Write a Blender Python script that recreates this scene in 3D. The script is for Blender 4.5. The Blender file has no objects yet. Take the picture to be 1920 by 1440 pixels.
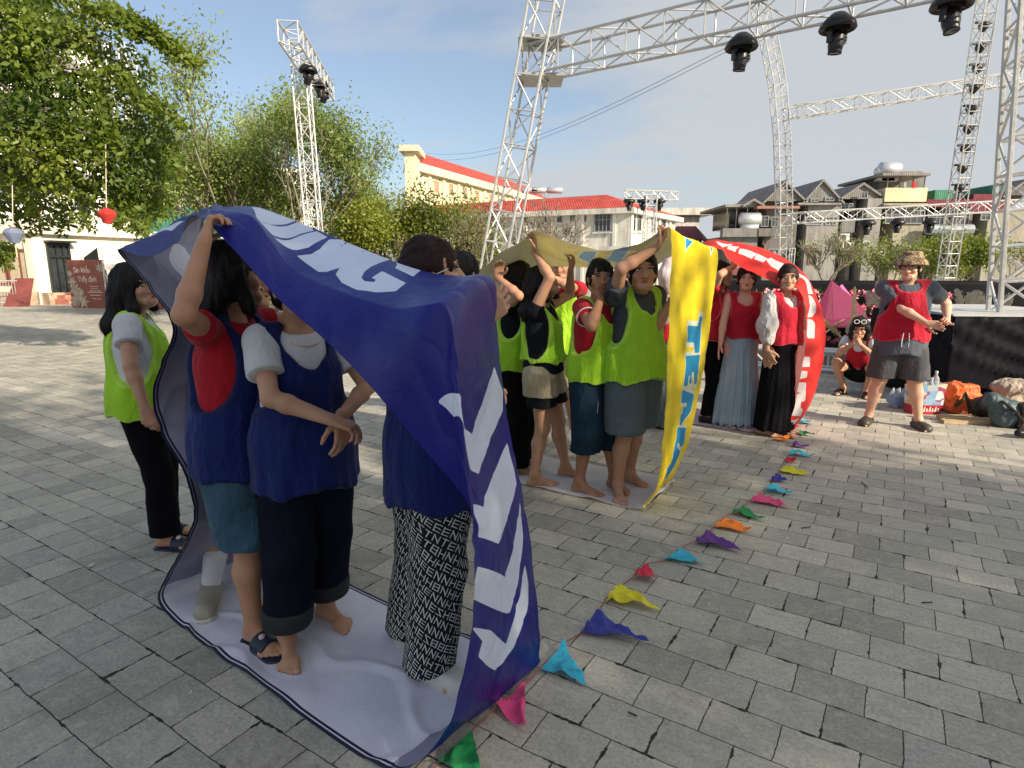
import bpy, math, random
import numpy as np
from mathutils import Vector, Matrix
random.seed(7); np.random.seed(7)
SC = bpy.context.scene
COL = SC.collection
R = math.radians
# ---------------------------------------------------------------- camera
FPX = 1135.0; PIT = math.atan(215/1135.); CH = 1.52
cam = bpy.data.cameras.new('camera'); camo = bpy.data.objects.new('camera', cam); COL.objects.link(camo)
cam.sensor_width = 36; cam.lens = 36*FPX/1920; cam.clip_start = .05; cam.clip_end = 2000
camo.location = (0, 0, CH); camo.rotation_euler = (math.pi/2-PIT, 0, 0)
SC.camera = camo
# ---------------------------------------------------------------- sky, sun, exposure
SUN_EL = 27; SUN_AZ = 129           # degrees; azimuth clockwise from +Y
w = bpy.data.worlds.new('World'); SC.world = w; w.use_nodes = True
nt = w.node_tree; nt.nodes.clear()
def wn(t, **k):
    n = nt.nodes.new(t)
    for a, b in k.items(): setattr(n, a, b)
    return n
sky = wn('ShaderNodeTexSky', sky_type='NISHITA', sun_disc=False, sun_elevation=R(SUN_EL), sun_rotation=R(SUN_AZ), air_density=1.0, dust_density=1.5, ozone_density=1.5)
tc = wn('ShaderNodeTexCoord'); sep = wn('ShaderNodeSeparateXYZ'); nt.links.new(tc.outputs['Generated'], sep.inputs[0])
# clouds on a flat layer: direction / height
mx = wn('ShaderNodeMath', operation='MAXIMUM'); mx.inputs[1].default_value = 0.0; nt.links.new(sep.outputs[2], mx.inputs[0])
ad = wn('ShaderNodeMath', operation='ADD'); ad.inputs[1].default_value = .22; nt.links.new(mx.outputs[0], ad.inputs[0])
dv = wn('ShaderNodeVectorMath', operation='DIVIDE'); cb = wn('ShaderNodeCombineXYZ')
nt.links.new(tc.outputs['Generated'], dv.inputs[0])
for i in range(3): nt.links.new(ad.outputs[0], cb.inputs[i])
nt.links.new(cb.outputs[0], dv.inputs[1])
no = wn('ShaderNodeTexNoise'); no.inputs['Scale'].default_value = 1.25; no.inputs['Detail'].default_value = 8; no.inputs['Roughness'].default_value = .58; no.inputs['Distortion'].default_value = .3
mp = wn('ShaderNodeMapping'); mp.inputs['Scale'].default_value = (.75, 1.3, 1); mp.inputs['Location'].default_value = (4.15, .62, 0); nt.links.new(dv.outputs[0], mp.inputs[0]); nt.links.new(mp.outputs[0], no.inputs['Vector'])
# more cloud to the right (+X), clear blue to the left
gx = wn('ShaderNodeMath', operation='MULTIPLY_ADD'); gx.inputs[1].default_value = .34; nt.links.new(sep.outputs[0], gx.inputs[0]); nt.links.new(no.outputs['Fac'], gx.inputs[2])
rp = wn('ShaderNodeValToRGB'); rp.color_ramp.elements[0].position = .41; rp.color_ramp.elements[1].position = .60; nt.links.new(gx.outputs[0], rp.inputs[0])
mm = wn('ShaderNodeMath', operation='MULTIPLY_ADD'); mm.inputs[1].default_value = .70; mm.inputs[2].default_value = .22; nt.links.new(rp.outputs[0], mm.inputs[0])
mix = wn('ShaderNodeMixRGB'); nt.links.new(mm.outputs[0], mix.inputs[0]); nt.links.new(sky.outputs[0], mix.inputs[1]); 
gy = wn('ShaderNodeMath', operation='MULTIPLY_ADD'); gy.use_clamp = True; gy.inputs[1].default_value = -1.; gy.inputs[2].default_value = .25; nt.links.new(sep.outputs[1], gy.inputs[0])   # cloud brightened behind the camera on the sun's side, added to fill near shade
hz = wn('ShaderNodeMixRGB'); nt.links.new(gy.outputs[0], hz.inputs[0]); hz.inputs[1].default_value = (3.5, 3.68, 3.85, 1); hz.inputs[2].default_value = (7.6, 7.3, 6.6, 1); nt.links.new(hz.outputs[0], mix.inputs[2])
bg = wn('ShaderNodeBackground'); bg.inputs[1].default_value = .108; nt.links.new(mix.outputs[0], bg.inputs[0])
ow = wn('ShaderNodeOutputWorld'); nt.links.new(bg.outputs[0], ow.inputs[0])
sl = bpy.data.lights.new('sun', 'SUN'); so = bpy.data.objects.new('sun', sl); COL.objects.link(so)
sl.energy = 5.0; sl.angle = R(.5); sl.color = (1, .87, .68)
SD = Vector((math.sin(R(SUN_AZ))*math.cos(R(SUN_EL)), math.cos(R(SUN_AZ))*math.cos(R(SUN_EL)), math.sin(R(SUN_EL))))
so.rotation_euler = SD.to_track_quat('Z', 'Y').to_euler(); so.location = SD*60
SC.view_settings.view_transform = 'Standard'; SC.view_settings.look = 'None'; SC.view_settings.exposure = .68; SC.view_settings.gamma = 1
SC.cycles.max_bounces = 7; SC.cycles.transparent_max_bounces = 12
# ---------------------------------------------------------------- where a sight line meets a depth, the ground or a vertical plane
_c, _s = math.cos(PIT), math.sin(PIT)
def ray(px, py):
    x = (px-960)/FPX; z = -(py-720)/FPX
    return Vector((x, _c+z*_s, -_s+z*_c))
def P(px, py, Y):
    r = ray(px, py); t = Y/r.y
    return Vector((r.x*t, Y, CH+r.z*t))
def G(px, py, z=0.):
    r = ray(px, py); t = (z-CH)/r.z
    return Vector((r.x*t, r.y*t, z))
TH = R(122.5); DA = Vector((math.sin(TH), math.cos(TH), 0)); DB = Vector((-DA.y, DA.x, 0))   # paving directions
# ---------------------------------------------------------------- objects
def tag(o, label=None, cat=None, group=None, kind=None):
    for k, v in (('label', label), ('category', cat), ('group', group), ('kind', kind)):
        if v: o[k] = v
    return o
def empty(name, loc, rz=0., label=None, cat=None, group=None):
    o = bpy.data.objects.new(name, None); COL.objects.link(o); o.location = loc; o.rotation_euler = (0, 0, rz); o.empty_display_size = .1
    return tag(o, label, cat, group)
def mkobj(name, me, mats, parent=None, smooth=False):
    if not isinstance(mats, (list, tuple)): mats = [mats]
    for m in mats: me.materials.append(m)
    if smooth: me.polygons.foreach_set('use_smooth', [True]*len(me.polygons))
    o = bpy.data.objects.new(name, me); COL.objects.link(o)
    if parent is not None: o.parent = parent
    return o
def np_mesh(name, V, F, n=4):
    """V (N,3), F (M,n)"""
    me = bpy.data.meshes.new(name); V = np.asarray(V, np.float32); F = np.asarray(F, np.int32)
    me.vertices.add(len(V)); me.vertices.foreach_set('co', V.ravel())
    me.loops.add(F.size); me.loops.foreach_set('vertex_index', F.ravel())
    me.polygons.add(len(F)); me.polygons.foreach_set('loop_start', np.arange(0, F.size, n, dtype=np.int32))
    me.update(calc_edges=True); me.validate()
    return me
def attr(me, name, vals):
    a = me.attributes.new(name, 'FLOAT', 'POINT'); a.data.foreach_set('value', np.asarray(vals, np.float32))
def attrv(me, name, vals):
    a = me.attributes.new(name, 'FLOAT_VECTOR', 'POINT'); a.data.foreach_set('vector', np.asarray(vals, np.float32).ravel())
def copy_tree(o, parent=None):
    c = o.copy(); COL.objects.link(c); c.parent = parent
    for ch in list(o.children): copy_tree(ch, c)
    return c
class MB:
    """collects boxes, tubes and polygons into one mesh"""
    def __init__(s): s.v = []; s.f = []; s.m = []
    def face(s, pts, mi=0):
        b = len(s.v); s.v += [tuple(p) for p in pts]; s.f.append(list(range(b, b+len(pts)))); s.m.append(mi)
    def hexa(s, p, mi=0):
        b = len(s.v); s.v += [tuple(q) for q in p]
        for f in ((0, 3, 2, 1), (4, 5, 6, 7), (0, 1, 5, 4), (1, 2, 6, 5), (2, 3, 7, 6), (3, 0, 4, 7)):
            s.f.append([b+i for i in f]); s.m.append(mi)
    def box(s, lo, hi, mi=0):
        (a, b, c), (d, e, f) = lo, hi
        s.hexa([(a, b, c), (d, b, c), (d, e, c), (a, e, c), (a, b, f), (d, b, f), (d, e, f), (a, e, f)], mi)
    def obox(s, c, ax, ay, az, mi=0):
        """centre and three half-axis vectors"""
        c, ax, ay, az = map(Vector, (c, ax, ay, az))
        s.hexa([c-ax-ay-az, c+ax-ay-az, c+ax+ay-az, c-ax+ay-az, c-ax-ay+az, c+ax-ay+az, c+ax+ay+az, c-ax+ay+az], mi)
    def tube(s, a, b, r, n=6, r2=None, mi=0, caps=True):
        a, b = Vector(a), Vector(b); d = b-a
        if d.length < 1e-6: return
        d.normalize(); u = d.orthogonal().normalized(); v = d.cross(u); r2 = r if r2 is None else r2
        k = len(s.v)
        for i in range(n):
            t = 2*math.pi*i/n; w_ = u*math.cos(t)+v*math.sin(t)
            s.v.append(tuple(a+w_*r)); s.v.append(tuple(b+w_*r2))
        for i in range(n):
            j = (i+1) % n; s.f.append([k+2*i, k+2*j, k+2*j+1, k+2*i+1]); s.m.append(mi)
        if caps:
            s.f.append([k+2*i for i in range(n)][::-1]); s.m.append(mi); s.f.append([k+2*i+1 for i in range(n)]); s.m.append(mi)
    def path(s, pts, r, n=6, mi=0):
        pts = [Vector(p) for p in pts]; rs = r if isinstance(r, (list, tuple)) else [r]*len(pts)
        k = len(s.v); u = None
        for i, p in enumerate(pts):
            d = (pts[min(i+1, len(pts)-1)]-pts[max(i-1, 0)]).normalized()
            u = d.orthogonal().normalized() if u is None else (u-d*u.dot(d)).normalized()
            v = d.cross(u)
            for j in range(n):
                t = 2*math.pi*j/n; s.v.append(tuple(p+(u*math.cos(t)+v*math.sin(t))*rs[i]))
        for i in range(len(pts)-1):
            for j in range(n):
                q = (j+1) % n; s.f.append([k+i*n+j, k+i*n+q, k+(i+1)*n+q, k+(i+1)*n+j]); s.m.append(mi)
        s.f.append([k+j for j in range(n)][::-1]); s.m.append(mi); s.f.append([k+(len(pts)-1)*n+j for j in range(n)]); s.m.append(mi)
    def lathe(s, prof, c=(0, 0, 0), n=16, mi=0, M=None):
        c = Vector(c); k = len(s.v)
        for r, z in prof:
            for j in range(n):
                t = 2*math.pi*j/n; p = Vector((r*math.cos(t), r*math.sin(t), z)); p = M @ p if M else p
                s.v.append(tuple(c+p))
        for i in range(len(prof)-1):
            for j in range(n):
                q = (j+1) % n; s.f.append([k+i*n+j, k+i*n+q, k+(i+1)*n+q, k+(i+1)*n+j]); s.m.append(mi)
    def build(s, name, mats, parent=None, smooth=False):
        me = bpy.data.meshes.new(name); me.from_pydata(s.v, [], s.f)
        if any(s.m): me.polygons.foreach_set('material_index', s.m)
        me.update(); o = mkobj(name, me, mats, parent, smooth)
        if parent is not None:      # meshes are built in world space; keep them there
            o.matrix_parent_inverse = Matrix.LocRotScale(parent.location, parent.rotation_euler, None).inverted()
        return o
# ---------------------------------------------------------------- noise
_tab = np.random.RandomState(3).rand(65536).astype(np.float32)
def vnoise(p, seed=0):
    i = np.floor(p).astype(np.int64); f = (p-i).astype(np.float32); f = f*f*(3-2*f); out = 0
    for dx in (0, 1):
        for dy in (0, 1):
            for dz in (0, 1):
                h = ((i[:, 0]+dx)*73856093) ^ ((i[:, 1]+dy)*19349663) ^ ((i[:, 2]+dz)*83492791+seed*2654435)
                wt = (f[:, 0] if dx else 1-f[:, 0])*(f[:, 1] if dy else 1-f[:, 1])*(f[:, 2] if dz else 1-f[:, 2])
                out = out+wt*_tab[(h ^ (h >> 15)) & 65535]
    return out*2-1
# ---------------------------------------------------------------- distance-field modelling (smooth unions meshed with surface nets)
def V3(*a): return np.array(a[0] if len(a) == 1 else a, float)
class Field:
    def __init__(s, h): s.h = h; s.ops = []; s.lo = V3(9, 9, 9); s.hi = V3(-9, -9, -9)
    def _op(s, kind, lo, hi, fn, k):
        if kind == 'add': s.lo = np.minimum(s.lo, lo); s.hi = np.maximum(s.hi, hi)
        s.ops.append((kind, lo, hi, fn, k)); return s
    def cone(s, a, b, ra, rb=None, k=.02, kind='add', flat=None):
        a, b = V3(a), V3(b); rb = ra if rb is None else rb; r = max(ra, rb)
        lo, hi = np.minimum(a, b)-r, np.maximum(a, b)+r
        if flat:
            n = V3(flat[0]); n = n/np.linalg.norm(n); g = 1/flat[1]-1
        def fn(X, Y, Z):
            px, py, pz = X-a[0], Y-a[1], Z-a[2]; d = b-a
            if flat:
                q = (px*n[0]+py*n[1]+pz*n[2])*g; px = px+q*n[0]; py = py+q*n[1]; pz = pz+q*n[2]; d = d+g*d.dot(n)*n
            L = max(d.dot(d), 1e-12); t = np.clip((px*d[0]+py*d[1]+pz*d[2])/L, 0, 1)
            return np.sqrt((px-t*d[0])**2+(py-t*d[1])**2+(pz-t*d[2])**2)-(ra+(rb-ra)*t)
        return s._op(kind, lo, hi, fn, k)
    def ell(s, c, r, M=None, k=.02, kind='add'):
        c, r = V3(c), V3(r); M = np.eye(3) if M is None else np.array(M); e = np.abs(M) @ r
        def fn(X, Y, Z):
            px, py, pz = X-c[0], Y-c[1], Z-c[2]; k0 = 0; k1 = 0
            for i in range(3):
                q = px*M[0, i]+py*M[1, i]+pz*M[2, i]; k0 = k0+(q/r[i])**2; k1 = k1+(q/r[i]**2)**2
            k0 = np.sqrt(k0); return k0*(k0-1)/np.sqrt(k1+1e-9)
        return s._op(kind, c-e, c+e, fn, k)
    def box(s, c, r, rad=.01, M=None, k=.01, kind='add'):
        c, r = V3(c), V3(r); M = np.eye(3) if M is None else np.array(M); e = np.abs(M) @ r
        def fn(X, Y, Z):
            px, py, pz = X-c[0], Y-c[1], Z-c[2]; o = 0; mi = -9.
            for i in range(3):
                q = np.abs(px*M[0, i]+py*M[1, i]+pz*M[2, i])-r[i]+rad; o = o+np.maximum(q, 0)**2; mi = np.maximum(mi, q)
            return np.sqrt(o)+np.minimum(mi, 0)-rad
        return s._op(kind, c-e, c+e, fn, k)
    def half(s, p, n, k=.006):
        """keep the side the normal points away from"""
        p, n = V3(p), V3(n); n = n/np.linalg.norm(n)
        def fn(X, Y, Z): return (X-p[0])*n[0]+(Y-p[1])*n[1]+(Z-p[2])*n[2]
        s.ops.append(('int', None, None, fn, k)); return s
    def custom(s, fn, k=.006): s.ops.append(('int', None, None, fn, k)); return s
    def grid(s):
        h = s.h; lo = s.lo-.03-2*h; n = np.ceil((s.hi+.03+2*h-lo)/h).astype(int)+1
        v = np.full(n, .2, np.float32); ax = [(lo[i]+h*np.arange(n[i])).astype(np.float32) for i in range(3)]
        for kind, a, b, fn, k in s.ops:
            if a is None: i0 = [0]*3; i1 = list(n)
            else:
                m = k+.03; i0 = [max(0, int((a[i]-m-lo[i])/h)) for i in range(3)]; i1 = [min(n[i], int((b[i]+m-lo[i])/h)+2) for i in range(3)]
                if any(i1[i] <= i0[i] for i in range(3)): continue
            sl_ = tuple(slice(i0[i], i1[i]) for i in range(3))
            d = fn(ax[0][sl_[0]][:, None, None], ax[1][sl_[1]][None, :, None], ax[2][sl_[2]][None, None, :]).astype(np.float32)
            o = v[sl_]
            if kind == 'add': v[sl_] = np.minimum(o, d)-np.maximum(k-np.abs(o-d), 0)**2/(4*k)
            else:
                if kind == 'sub': d = -d
                v[sl_] = np.maximum(o, d)+np.maximum(k-np.abs(o-d), 0)**2/(4*k)
        return v, lo
    def mesh(s, name, fold=None, smooth=1):
        v, lo = s.grid(); h = s.h; ins = v < 0; n = v.shape
        c = np.zeros([q-1 for q in n], np.int8)
        offs = [(i, j, k) for i in (0, 1) for j in (0, 1) for k in (0, 1)]
        for i, j, k in offs: c += ins[i:n[0]-1+i, j:n[1]-1+j, k:n[2]-1+k]
        act = (c > 0) & (c < 8); idx = np.argwhere(act); N = len(idx)
        if N == 0: return None
        cid = np.full(act.shape, -1, np.int32); cid[act] = np.arange(N)
        pos = np.zeros((N, 3), np.float64); cnt = np.zeros(N)
        for a in range(3):
            for p in (0, 1):
                for q in (0, 1):
                    o0 = [0, 0, 0]; o1 = [0, 0, 0]; b, e = [x for x in range(3) if x != a]
                    o0[b] = o1[b] = p; o0[e] = o1[e] = q; o1[a] = 1
                    va = v[idx[:, 0]+o0[0], idx[:, 1]+o0[1], idx[:, 2]+o0[2]]; vb = v[idx[:, 0]+o1[0], idx[:, 1]+o1[1], idx[:, 2]+o1[2]]
                    m = (va < 0) != (vb < 0); t = np.where(m, va/np.where(m, va-vb, 1), 0)
                    pt = np.zeros((N, 3)); pt[:, a] = t; pt[:, b] = p; pt[:, e] = q
                    pos[m] += pt[m]; cnt[m] += 1
        pos = lo+h*(idx+pos/cnt[:, None])
        Fs = []
        for a in range(3):
            b, e = (a+1) % 3, (a+2) % 3
            s0 = [slice(None)]*3; s1 = [slice(None)]*3; s0[a] = slice(0, n[a]-1); s1[a] = slice(1, n[a])
            A_, B_ = ins[tuple(s0)], ins[tuple(s1)]; m = A_ != B_; ii = np.argwhere(m)
            ok = (ii[:, b] > 0) & (ii[:, e] > 0) & (ii[:, b] < n[b]-1) & (ii[:, e] < n[e]-1); ii = ii[ok]
            pol = A_[ii[:, 0], ii[:, 1], ii[:, 2]]
            q = []
            for db, de in ((-1, -1), (0, -1), (0, 0), (-1, 0)):
                w_ = ii.copy(); w_[:, b] += db; w_[:, e] += de; q.append(cid[w_[:, 0], w_[:, 1], w_[:, 2]])
            q = np.stack(q, 1); q[~pol] = q[~pol][:, ::-1]; Fs.append(q)
        F = np.concatenate(Fs); F = F[(F >= 0).all(1)]
        for _ in range(smooth):
            acc = np.zeros_like(pos); ct = np.zeros(N)
            for i in range(4):
                a_, b_ = F[:, i], F[:, (i+1) % 4]
                for d in range(3): acc[:, d] += np.bincount(a_, pos[b_, d], N)+np.bincount(b_, pos[a_, d], N)
                ct += np.bincount(a_, minlength=N)+np.bincount(b_, minlength=N)
            pos = pos*.5+.5*acc/np.maximum(ct, 1)[:, None]
        if fold is not None:
            nr = np.zeros_like(pos); fn_ = np.cross(pos[F[:, 2]]-pos[F[:, 0]], pos[F[:, 3]]-pos[F[:, 1]])
            for i in range(4):
                for d in range(3): nr[:, d] += np.bincount(F[:, i], fn_[:, d], N)
            nr /= np.linalg.norm(nr, axis=1)[:, None]+1e-9
            pos = pos+nr*fold(pos)[:, None]
        return np_mesh(name, pos, F)
    def obj(s, name, mat, parent, fold=None, smooth=1):
        me = s.mesh(name, fold, smooth)
        if me is None: return None
        return mkobj(name, me, mat, parent, True)
# ---------------------------------------------------------------- materials
class NT:
    def __init__(s, name):
        s.m = bpy.data.materials.new(name); s.m.use_nodes = True; s.t = s.m.node_tree; s.t.nodes.clear()
        s.out = s.n('ShaderNodeOutputMaterial'); s.p = s.n('ShaderNodeBsdfPrincipled'); s.l(s.p.outputs[0], s.out.inputs[0])
    def n(s, t, **k):
        q = s.t.nodes.new(t)
        for a, b in k.items():
            if a.startswith('i_'): q.inputs[a[2:].replace('_', ' ')].default_value = b
            else: setattr(q, a, b)
        return q
    def l(s, a, b): s.t.links.new(a, b)
    def coord(s, scale=(1, 1, 1), rot=(0, 0, 0), out='Object'):
        c = s.n('ShaderNodeTexCoord'); m = s.n('ShaderNodeMapping'); m.inputs['Scale'].default_value = scale; m.inputs['Rotation'].default_value = rot
        s.l(c.outputs[out], m.inputs[0]); return m.outputs[0]
    def noise(s, vec, scale, detail=3, rough=.55, dist=0):
        q = s.n('ShaderNodeTexNoise'); q.inputs['Scale'].default_value = scale; q.inputs['Detail'].default_value = detail; q.inputs['Roughness'].default_value = rough; q.inputs['Distortion'].default_value = dist
        if vec is not None: s.l(vec, q.inputs['Vector'])
        return q.outputs['Fac']
    def ramp(s, fac, *st):
        q = s.n('ShaderNodeValToRGB'); e = q.color_ramp.elements
        while len(e) < len(st): e.new(.5)
        for i, (p, c) in enumerate(st):
            e[i].position = p; e[i].color = (c, c, c, 1) if isinstance(c, (int, float)) else (*c[:3], 1)
        s.l(fac, q.inputs[0]); return q.outputs[0]
    def mix(s, fac, a, b, bt='MIX'):
        q = s.n('ShaderNodeMixRGB', blend_type=bt)
        for i, x in enumerate((fac, a, b)):
            if isinstance(x, (int, float)): q.inputs[i].default_value = x if i == 0 else (x, x, x, 1)
            elif isinstance(x, tuple): q.inputs[i].default_value = (*x[:3], 1)
            else: s.l(x, q.inputs[i])
        return q.outputs[0]
    def math(s, op, a, b=0., c=None):
        q = s.n('ShaderNodeMath', operation=op)
        for i, x in enumerate((a, b, c)):
            if x is None: continue
            if isinstance(x, (int, float)): q.inputs[i].default_value = x
            else: s.l(x, q.inputs[i])
        return q.outputs[0]
    def bump(s, h, st=.3, d=.01, prev=None):
        q = s.n('ShaderNodeBump'); q.inputs['Strength'].default_value = st; q.inputs['Distance'].default_value = d; s.l(h, q.inputs['Height'])
        if prev is not None: s.l(prev, q.inputs['Normal'])
        return q.outputs[0]
    def col(s, c):
        if isinstance(c, tuple): s.p.inputs['Base Color'].default_value = (*c[:3], 1)
        else: s.l(c, s.p.inputs['Base Color'])
    def nrm(s, b): s.l(b, s.p.inputs['Normal'])
    def rough(s, r, spec=None, metal=None):
        if isinstance(r, (int, float)): s.p.inputs['Roughness'].default_value = r
        else: s.l(r, s.p.inputs['Roughness'])
        if spec is not None: s.p.inputs['Specular IOR Level'].default_value = spec
        if metal is not None: s.p.inputs['Metallic'].default_value = metal
    def attr(s, name, o='Fac'): return s.n('ShaderNodeAttribute', attribute_name=name).outputs[o]
def tint(c, k): return tuple(min(1, x*k) for x in c[:3])
_mc = {}
def paint(name, c, rough=.6, var=.15, scale=3, bump=.1, metal=0, dirt=None, bs=40, spec=.4):
    """a plain surface with mottling, wear and fine relief"""
    key = ('p', name)
    if key in _mc: return _mc[key]
    m = NT(name); v = m.coord(); a = m.noise(v, scale, 5, .6); b = m.noise(v, scale*7, 4, .6)
    col = m.mix(m.ramp(a, (.3, 0.), (.7, 1.)), tint(c, 1-var), tint(c, 1+var))
    if dirt: col = m.mix(m.ramp(b, (.48, 0.), (.68, .75)), col, dirt)
    m.col(col); m.rough(m.ramp(b, (.3, max(0, rough-.08)), (.7, min(1, rough+.1))), spec, metal)
    m.nrm(m.bump(m.noise(v, bs, 4, .6), bump, .01)); _mc[key] = m.m; return m.m
def cloth(name, c, rough=.85, folds=.25, var=.1, sheer=0, weave=900, gloss=.2, rim=None):
    key = ('c', name)
    if key in _mc: return _mc[key]
    m = NT(name); v = m.coord(); a = m.noise(v, 6, 3, .5); cc_ = m.mix(m.ramp(a, (.3, 0.), (.7, 1.)), tint(c, 1-var), tint(c, 1+var))
    if rim: cc_ = m.mix(m.attr('rim'), cc_, rim)
    m.col(cc_); v2 = m.coord((22, 22, 7)); f = m.noise(v2, 1, 3, .5, .8); b1 = m.bump(f, folds, .025)
    r_ = m.math('ABSOLUTE', m.math('SUBTRACT', m.noise(m.coord((9, 9, 6)), 1, 3, .5, 1.2), .5)); b1 = m.bump(m.ramp(r_, (0., 1.), (.12, 0.)), folds*.6, .012, b1)
    wv = m.noise(v, weave, 1, .5); m.nrm(m.bump(wv, .12, .001, b1))
    if max(c[:3]) < .03: gloss = min(gloss, .06)
    m.p.inputs['Sheen Weight'].default_value = .1 if max(c[:3]) > .1 else 0.; m.rough(rough, gloss)
    if sheer:
        t = m.n('ShaderNodeBsdfTranslucent'); t.inputs[0].default_value = (*c[:3], 1); x = m.n('ShaderNodeMixShader'); x.inputs[0].default_value = sheer
        m.l(m.p.outputs[0], x.inputs[1]); m.l(t.outputs[0], x.inputs[2]); m.l(x.outputs[0], m.out.inputs[0])
    _mc[key] = m.m; return m.m
def skinm(name, c):
    key = ('s', name)
    if key in _mc: return _mc[key]
    m = NT(name); v = m.coord(); a = m.noise(v, 9, 4, .6); b = m.noise(v, 55, 3, .6)
    col = m.mix(m.ramp(a, (.3, 0.), (.7, 1.)), (c[0]*.92, c[1]*.82, c[2]*.78), tint(c, 1.08)); col = m.mix(m.ramp(b, (.35, 0.), (.75, .25)), col, (c[0]*.85, c[1]*.6, c[2]*.5))
    m.col(col); m.rough(.5, .35); m.p.inputs['Subsurface Weight'].default_value = .12; m.p.inputs['Subsurface Radius'].default_value = (1, .35, .2); m.p.inputs['Subsurface Scale'].default_value = .012
    m.nrm(m.bump(m.noise(v, 260, 3, .6), .1, .002)); _mc[key] = m.m; return m.m
def hairm(name, c):
    key = ('h', name)
    if key in _mc: return _mc[key]
    m = NT(name); v = m.coord((260, 260, 14)); f = m.noise(v, 1, 3, .6, .6); m.col(m.mix(m.ramp(f, (.35, 0.), (.7, 1.)), tint(c, .4), tint(c, 1.5)))
    m.rough(.5, .22); m.p.inputs['Anisotropic'].default_value = .4; m.nrm(m.bump(f, .6, .006)); _mc[key] = m.m; return m.m
# ---------------------------------------------------------------- people
SKIN = skinm('skin', (.50, .29, .19)); SKIN_D = skinm('skin_deep', (.40, .215, .13)); SKIN_L = skinm('skin_pale', (.62, .40, .29))
HAIR = hairm('black_hair', (.012, .010, .010)); HAIR_R = hairm('dark_red_hair', (.022, .007, .007)); 
EYE = paint('eye_white', (.55, .52, .48), .3, .05); IRIS = paint('iris', (.02, .012, .01), .2, .0); BROW = paint('brow', (.025, .018, .015), .8); LIP = paint('lip', (.38, .10, .08), .45, .1)
def rotz(a): c, s = math.cos(a), math.sin(a); return np.array([[c, -s, 0], [s, c, 0], [0, 0, 1.]])
def rotx(a): c, s = math.cos(a), math.sin(a); return np.array([[1., 0, 0], [0, c, -s], [0, s, c]])
def roty(a): c, s = math.cos(a), math.sin(a); return np.array([[c, 0, s], [0, 1., 0], [-s, 0, c]])
def unit(v): return v/(np.linalg.norm(v)+1e-9)
def ik(a, c, l1, l2, pole):
    """middle joint of a two-bone chain from a to c; returns (mid, end)"""
    d = c-a; L = np.linalg.norm(d); u = d/(L+1e-9); L2 = min(L, (l1+l2)*.999); c = a+u*L2
    x = (l1*l1-l2*l2+L2*L2)/(2*L2); h = math.sqrt(max(l1*l1-x*x, 1e-8)); p = pole-u*pole.dot(u); p = unit(p)
    return a+u*x+p*h, c
def fold_fn(amp, sc=(9, 9, 5), seed=0, zlo=None):
    def f(p):
        q = p*np.array(sc); q[:, 2] += .6*vnoise(p*4, seed+5)*sc[2]*.3
        r = 1-np.abs(vnoise(q, seed))*2; return amp*(r*.7+.5*vnoise(q*2.1, seed+1))
    return f
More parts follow.
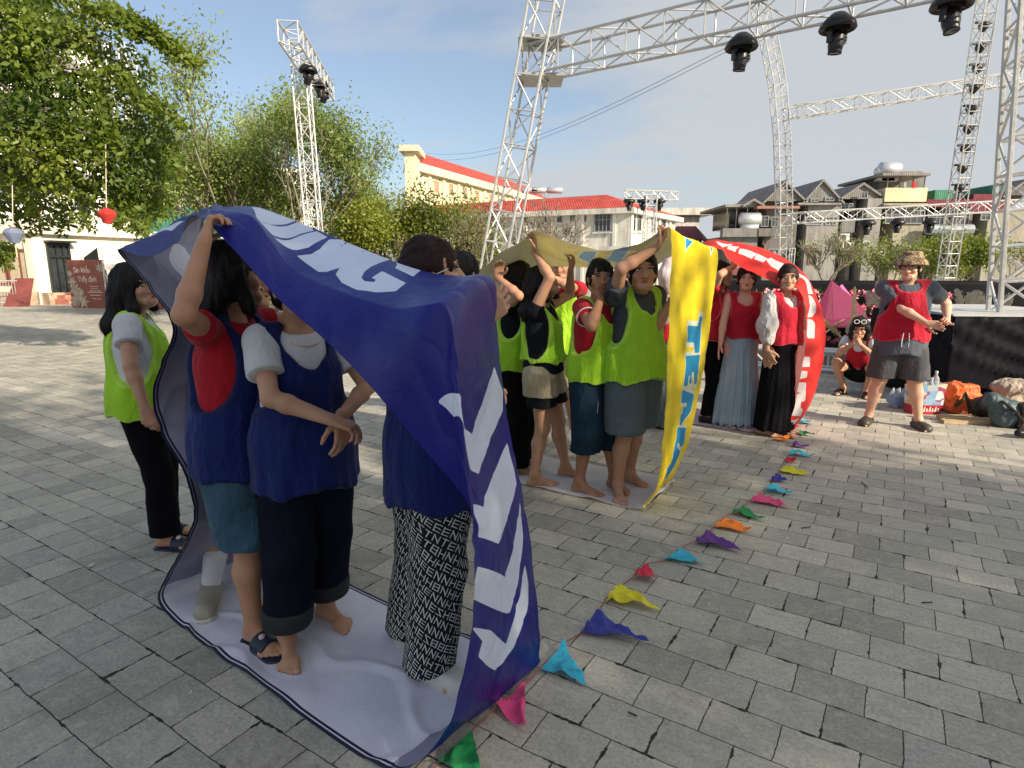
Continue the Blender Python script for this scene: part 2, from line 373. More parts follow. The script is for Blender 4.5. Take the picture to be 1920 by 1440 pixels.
class Person:
    """x right, y forward, z up, metres; yaw is the compass bearing the body faces (0 = away from the camera, 90 = to the right)"""
    def __init__(s, label, base, yaw, h=1.62, bf=1., lean=0., hip=None, female=True, head=(0, 0), feet=None, toes=(10, -10), hands=None, poles=None,
                 palms=None, curl=(.35, .35), vox=.0065, skin=SKIN, knee=((.25, 1, 0), (-.25, 1, 0)), hs=1.07, group=None, shift=(0, 0), bare=True, nohand=(0, 0), headoff=(0, 0, 0)):
        s.base = Vector((base[0], base[1], 0)); s.yaw = R(yaw); s.k = k = h/1.65; s.vox = vox; s.bf = bf; s.bare = bare; s.skin = skin
        s.root = empty('person', s.base, -s.yaw, label, 'person', group)
        s.hs = hs; f = female; s.hipz = (hip if hip else .865*k)
        P0 = V3(shift[0], shift[1], s.hipz+.05*k); th = R(lean); up = V3(0, math.sin(th), math.cos(th)); s.up = up; s.fw = V3(0, math.cos(th), -math.sin(th))
        s.pel = P0; s.waist = P0+up*.13*k; s.chest = P0+up*.30*k+s.fw*.005; s.neck0 = P0+up*.475*k
        sw = (.150 if f else .178)*k*(1+.3*(bf-1)); s.sh = [s.neck0-up*.045*k+V3(x*sw, 0, 0) for x in (-1, 1)]
        hw = (.088 if f else .085)*k; s.hips = [V3(P0[0]+x*hw, P0[1], s.hipz) for x in (-1, 1)]
        feet = feet or ((-.1*k, .0), (.1*k, .0)); s.ank = [V3(q[0], q[1], .08*k+(q[2] if len(q) > 2 else 0)) for q in feet]
        s.toes = [R(t) for t in toes]; s.kne = []
        for i in (0, 1):
            L1 = .405*k; L2 = .385*k; m, e = ik(s.hips[i], s.ank[i], L1, L2, V3(knee[i])); s.kne.append(m); s.ank[i] = e if np.linalg.norm(e-s.ank[i]) > .02 else s.ank[i]
        s.HR = rotz(-R(head[0])) @ rotx(R(head[1])); s.hc = s.neck0+up*.142*k+s.fw*(.03*k)+V3(headoff); s.hd = s.hc; s.lift = 0.
        hands = hands or (None, None); s.elb = []; s.wr = []; s.hdir = []; s.pal = []; s.curl = curl; s.nohand = nohand
        for i in (0, 1):
            x = (-1, 1)[i]; t = hands[i]
            t = V3(x*(sw+.06), .06, s.hipz-.0*k) if t is None else V3(t)
            pole = V3((x*.4, -1, -.3)) if poles is None or poles[i] is None else V3(poles[i])
            e, w_ = ik(s.sh[i], t, .275*k, .235*k, pole); s.elb.append(e); s.wr.append(w_)
            s.hdir.append(unit(w_-e)); pn = (V3(-x, .2, 0) if palms is None or palms[i] is None else V3(palms[i])); pn = unit(pn-s.hdir[i]*pn.dot(s.hdir[i])); s.pal.append(pn)
    def W(s, p):
        """world point to body coordinates"""
        d = Vector(p)-s.base; c, n = math.cos(s.yaw), math.sin(s.yaw); return V3(d.x*c-d.y*n, d.x*n+d.y*c, d.z)
    def H(s, x, y, z): return s.hc+s.HR @ (V3(x, y, z)*s.k*s.hs)
    def hand(s, F, i, k):
        w_, d, n = s.wr[i], s.hdir[i], s.pal[i]; t = np.cross(n, d)*((1, -1)[i]); cu = s.curl[i]
        # t points to the thumb side
        F.cone(w_-d*.01, w_+d*.03*k, .024*k, .026*k, .012, flat=(n, .62))
        rs = (.0092, .0095, .009, .0078); ln = (.072, .08, .074, .058)
        for j in range(4):
            o = (.030, .010, -.011, -.031)[j]*k; kn = w_+d*(.082, .088, .084, .074)[j]*k+t*o
            F.cone(w_+d*.015*k+t*o*.5, kn, .0165*k, .0125*k, .012, flat=(n, .8))
            a = cu*(.8+.12*j); dd = unit(d+t*o*(3.0 if cu < .25 else .8)/k*.5); q = kn
            for m, fr in enumerate((.45, .31, .24)):
                a2 = a*(1, 1.15, .8)[m]; dd = unit(dd*math.cos(a2)+n*math.sin(a2)-dd*0); nn = unit(n-dd*n.dot(dd)); q2 = q+dd*ln[j]*fr*k
                F.cone(q, q2, rs[j]*k*(1-.09*m), rs[j]*k*(.91-.09*m), .0035); q = q2
                # carry the palm normal round with the bend
                n_ = unit(nn); n = n_ if m < 2 else n
            n = s.pal[i]
        b = w_+d*.02*k+t*.022*k; q = b+unit(t*.75+d*.7+n*.35)*.045*k; F.cone(b, q, .0145*k, .0115*k, .01); q2 = q+unit(t*.35+d*.9+n*(.3+cu*.5))*.034*k; F.cone(q, q2, .011*k, .0095*k, .004); F.cone(q2, q2+unit(d*.9+n*(.3+cu*.7))*.024*k, .0098*k, .0078*k, .004)
    def body(s):
        F = Field(s.vox); k, b = s.k, s.bf; up, fw = s.up, s.fw; M = np.array([[1, 0, 0], fw, up])
        F.ell(s.pel, (.155*k*b, .115*k*b, .12*k), M, .05); F.ell(s.waist, (.125*k*b, .10*k*b, .13*k), M, .05); F.ell(s.chest, (.14*k*b, .105*k*b, .16*k), M, .05)
        F.cone(s.sh[0]-up*.01, s.sh[1]-up*.01, .05*k*b, k=.03); F.cone(s.neck0-up*.06*k, s.H(0, -.02, -.05), .056*k, .05*k, .03)
        for i in (0, 1):
            F.cone(s.sh[i], s.elb[i], .045*k*b, .036*k*b, .02); m = s.elb[i]*.72+s.wr[i]*.28; F.cone(s.elb[i], m, .035*k*b, .037*k*b, .015); F.cone(m, s.wr[i], .037*k*b, .0235*k, .015)
            if not s.nohand[i]: s.hand(F, i, k)
            F.cone(s.hips[i], s.kne[i], .088*k*b, .056*k*b, .03); q = s.kne[i]*.66+s.ank[i]*.34+V3(math.sin(s.toes[i]), -math.cos(s.toes[i]), 0)*.012*k
            F.cone(s.kne[i], q, .053*k*b, .053*k*b, .025); F.cone(q, s.ank[i]+V3(0, 0, .02), .052*k*b, .033*k, .025); s.foot(F, i)
        # head
        H, Q = s.H, s.HR; k = k*s.hs
        F.ell(H(0, -.008, .03), tuple(x*k for x in (.074, .092, .092)), Q, .02); F.ell(H(0, .012, -.04), tuple(x*k for x in (.060, .068, .078)), Q, .025)
        F.cone(H(-.03, .062, -.082), H(.03, .062, -.082), .018*k, k=.025); F.ell(H(0, .066, -.088), (.02*k,)*3, Q, .02)
        F.cone(H(0, .083, .005), H(0, .098, -.034), .0085*k, .0125*k, .01); F.ell(H(-.014, .085, -.036), (.008*k,)*3, Q, .006); F.ell(H(.014, .085, -.036), (.008*k,)*3, Q, .006)
        for x in (-1, 1):
            F.ell(H(x*.031, .088, .006), (.016*k, .011*k, .010*k), Q, .010, 'sub'); F.ell(H(x*.032, .076, .026), (.024*k, .011*k, .008*k), Q, .010); F.ell(H(x*.042, .06, -.028), (.022*k, .02*k, .02*k), Q, .02)
            F.ell(H(x*.077, -.004, -.004), (.009*k, .018*k, .030*k), Q @ rotz(x*.35), .006)
        F.ell(H(0, .083, -.060), (.02*k, .010*k, .007*k), Q, .006)
        s.bodyo = F.obj('body', s.skin, s.root); s.face(); return s
    def foot(s, F, i):
        k = s.k; a = s.ank[i]; u = V3(math.sin(s.toes[i]), math.cos(s.toes[i]), 0); r = V3(u[1], -u[0], 0); z0 = a[2]-.08*k+s.lift; g = lambda y, x, z: V3(a[0], a[1], 0)+u*y*k+r*x*k+V3(0, 0, z*k+z0)
        F.cone(a+V3(0, 0, .01), g(-.035, 0, .03), .034*k, .03*k, .025); F.cone(a, g(.09, -.002, .03), .03*k, .02*k, .03)
        F.cone(g(-.03, 0, .028), g(.12, .0, .022), .028*k, .024*k, .02, flat=None); x0 = (1, -1)[i]
        F.cone(g(.115, x0*.018, .019), g(.115, -x0*.026, .016), .022*k, .018*k, .02)
        F.cone(g(.11, x0*.026, .018), g(.178, x0*.026, .0135), .0165*k, .0135*k, .01)
        for j in range(4): F.cone(g(.115, x0*(.006-.0165*j), .016), g(.172-.014*j, x0*(.004-.0155*j), .010), .011*k, .0088*k, .003)
    def face(s):
        H, Q, k = s.H, s.HR, s.k*s.hs
        def e(name, c, r, m, par, M=Q):
            F = Field(.0022 if s.vox < .006 else .003); F.ell(c, tuple(x*k for x in r), M, .002); return F.obj(name, m, par)
        for x in (-1, 1):
            b = e('eye', H(x*.031, .0785, .006), (.0135, .010, .0062), EYE, s.root); e('iris', H(x*.031, .0815, .0065), (.0062, .0085, .0055), IRIS, b)
            e('eyelash', H(x*.032, .0805, .0125), (.0155, .0085, .0026), BROW, b, Q @ roty(x*.1)); e('eyebrow', H(x*.034, .0825, .029), (.019, .008, .0038), BROW, s.root, Q @ roty(x*.12))
        e('lips', H(0, .0895, -.060), (.0195, .0075, .0068), LIP, s.root)
    # ------------------------------------------------ hair and headgear
    def hair(s, style='long', mat=None, length=.3, parent=None):
        F = Field(min(s.vox, .0065)); H, Q, k = s.H, s.HR, s.k*s.hs; mat = mat or HAIR
        F.ell(H(0, -.016, .035), tuple(x*k for x in (.086, .104, .103)), Q, .02)
        if style == 'short': F.ell(H(0, -.03, .0), tuple(x*k for x in (.082, .088, .085)), Q, .02)
        else: F.ell(H(0, -.035, -.01), tuple(x*k for x in (.085, .085, .09)), Q, .02)
        if style == 'long':
            for x in (-.05, 0, .05):
                a = H(x, -.06, .0); F.cone(a, a+V3(x*.6, -.035, -length*.55), .05*k, .05*k, .03); F.cone(a+V3(x*.6, -.035, -length*.55), a+V3(x*.8, -.02, -length), .05*k, .03*k, .03)
            for x in (-1, 1): F.cone(H(x*.072, -.005, .02), H(x*.078, .012, -.11), .03*k, .028*k, .02)
        if style == 'tail':
            F.ell(H(0, -.125, .02), tuple(x*k for x in (.03, .03, .03)), Q, .02); F.cone(H(0, -.13, .01), H(0, -.15, -.16), .034*k, .022*k, .02)
        if style == 'bun': F.ell(H(0, -.115, .0), tuple(x*k for x in (.05, .045, .05)), Q, .02)
        F.ell(H(0, .108, -.036), tuple(x*k for x in ((.066 if style != 'short' else .075), .078, (.083 if style != 'short' else .092))), Q, .012, 'sub')
        if style != 'long': F.box(H(0, .03, -.14), tuple(x*k for x in (.12, .14, .075)), .02, Q, .02, 'sub')
        f = lambda p: .0045*vnoise(p*V3(85, 85, 10))+.008*vnoise(p*V3(24, 24, 7), 4)+(.012*vnoise(p*V3(12, 12, 16), 9) if style == 'long' else 0)
        s.hairo = F.obj('hair', mat, s.root, f); s.strands(style, mat); return s
    def strands(s, style, mat):
        me = s.hairo.data; n = len(me.vertices); co = np.empty(n*3, np.float32); me.vertices.foreach_get('co', co); co = co.reshape(-1, 3); no_ = np.empty(n*3, np.float32); me.vertices.foreach_get('normal', no_); no_ = no_.reshape(-1, 3)
        rs = np.random.RandomState(int(s.base.x*100) & 1023); N = 420 if style == 'long' else 260; pick = rs.randint(0, n, N); c = s.hc; V = []; F = []
        seg = 6; p = co[pick].astype(float); q = no_[pick].astype(float); L = (rs.rand(N)*.09+.05)[:, None]*(1 if style == 'long' else .55); back = -(s.HR @ V3(0, 1, 0)); g = V3(0, 0, -1) if style in ('long', 'short') else unit(back*.9+V3(0, 0, -.25))
        top = np.clip((q[:, 2:3]-.4)*2, 0, 1); t = g+top*back*.8+rs.normal(size=(N, 3))*.22; t = t-q*(t*q).sum(1)[:, None]; t /= np.linalg.norm(t, axis=1)[:, None]+1e-6; side = np.cross(t, q); lift = (rs.rand(N)**2*.006+.0015)[:, None]; curl_ = rs.normal(size=(N, 1))*.22; rad = .0011
        for k in range(seg+1):
            f = k/seg; pt = p+t*L*f+q*(lift*math.sin(math.pi*min(f+.15, 1)))-q*(L*f)**2*4.5+side*curl_*L*f*f; w_ = rad*(1-f*.8)
            V += [pt+side*w_, pt+q*w_*1.2, pt-side*w_]
        V = np.stack(V, 1).reshape(-1, 3); M_ = 3*(seg+1); base_ = (np.arange(N)*M_)[:, None]
        for k in range(seg):
            for a, b in ((0, 1), (1, 2)): F.append(base_+np.array([[k*3+a, (k+1)*3+a, (k+1)*3+b, k*3+b]]))
        mkobj('hair_strands', np_mesh('hair_strands', V, np.concatenate(F)), mat, s.hairo)
    def bucket_hat(s, mat):
        F = Field(.005); H, Q, k = s.H, s.HR, s.k*s.hs
        F.cone(H(0, -.01, .05), H(0, -.01, .115), .1*k, .082*k, .01, flat=(Q @ V3(0, 0, 1), .6)); F.half(H(0, 0, .035), -(Q @ V3(0, 0, 1)))
        c = H(0, -.01, .04); ax = Q @ V3(0, 0, 1)
        G_ = Field(.005); G_.ell(H(0, -.01, .022), tuple(x*k for x in (.136, .148, .085)), Q, .01); G_.ell(H(0, -.01, -.012), tuple(x*k for x in (.14, .152, .095)), Q, .008, 'sub'); 
        G_.cone(H(0, -.01, .04), H(0, -.01, .12), .100*k, .082*k, .03); G_.half(H(0, 0, .145), ax, .03); G_.ell(H(0, -.01, .0), tuple(x*k for x in (.09, .1, .1)), Q, .005, 'sub')
        G_.obj('hat', mat, s.root, lambda p: .003*vnoise(p*30)); return s
    def cap(s, mat):
        G_ = Field(.005); H, Q, k = s.H, s.HR, s.k*s.hs
        G_.ell(H(0, -.01, .045), tuple(x*k for x in (.092, .11, .105)), Q, .01); G_.half(H(0, 0, .042), -(Q @ V3(0, 0, 1))); G_.ell(H(0, .12, .045), tuple(x*k for x in (.075, .085, .012)), Q @ rotx(-.15), .012)
        G_.obj('cap', mat, s.root); return s
    def glasses(s, mat):
        B_ = MB(); H, k = s.H, s.k*s.hs; T = lambda p: s.root.matrix_basis @ Vector(p)
        for x in (-1, 1):
            pts = [T(H(x*.034+.024*math.cos(t), .1, .004+.018*math.sin(t))) for t in np.linspace(0, 2*math.pi, 15)]; B_.path(pts, .0022, 4); B_.tube(T(H(x*.058, .098, .008)), T(H(x*.077, .0, .008)), .002, 4)
        B_.tube(T(H(-.011, .102, .006)), T(H(.011, .102, .006)), .002, 4); B_.build('glasses', mat, s.root); return s
    # ------------------------------------------------ clothes
    def torso(s, F, e, zlo, flare=0.):
        """trunk of a top: e = ease over the body, zlo = hem height"""
        k, b = s.k, s.bf; up, fw = s.up, s.fw; M = np.array([[1, 0, 0], fw, up])
        F.ell(s.chest, (.14*k*b+e, .105*k*b+e, .165*k+e), M, .04); F.cone(s.sh[0]-up*.012, s.sh[1]-up*.012, .048*k*b+e*.8, k=.03)
        F.cone(s.chest-up*.05*k, s.pel-up*.02*k, .150*k*b+e, .160*k*b+e+flare, .04, flat=(fw, .78)); F.cone(s.pel, s.pel-up*max(.05, (s.pel[2]-zlo)+.05), .163*k*b+e+flare, .168*k*b+e+flare*1.4, .03, flat=(fw, .82))
        F.custom(lambda X, Y, Z: (zlo+.012*np.sin(X*17+Y*11)+.008*np.sin(Y*37)-Z)*1., .006)
    def neck(s, F, r=(.075, .085, .07), dy=.03, dz=.0):
        F.ell(s.neck0+s.fw*dy*s.k+s.up*dz*s.k, tuple(x*s.k for x in r), np.array([[1, 0, 0], s.fw, s.up]), .006, 'sub')
    def shirt(s, mat, zlo=None, e=.012, sleeve=.62, sl=.016, neck=(.07, .07, .05), name='shirt', folds=.006, longs=False, only=(1, 1)):
        F = Field(max(s.vox, .006)); k = s.k; s.torso(F, e, (zlo if zlo is not None else s.hipz-.02))
        for i in (0, 1):
            if not only[i]: continue
            a, b = s.sh[i], s.elb[i]; q = a+(b-a)*min(1, sleeve)
            F.cone(a, q, .052*k*s.bf+sl*.5, .045*k*s.bf+sl, .02)
            if sleeve > 1: w_ = s.wr[i]; F.cone(b, b+(w_-b)*(sleeve-1), .045*k+sl*(1.6 if longs else 1), .03*k+sl, .02)
            else: F.ell(q+unit(b-a)*.055, (.03, .085, .085), np.array([unit(b-a), unit(np.cross(unit(b-a), V3(.3, .5, .8))), unit(np.cross(unit(b-a), np.cross(unit(b-a), V3(.3, .5, .8))))]), .006, 'sub') if False else None
            if sleeve <= 1:
                u = unit(b-a); 
                def cut(X, Y, Z, q=q, u=u, a=a):      # square the cuff off, only near this arm
                    d = (X-q[0])*u[0]+(Y-q[1])*u[1]+(Z-q[2])*u[2]; r = np.sqrt((X-q[0])**2+(Y-q[1])**2+(Z-q[2])**2)-.085*s.k*s.bf-.02; return np.minimum(d, -r)
                F.custom(cut, .004)
        s.neck(F, neck); s.sho = F.obj(name, mat, s.root, fold_fn(folds)); return s
    def vest(s, mat, zlo=None, e=.022, arm=(.085, .15, .17), scoop=(.085, .12, .12), flare=.012, seed=0, folds=.012, name='vest'):
        F = Field(max(s.vox*.85, .0055)); k = s.k; zz = zlo if zlo is not None else s.hipz-.03*k; s.torso(F, e, zz, flare); M = np.array([[1, 0, 0], s.fw, s.up])
        for i in (0, 1): F.ell(s.sh[i]+V3((-1, 1)[i]*.045*k, 0, 0)-s.up*.10*k, tuple(x*k for x in arm), M, .008, 'sub')
        F.ell(s.neck0+s.fw*.10*k-s.up*.02*k, tuple(x*k for x in scoop), M, .008, 'sub'); F.ell(s.neck0+s.up*.03*k, tuple(x*k for x in (.08, .1, .055)), M, .008, 'sub')
        me = F.mesh(name, fold_fn(folds, (13, 13, 3.2), seed)); n = len(me.vertices); co = np.empty(n*3, np.float32); me.vertices.foreach_get('co', co); co = co.reshape(-1, 3); dm = np.abs(co[:, 2]-zz-.012*np.sin(co[:, 0]*17+co[:, 1]*11)-.008*np.sin(co[:, 1]*37))
        for kind, a, b, fn, kk in F.ops:
            if kind == 'sub': dm = np.minimum(dm, np.abs(fn(co[:, 0], co[:, 1], co[:, 2])))
        attr(me, 'rim', np.clip(1.6-dm/.008, 0, 1)); s.vo = mkobj(name, me, mat, s.root, True); return s
    def legs(s, mat, zend, r0=.10, r1=.075, r2=.06, name='trousers', folds=.006, wz=None, k2=.03, only=(1, 1), seed=2, mesh_cb=None):
        """r0 hip, r1 knee, r2 hem radius"""
        F = Field(max(s.vox, .006)); k, b = s.k, s.bf
        F.ell(s.pel-V3(0, 0, .02), (.150*k*b+.006, .112*k*b+.006, .15*k), None, .04)
        for i in (0, 1):
            F.cone(s.hips[i]-V3(0, 0, .05), s.kne[i], r0*k*b, r1*k*b, k2)
            if zend < s.kne[i][2]-.04: 
                t = (s.kne[i][2]-zend)/(s.kne[i][2]-s.ank[i][2]); q = s.kne[i]+(s.ank[i]-s.kne[i])*(t+.25); F.cone(s.kne[i], q, r1*k*b, r2*k*b, k2)
            else: 
                t = (s.hips[i][2]-zend)/max(.05, s.hips[i][2]-s.kne[i][2]); q = s.hips[i]+(s.kne[i]-s.hips[i])*(t+.2); F.cone(s.hips[i], q, r0*k*b, r2*k*b, k2)
        F.half(V3(0, 0, zend), (0, 0, -1), .005); F.half(V3(0, 0, (wz or s.pel[2]+.11*k)), (0, 0, 1), .02)
        me = F.mesh(name, fold_fn(folds, (10, 10, 7), seed))
        if mesh_cb: mesh_cb(me)
        s.lo = mkobj(name, me, mat, s.root, True); return s
    def skirt(s, mat, zend, r=.2, top=.13, name='skirt', amp=.012, flat=.8, n=9):
        F = Field(max(s.vox, .007)); k = s.k; c = (s.ank[0]+s.ank[1])/2; F.ell(s.pel, (.165*k*s.bf, .13*k*s.bf, .13*k), None, .03)
        F.cone(s.pel, V3(c[0], c[1], zend-.1), top*k, r*k, .04, flat=((0, 1, 0), flat)); F.half(V3(0, 0, zend), (0, 0, -1), .006); F.half(V3(0, 0, s.pel[2]+.1*k), (0, 0, 1), .02)
        def f(p):
            a = np.arctan2(p[:, 1]-c[1], p[:, 0]-c[0]); t = np.clip((s.pel[2]-p[:, 2])/(s.pel[2]-zend), 0, 1); return amp*(.3+t)*(np.sin(a*n+2*vnoise(p*3))+.6*np.sin(a*n*2.3+1+3*vnoise(p*2, 3)))*t**.5
        F.obj(name, mat, s.root, f); return s
    def shoe(s, kind, mat, sole, i, accent=None):
        k = s.k; a = s.ank[i]; u = V3(math.sin(s.toes[i]), math.cos(s.toes[i]), 0); r = V3(u[1], -u[0], 0); M = np.array([r, u, (0, 0, 1)]); z0 = a[2]-.08*k
        g = lambda y, x, z: V3(a[0], a[1], 0)+u*y*k+r*x*k+V3(0, 0, z*k+z0)
        if kind == 'slipper':
            F = Field(.0045); F.cone(g(-.045, 0, .002), g(.15, 0, .002), .04*k, .048*k, .03, flat=((0, 0, 1), .35)); F.half(g(0, 0, -.008), (0, 0, -1)); so_ = F.obj('shoe', sole, s.root)
            F = Field(.0045); F.cone(g(.05, 0, .036), g(.13, 0, .026), .056*k, .047*k, .02, flat=((0, 0, 1), .9)); F.half(g(.052, 0, 0), -u); F.half(g(.128, 0, 0), u); F.half(g(0, 0, -.004), (0, 0, -1))
            q = F.obj('strap', mat, so_)
            if accent:
                F = Field(.003); F.cone(g(.085, (-1, 1)[i]*.012, .072), g(.085, (-1, 1)[i]*.012, .082), .013*k, k=.002, flat=((0, 0, 1), .5)); F.obj('badge', accent, so_)
        elif kind == 'clog':
            F = Field(.005); F.cone(g(-.045, 0, .03), g(.14, 0, .025), .044*k, .052*k, .03, flat=((0, 0, 1), .75)); F.cone(g(.05, 0, .04), g(.13, 0, .03), .048*k, .05*k, .03, flat=((0, 0, 1), .9)); F.cone(g(-.02, 0, .085), g(.02, 0, .09), .042*k, .036*k, .01, 'sub')
            F.half(g(0, 0, -.002), (0, 0, -1)); q = F.obj('shoe', mat, s.root); F = Field(.004); F.cone(g(.02, -.047, .05), g(-.06, -.02, .075), .009*k, k=.005); F.cone(g(-.06, -.02, .075), g(-.06, .02, .075), .009*k, k=.005); F.cone(g(.02, .047, .05), g(-.06, .02, .075), .009*k, k=.005); F.obj('strap', mat, q)
        else:   # sneaker or flat
            F = Field(.0045); hi = .09 if kind == 'sneaker' else .06
            F.cone(g(-.035, 0, .045), g(.158, 0, .034), .046*k, .051*k, .03); F.cone(g(-.02, 0, .06), g(.06, 0, .06), .046*k, .040*k, .03); F.cone(g(-.01, 0, hi), g(-.01, 0, hi+.01), .044*k, .042*k, .02)
            F.half(g(0, 0, hi+.012), (0, 0, 1)); F.half(g(0, 0, .004), (0, 0, -1)); q = F.obj('shoe', mat, s.root, lambda p: .0012*vnoise(p*45))
            F = Field(.0045); F.cone(g(-.035, 0, .008), g(.158, 0, .008), .047*k, .053*k, .03, flat=((0, 0, 1), .45)); F.half(g(0, 0, -.003), (0, 0, -1)); F.obj('sole', sole, q)
            if kind == 'sneaker':
                B_ = MB(); T = lambda p: s.root.matrix_basis @ Vector(p)
                for j in range(5):
                    y = .035+j*.018; zz = .117-j*.0075; B_.path([T(g(y, -.022, zz-.006)), T(g(y+.006, 0, zz+.003)), T(g(y, .022, zz-.006))], .0035, 5); B_.path([T(g(y, .022, zz-.006)), T(g(y+.012, 0, zz+.002)), T(g(y+.018, -.022, zz-.012))], .0028, 5)
                B_.build('laces', accent or sole, q)
        return s
    def shoes(s, kind, mat, sole, accent=None):
        for i in (0, 1): s.shoe(kind, mat, sole, i, accent)
        return s
# ---------------------------------------------------------------- loop banners
class Banner:
    """a closed band; every station holds a near, a middle and a far point of its width"""
    def __init__(s, O, nseg=14, nv=40, twist=0):
        s.O = Vector((O[0], O[1], 0)); s.st = []; s.nseg = nseg; s.nv = nv
    def a(s, a, b, z): return s.O+DA*a+DB*b+Vector((0, 0, z))
    def p(s, px, py, w_):
        r = ray(px, py); t = (w_+s.O.dot(DB))/(r.x*DB.x+r.y*DB.y)
        return Vector((r.x*t, r.y*t, CH+r.z*t))
    def add(s, n, m, f):
        q = []
        for k in (n, f): q.append(s.p(*k[1:]) if k[0] == 'p' else s.a(*k))
        mm = (q[0]+q[1])/2 if m is None else (s.p(*m[1:]) if m[0] == 'p' else s.a(*m))
        s.st.append([np.array(q[0]), np.array(mm), np.array(q[1])])
    def surf(s, u, v):
        """u station index (float array), v 0 near .. 1 far"""
        S = np.array(s.st); n = len(S); i = np.floor(u).astype(int); t = (u-i)[:, None, None]
        p0, p1, p2, p3 = S[(i-1) % n], S[i % n], S[(i+1) % n], S[(i+2) % n]; T = .42
        m1 = (p2-p0)*T; m2 = (p3-p1)*T; t2 = t*t; t3 = t2*t
        Q = (2*t3-3*t2+1)*p1+(t3-2*t2+t)*m1+(-2*t3+3*t2)*p2+(t3-t2)*m2
        v = v[:, None]; L = np.where(v < .5, Q[:, 0]*(1-2*v)+Q[:, 1]*2*v, Q[:, 1]*(2-2*v)+Q[:, 2]*(2*v-1))
        # soften the middle crease a little
        B2 = Q[:, 0]*(1-v)**2+2*(1-v)*v*(2*Q[:, 1]-.5*Q[:, 0]-.5*Q[:, 2])+Q[:, 2]*v*v
        k = s.soft; return L*(1-k)+B2*k
    soft = .25
BLUE = Banner((-.41, 1.62)); a = BLUE.add
a((.03, .0, .004), (.08, .35, .004), (.1, .69, .004))
a((-.45, .02, .004), (-.45, .36, .004), (-.45, .70, .004))
a((-1.0, .06, .004), (-.98, .40, .004), (-.95, .73, .004))
a((-1.38, .10, .005), (-1.35, .45, .004), (-1.3, .76, .005))
a((-1.50, .12, .06), (-1.46, .45, .05), (-1.42, .77, .05))
a(('p', 345, 1030, .1), None, (-1.38, .76, .38))
a(('p', 360, 958, .1), None, (-1.32, .76, .56))
a(('p', 343, 880, .1), None, (-1.35, .76, .75))
a(('p', 300, 810, .1), (-1.33, .45, .87), (-1.5, .77, .87))
a(('p', 285, 745, .1), (-1.4, .45, 1.01), (-1.55, .77, 1.02))
a(('p', 300, 680, .1), (-1.35, .45, 1.16), (-1.55, .77, 1.16))
a(('p', 317, 605, .1), (-1.38, .45, 1.33), (-1.6, .76, 1.34))
a(('p', 262, 522, .1), ('p', 318, 492, .42), ('p', 376, 462, .75))
a(('p', 217, 467, .1), ('p', 300, 428, .42), ('p', 386, 391, .73))
a(('p', 290, 478, .1), ('p', 332, 428, .38), ('p', 396, 388, .70))
a(('p', 328, 455, .1), ('p', 352, 412, .36), ('p', 404, 387, .66))
a(('p', 357, 402, .1), ('p', 378, 397, .33), ('p', 410, 386, .60))
a(('p', 385, 412, .08), ('p', 400, 393, .2), ('p', 418, 385, .5))
a(('p', 448, 478, .05), ('p', 472, 407, .2), ('p', 485, 388, .5))
a(('p', 526, 564, .03), ('p', 545, 500, .16), ('p', 560, 417, .5))
a(('p', 597, 627, .0), ('p', 634, 545, .1), ('p', 680, 467, .45))
a(('p', 651, 679, .0), ('p', 735, 578, .06), ('p', 790, 508, .32))
a(('p', 725, 760, -.02), ('p', 800, 572, .03), ('p', 862, 520, .35))
a(('p', 800, 850, .0), ('p', 838, 578, .05), ('p', 924, 527, .45))
a(('p', 850, 905, .03), ('p', 862, 700, .05), ('p', 938, 640, .55))
a(('p', 882, 960, .06), ('p', 880, 850, .08), ('p', 950, 760, .62))
a(('p', 893, 1050, .1), ('p', 945, 1010, .36), ('p', 985, 960, .65))
a(('p', 888, 1180, .13), ('p', 952, 1150, .38), ('p', 1005, 1100, .69))
a(('p', 862, 1290, .1), ('p', 945, 1255, .36), ('p', 1013, 1190, .69))
a(('p', 832, 1375, .08), ('p', 925, 1318, .36), ('p', 1012, 1248, .68))
YEL = Banner((.79, 3.68)); a = YEL.add
a((.0, .0, .004), None, (.03, .66, .004))
a((-.6, .0, .004), None, (-.6, .66, .004))
a((-1.2, .0, .004), None, (-1.2, .66, .004))
a((-1.62, .0, .03), None, (-1.62, .66, .03))
a((-1.75, .0, .4), None, (-1.75, .66, .4))
a((-1.75, .0, 1.0), None, (-1.75, .66, 1.0))
a((-1.65, .0, 1.35), None, (-1.65, .66, 1.38))
a(('p', 905, 505, .02), None, ('p', 900, 560, .6))
a(('p', 935, 478, .0), ('p', 930, 515, .3), ('p', 925, 560, .64))
a(('p', 975, 455, -.02), ('p', 968, 500, .3), ('p', 965, 545, .64))
a(('p', 1004, 432, -.03), ('p', 1005, 460, .3), ('p', 1015, 503, .66))
a(('p', 1060, 452, .0), ('p', 1062, 475, .3), ('p', 1066, 500, .66))
a(('p', 1130, 467, .0), ('p', 1132, 485, .3), ('p', 1135, 502, .66))
a(('p', 1195, 455, .0), ('p', 1200, 480, .3), ('p', 1205, 505, .66))
a(('p', 1240, 432, .0), ('p', 1262, 448, .3), ('p', 1290, 468, .66))
a(('p', 1256, 426, .0), ('p', 1300, 452, .3), ('p', 1338, 464, .66))
a(('p', 1259, 452, .0), ('p', 1303, 478, .33), ('p', 1346, 486, .68))
a(('p', 1256, 534, .0), ('p', 1299, 540, .33), ('p', 1341, 540, .68))
a(('p', 1252, 673, .0), ('p', 1288, 673, .33), ('p', 1324, 673, .68))
a(('p', 1247, 795, .0), ('p', 1272, 785, .33), ('p', 1304, 777, .68))
a(('p', 1239, 864, .0), ('p', 1262, 852, .33), ('p', 1290, 838, .68))
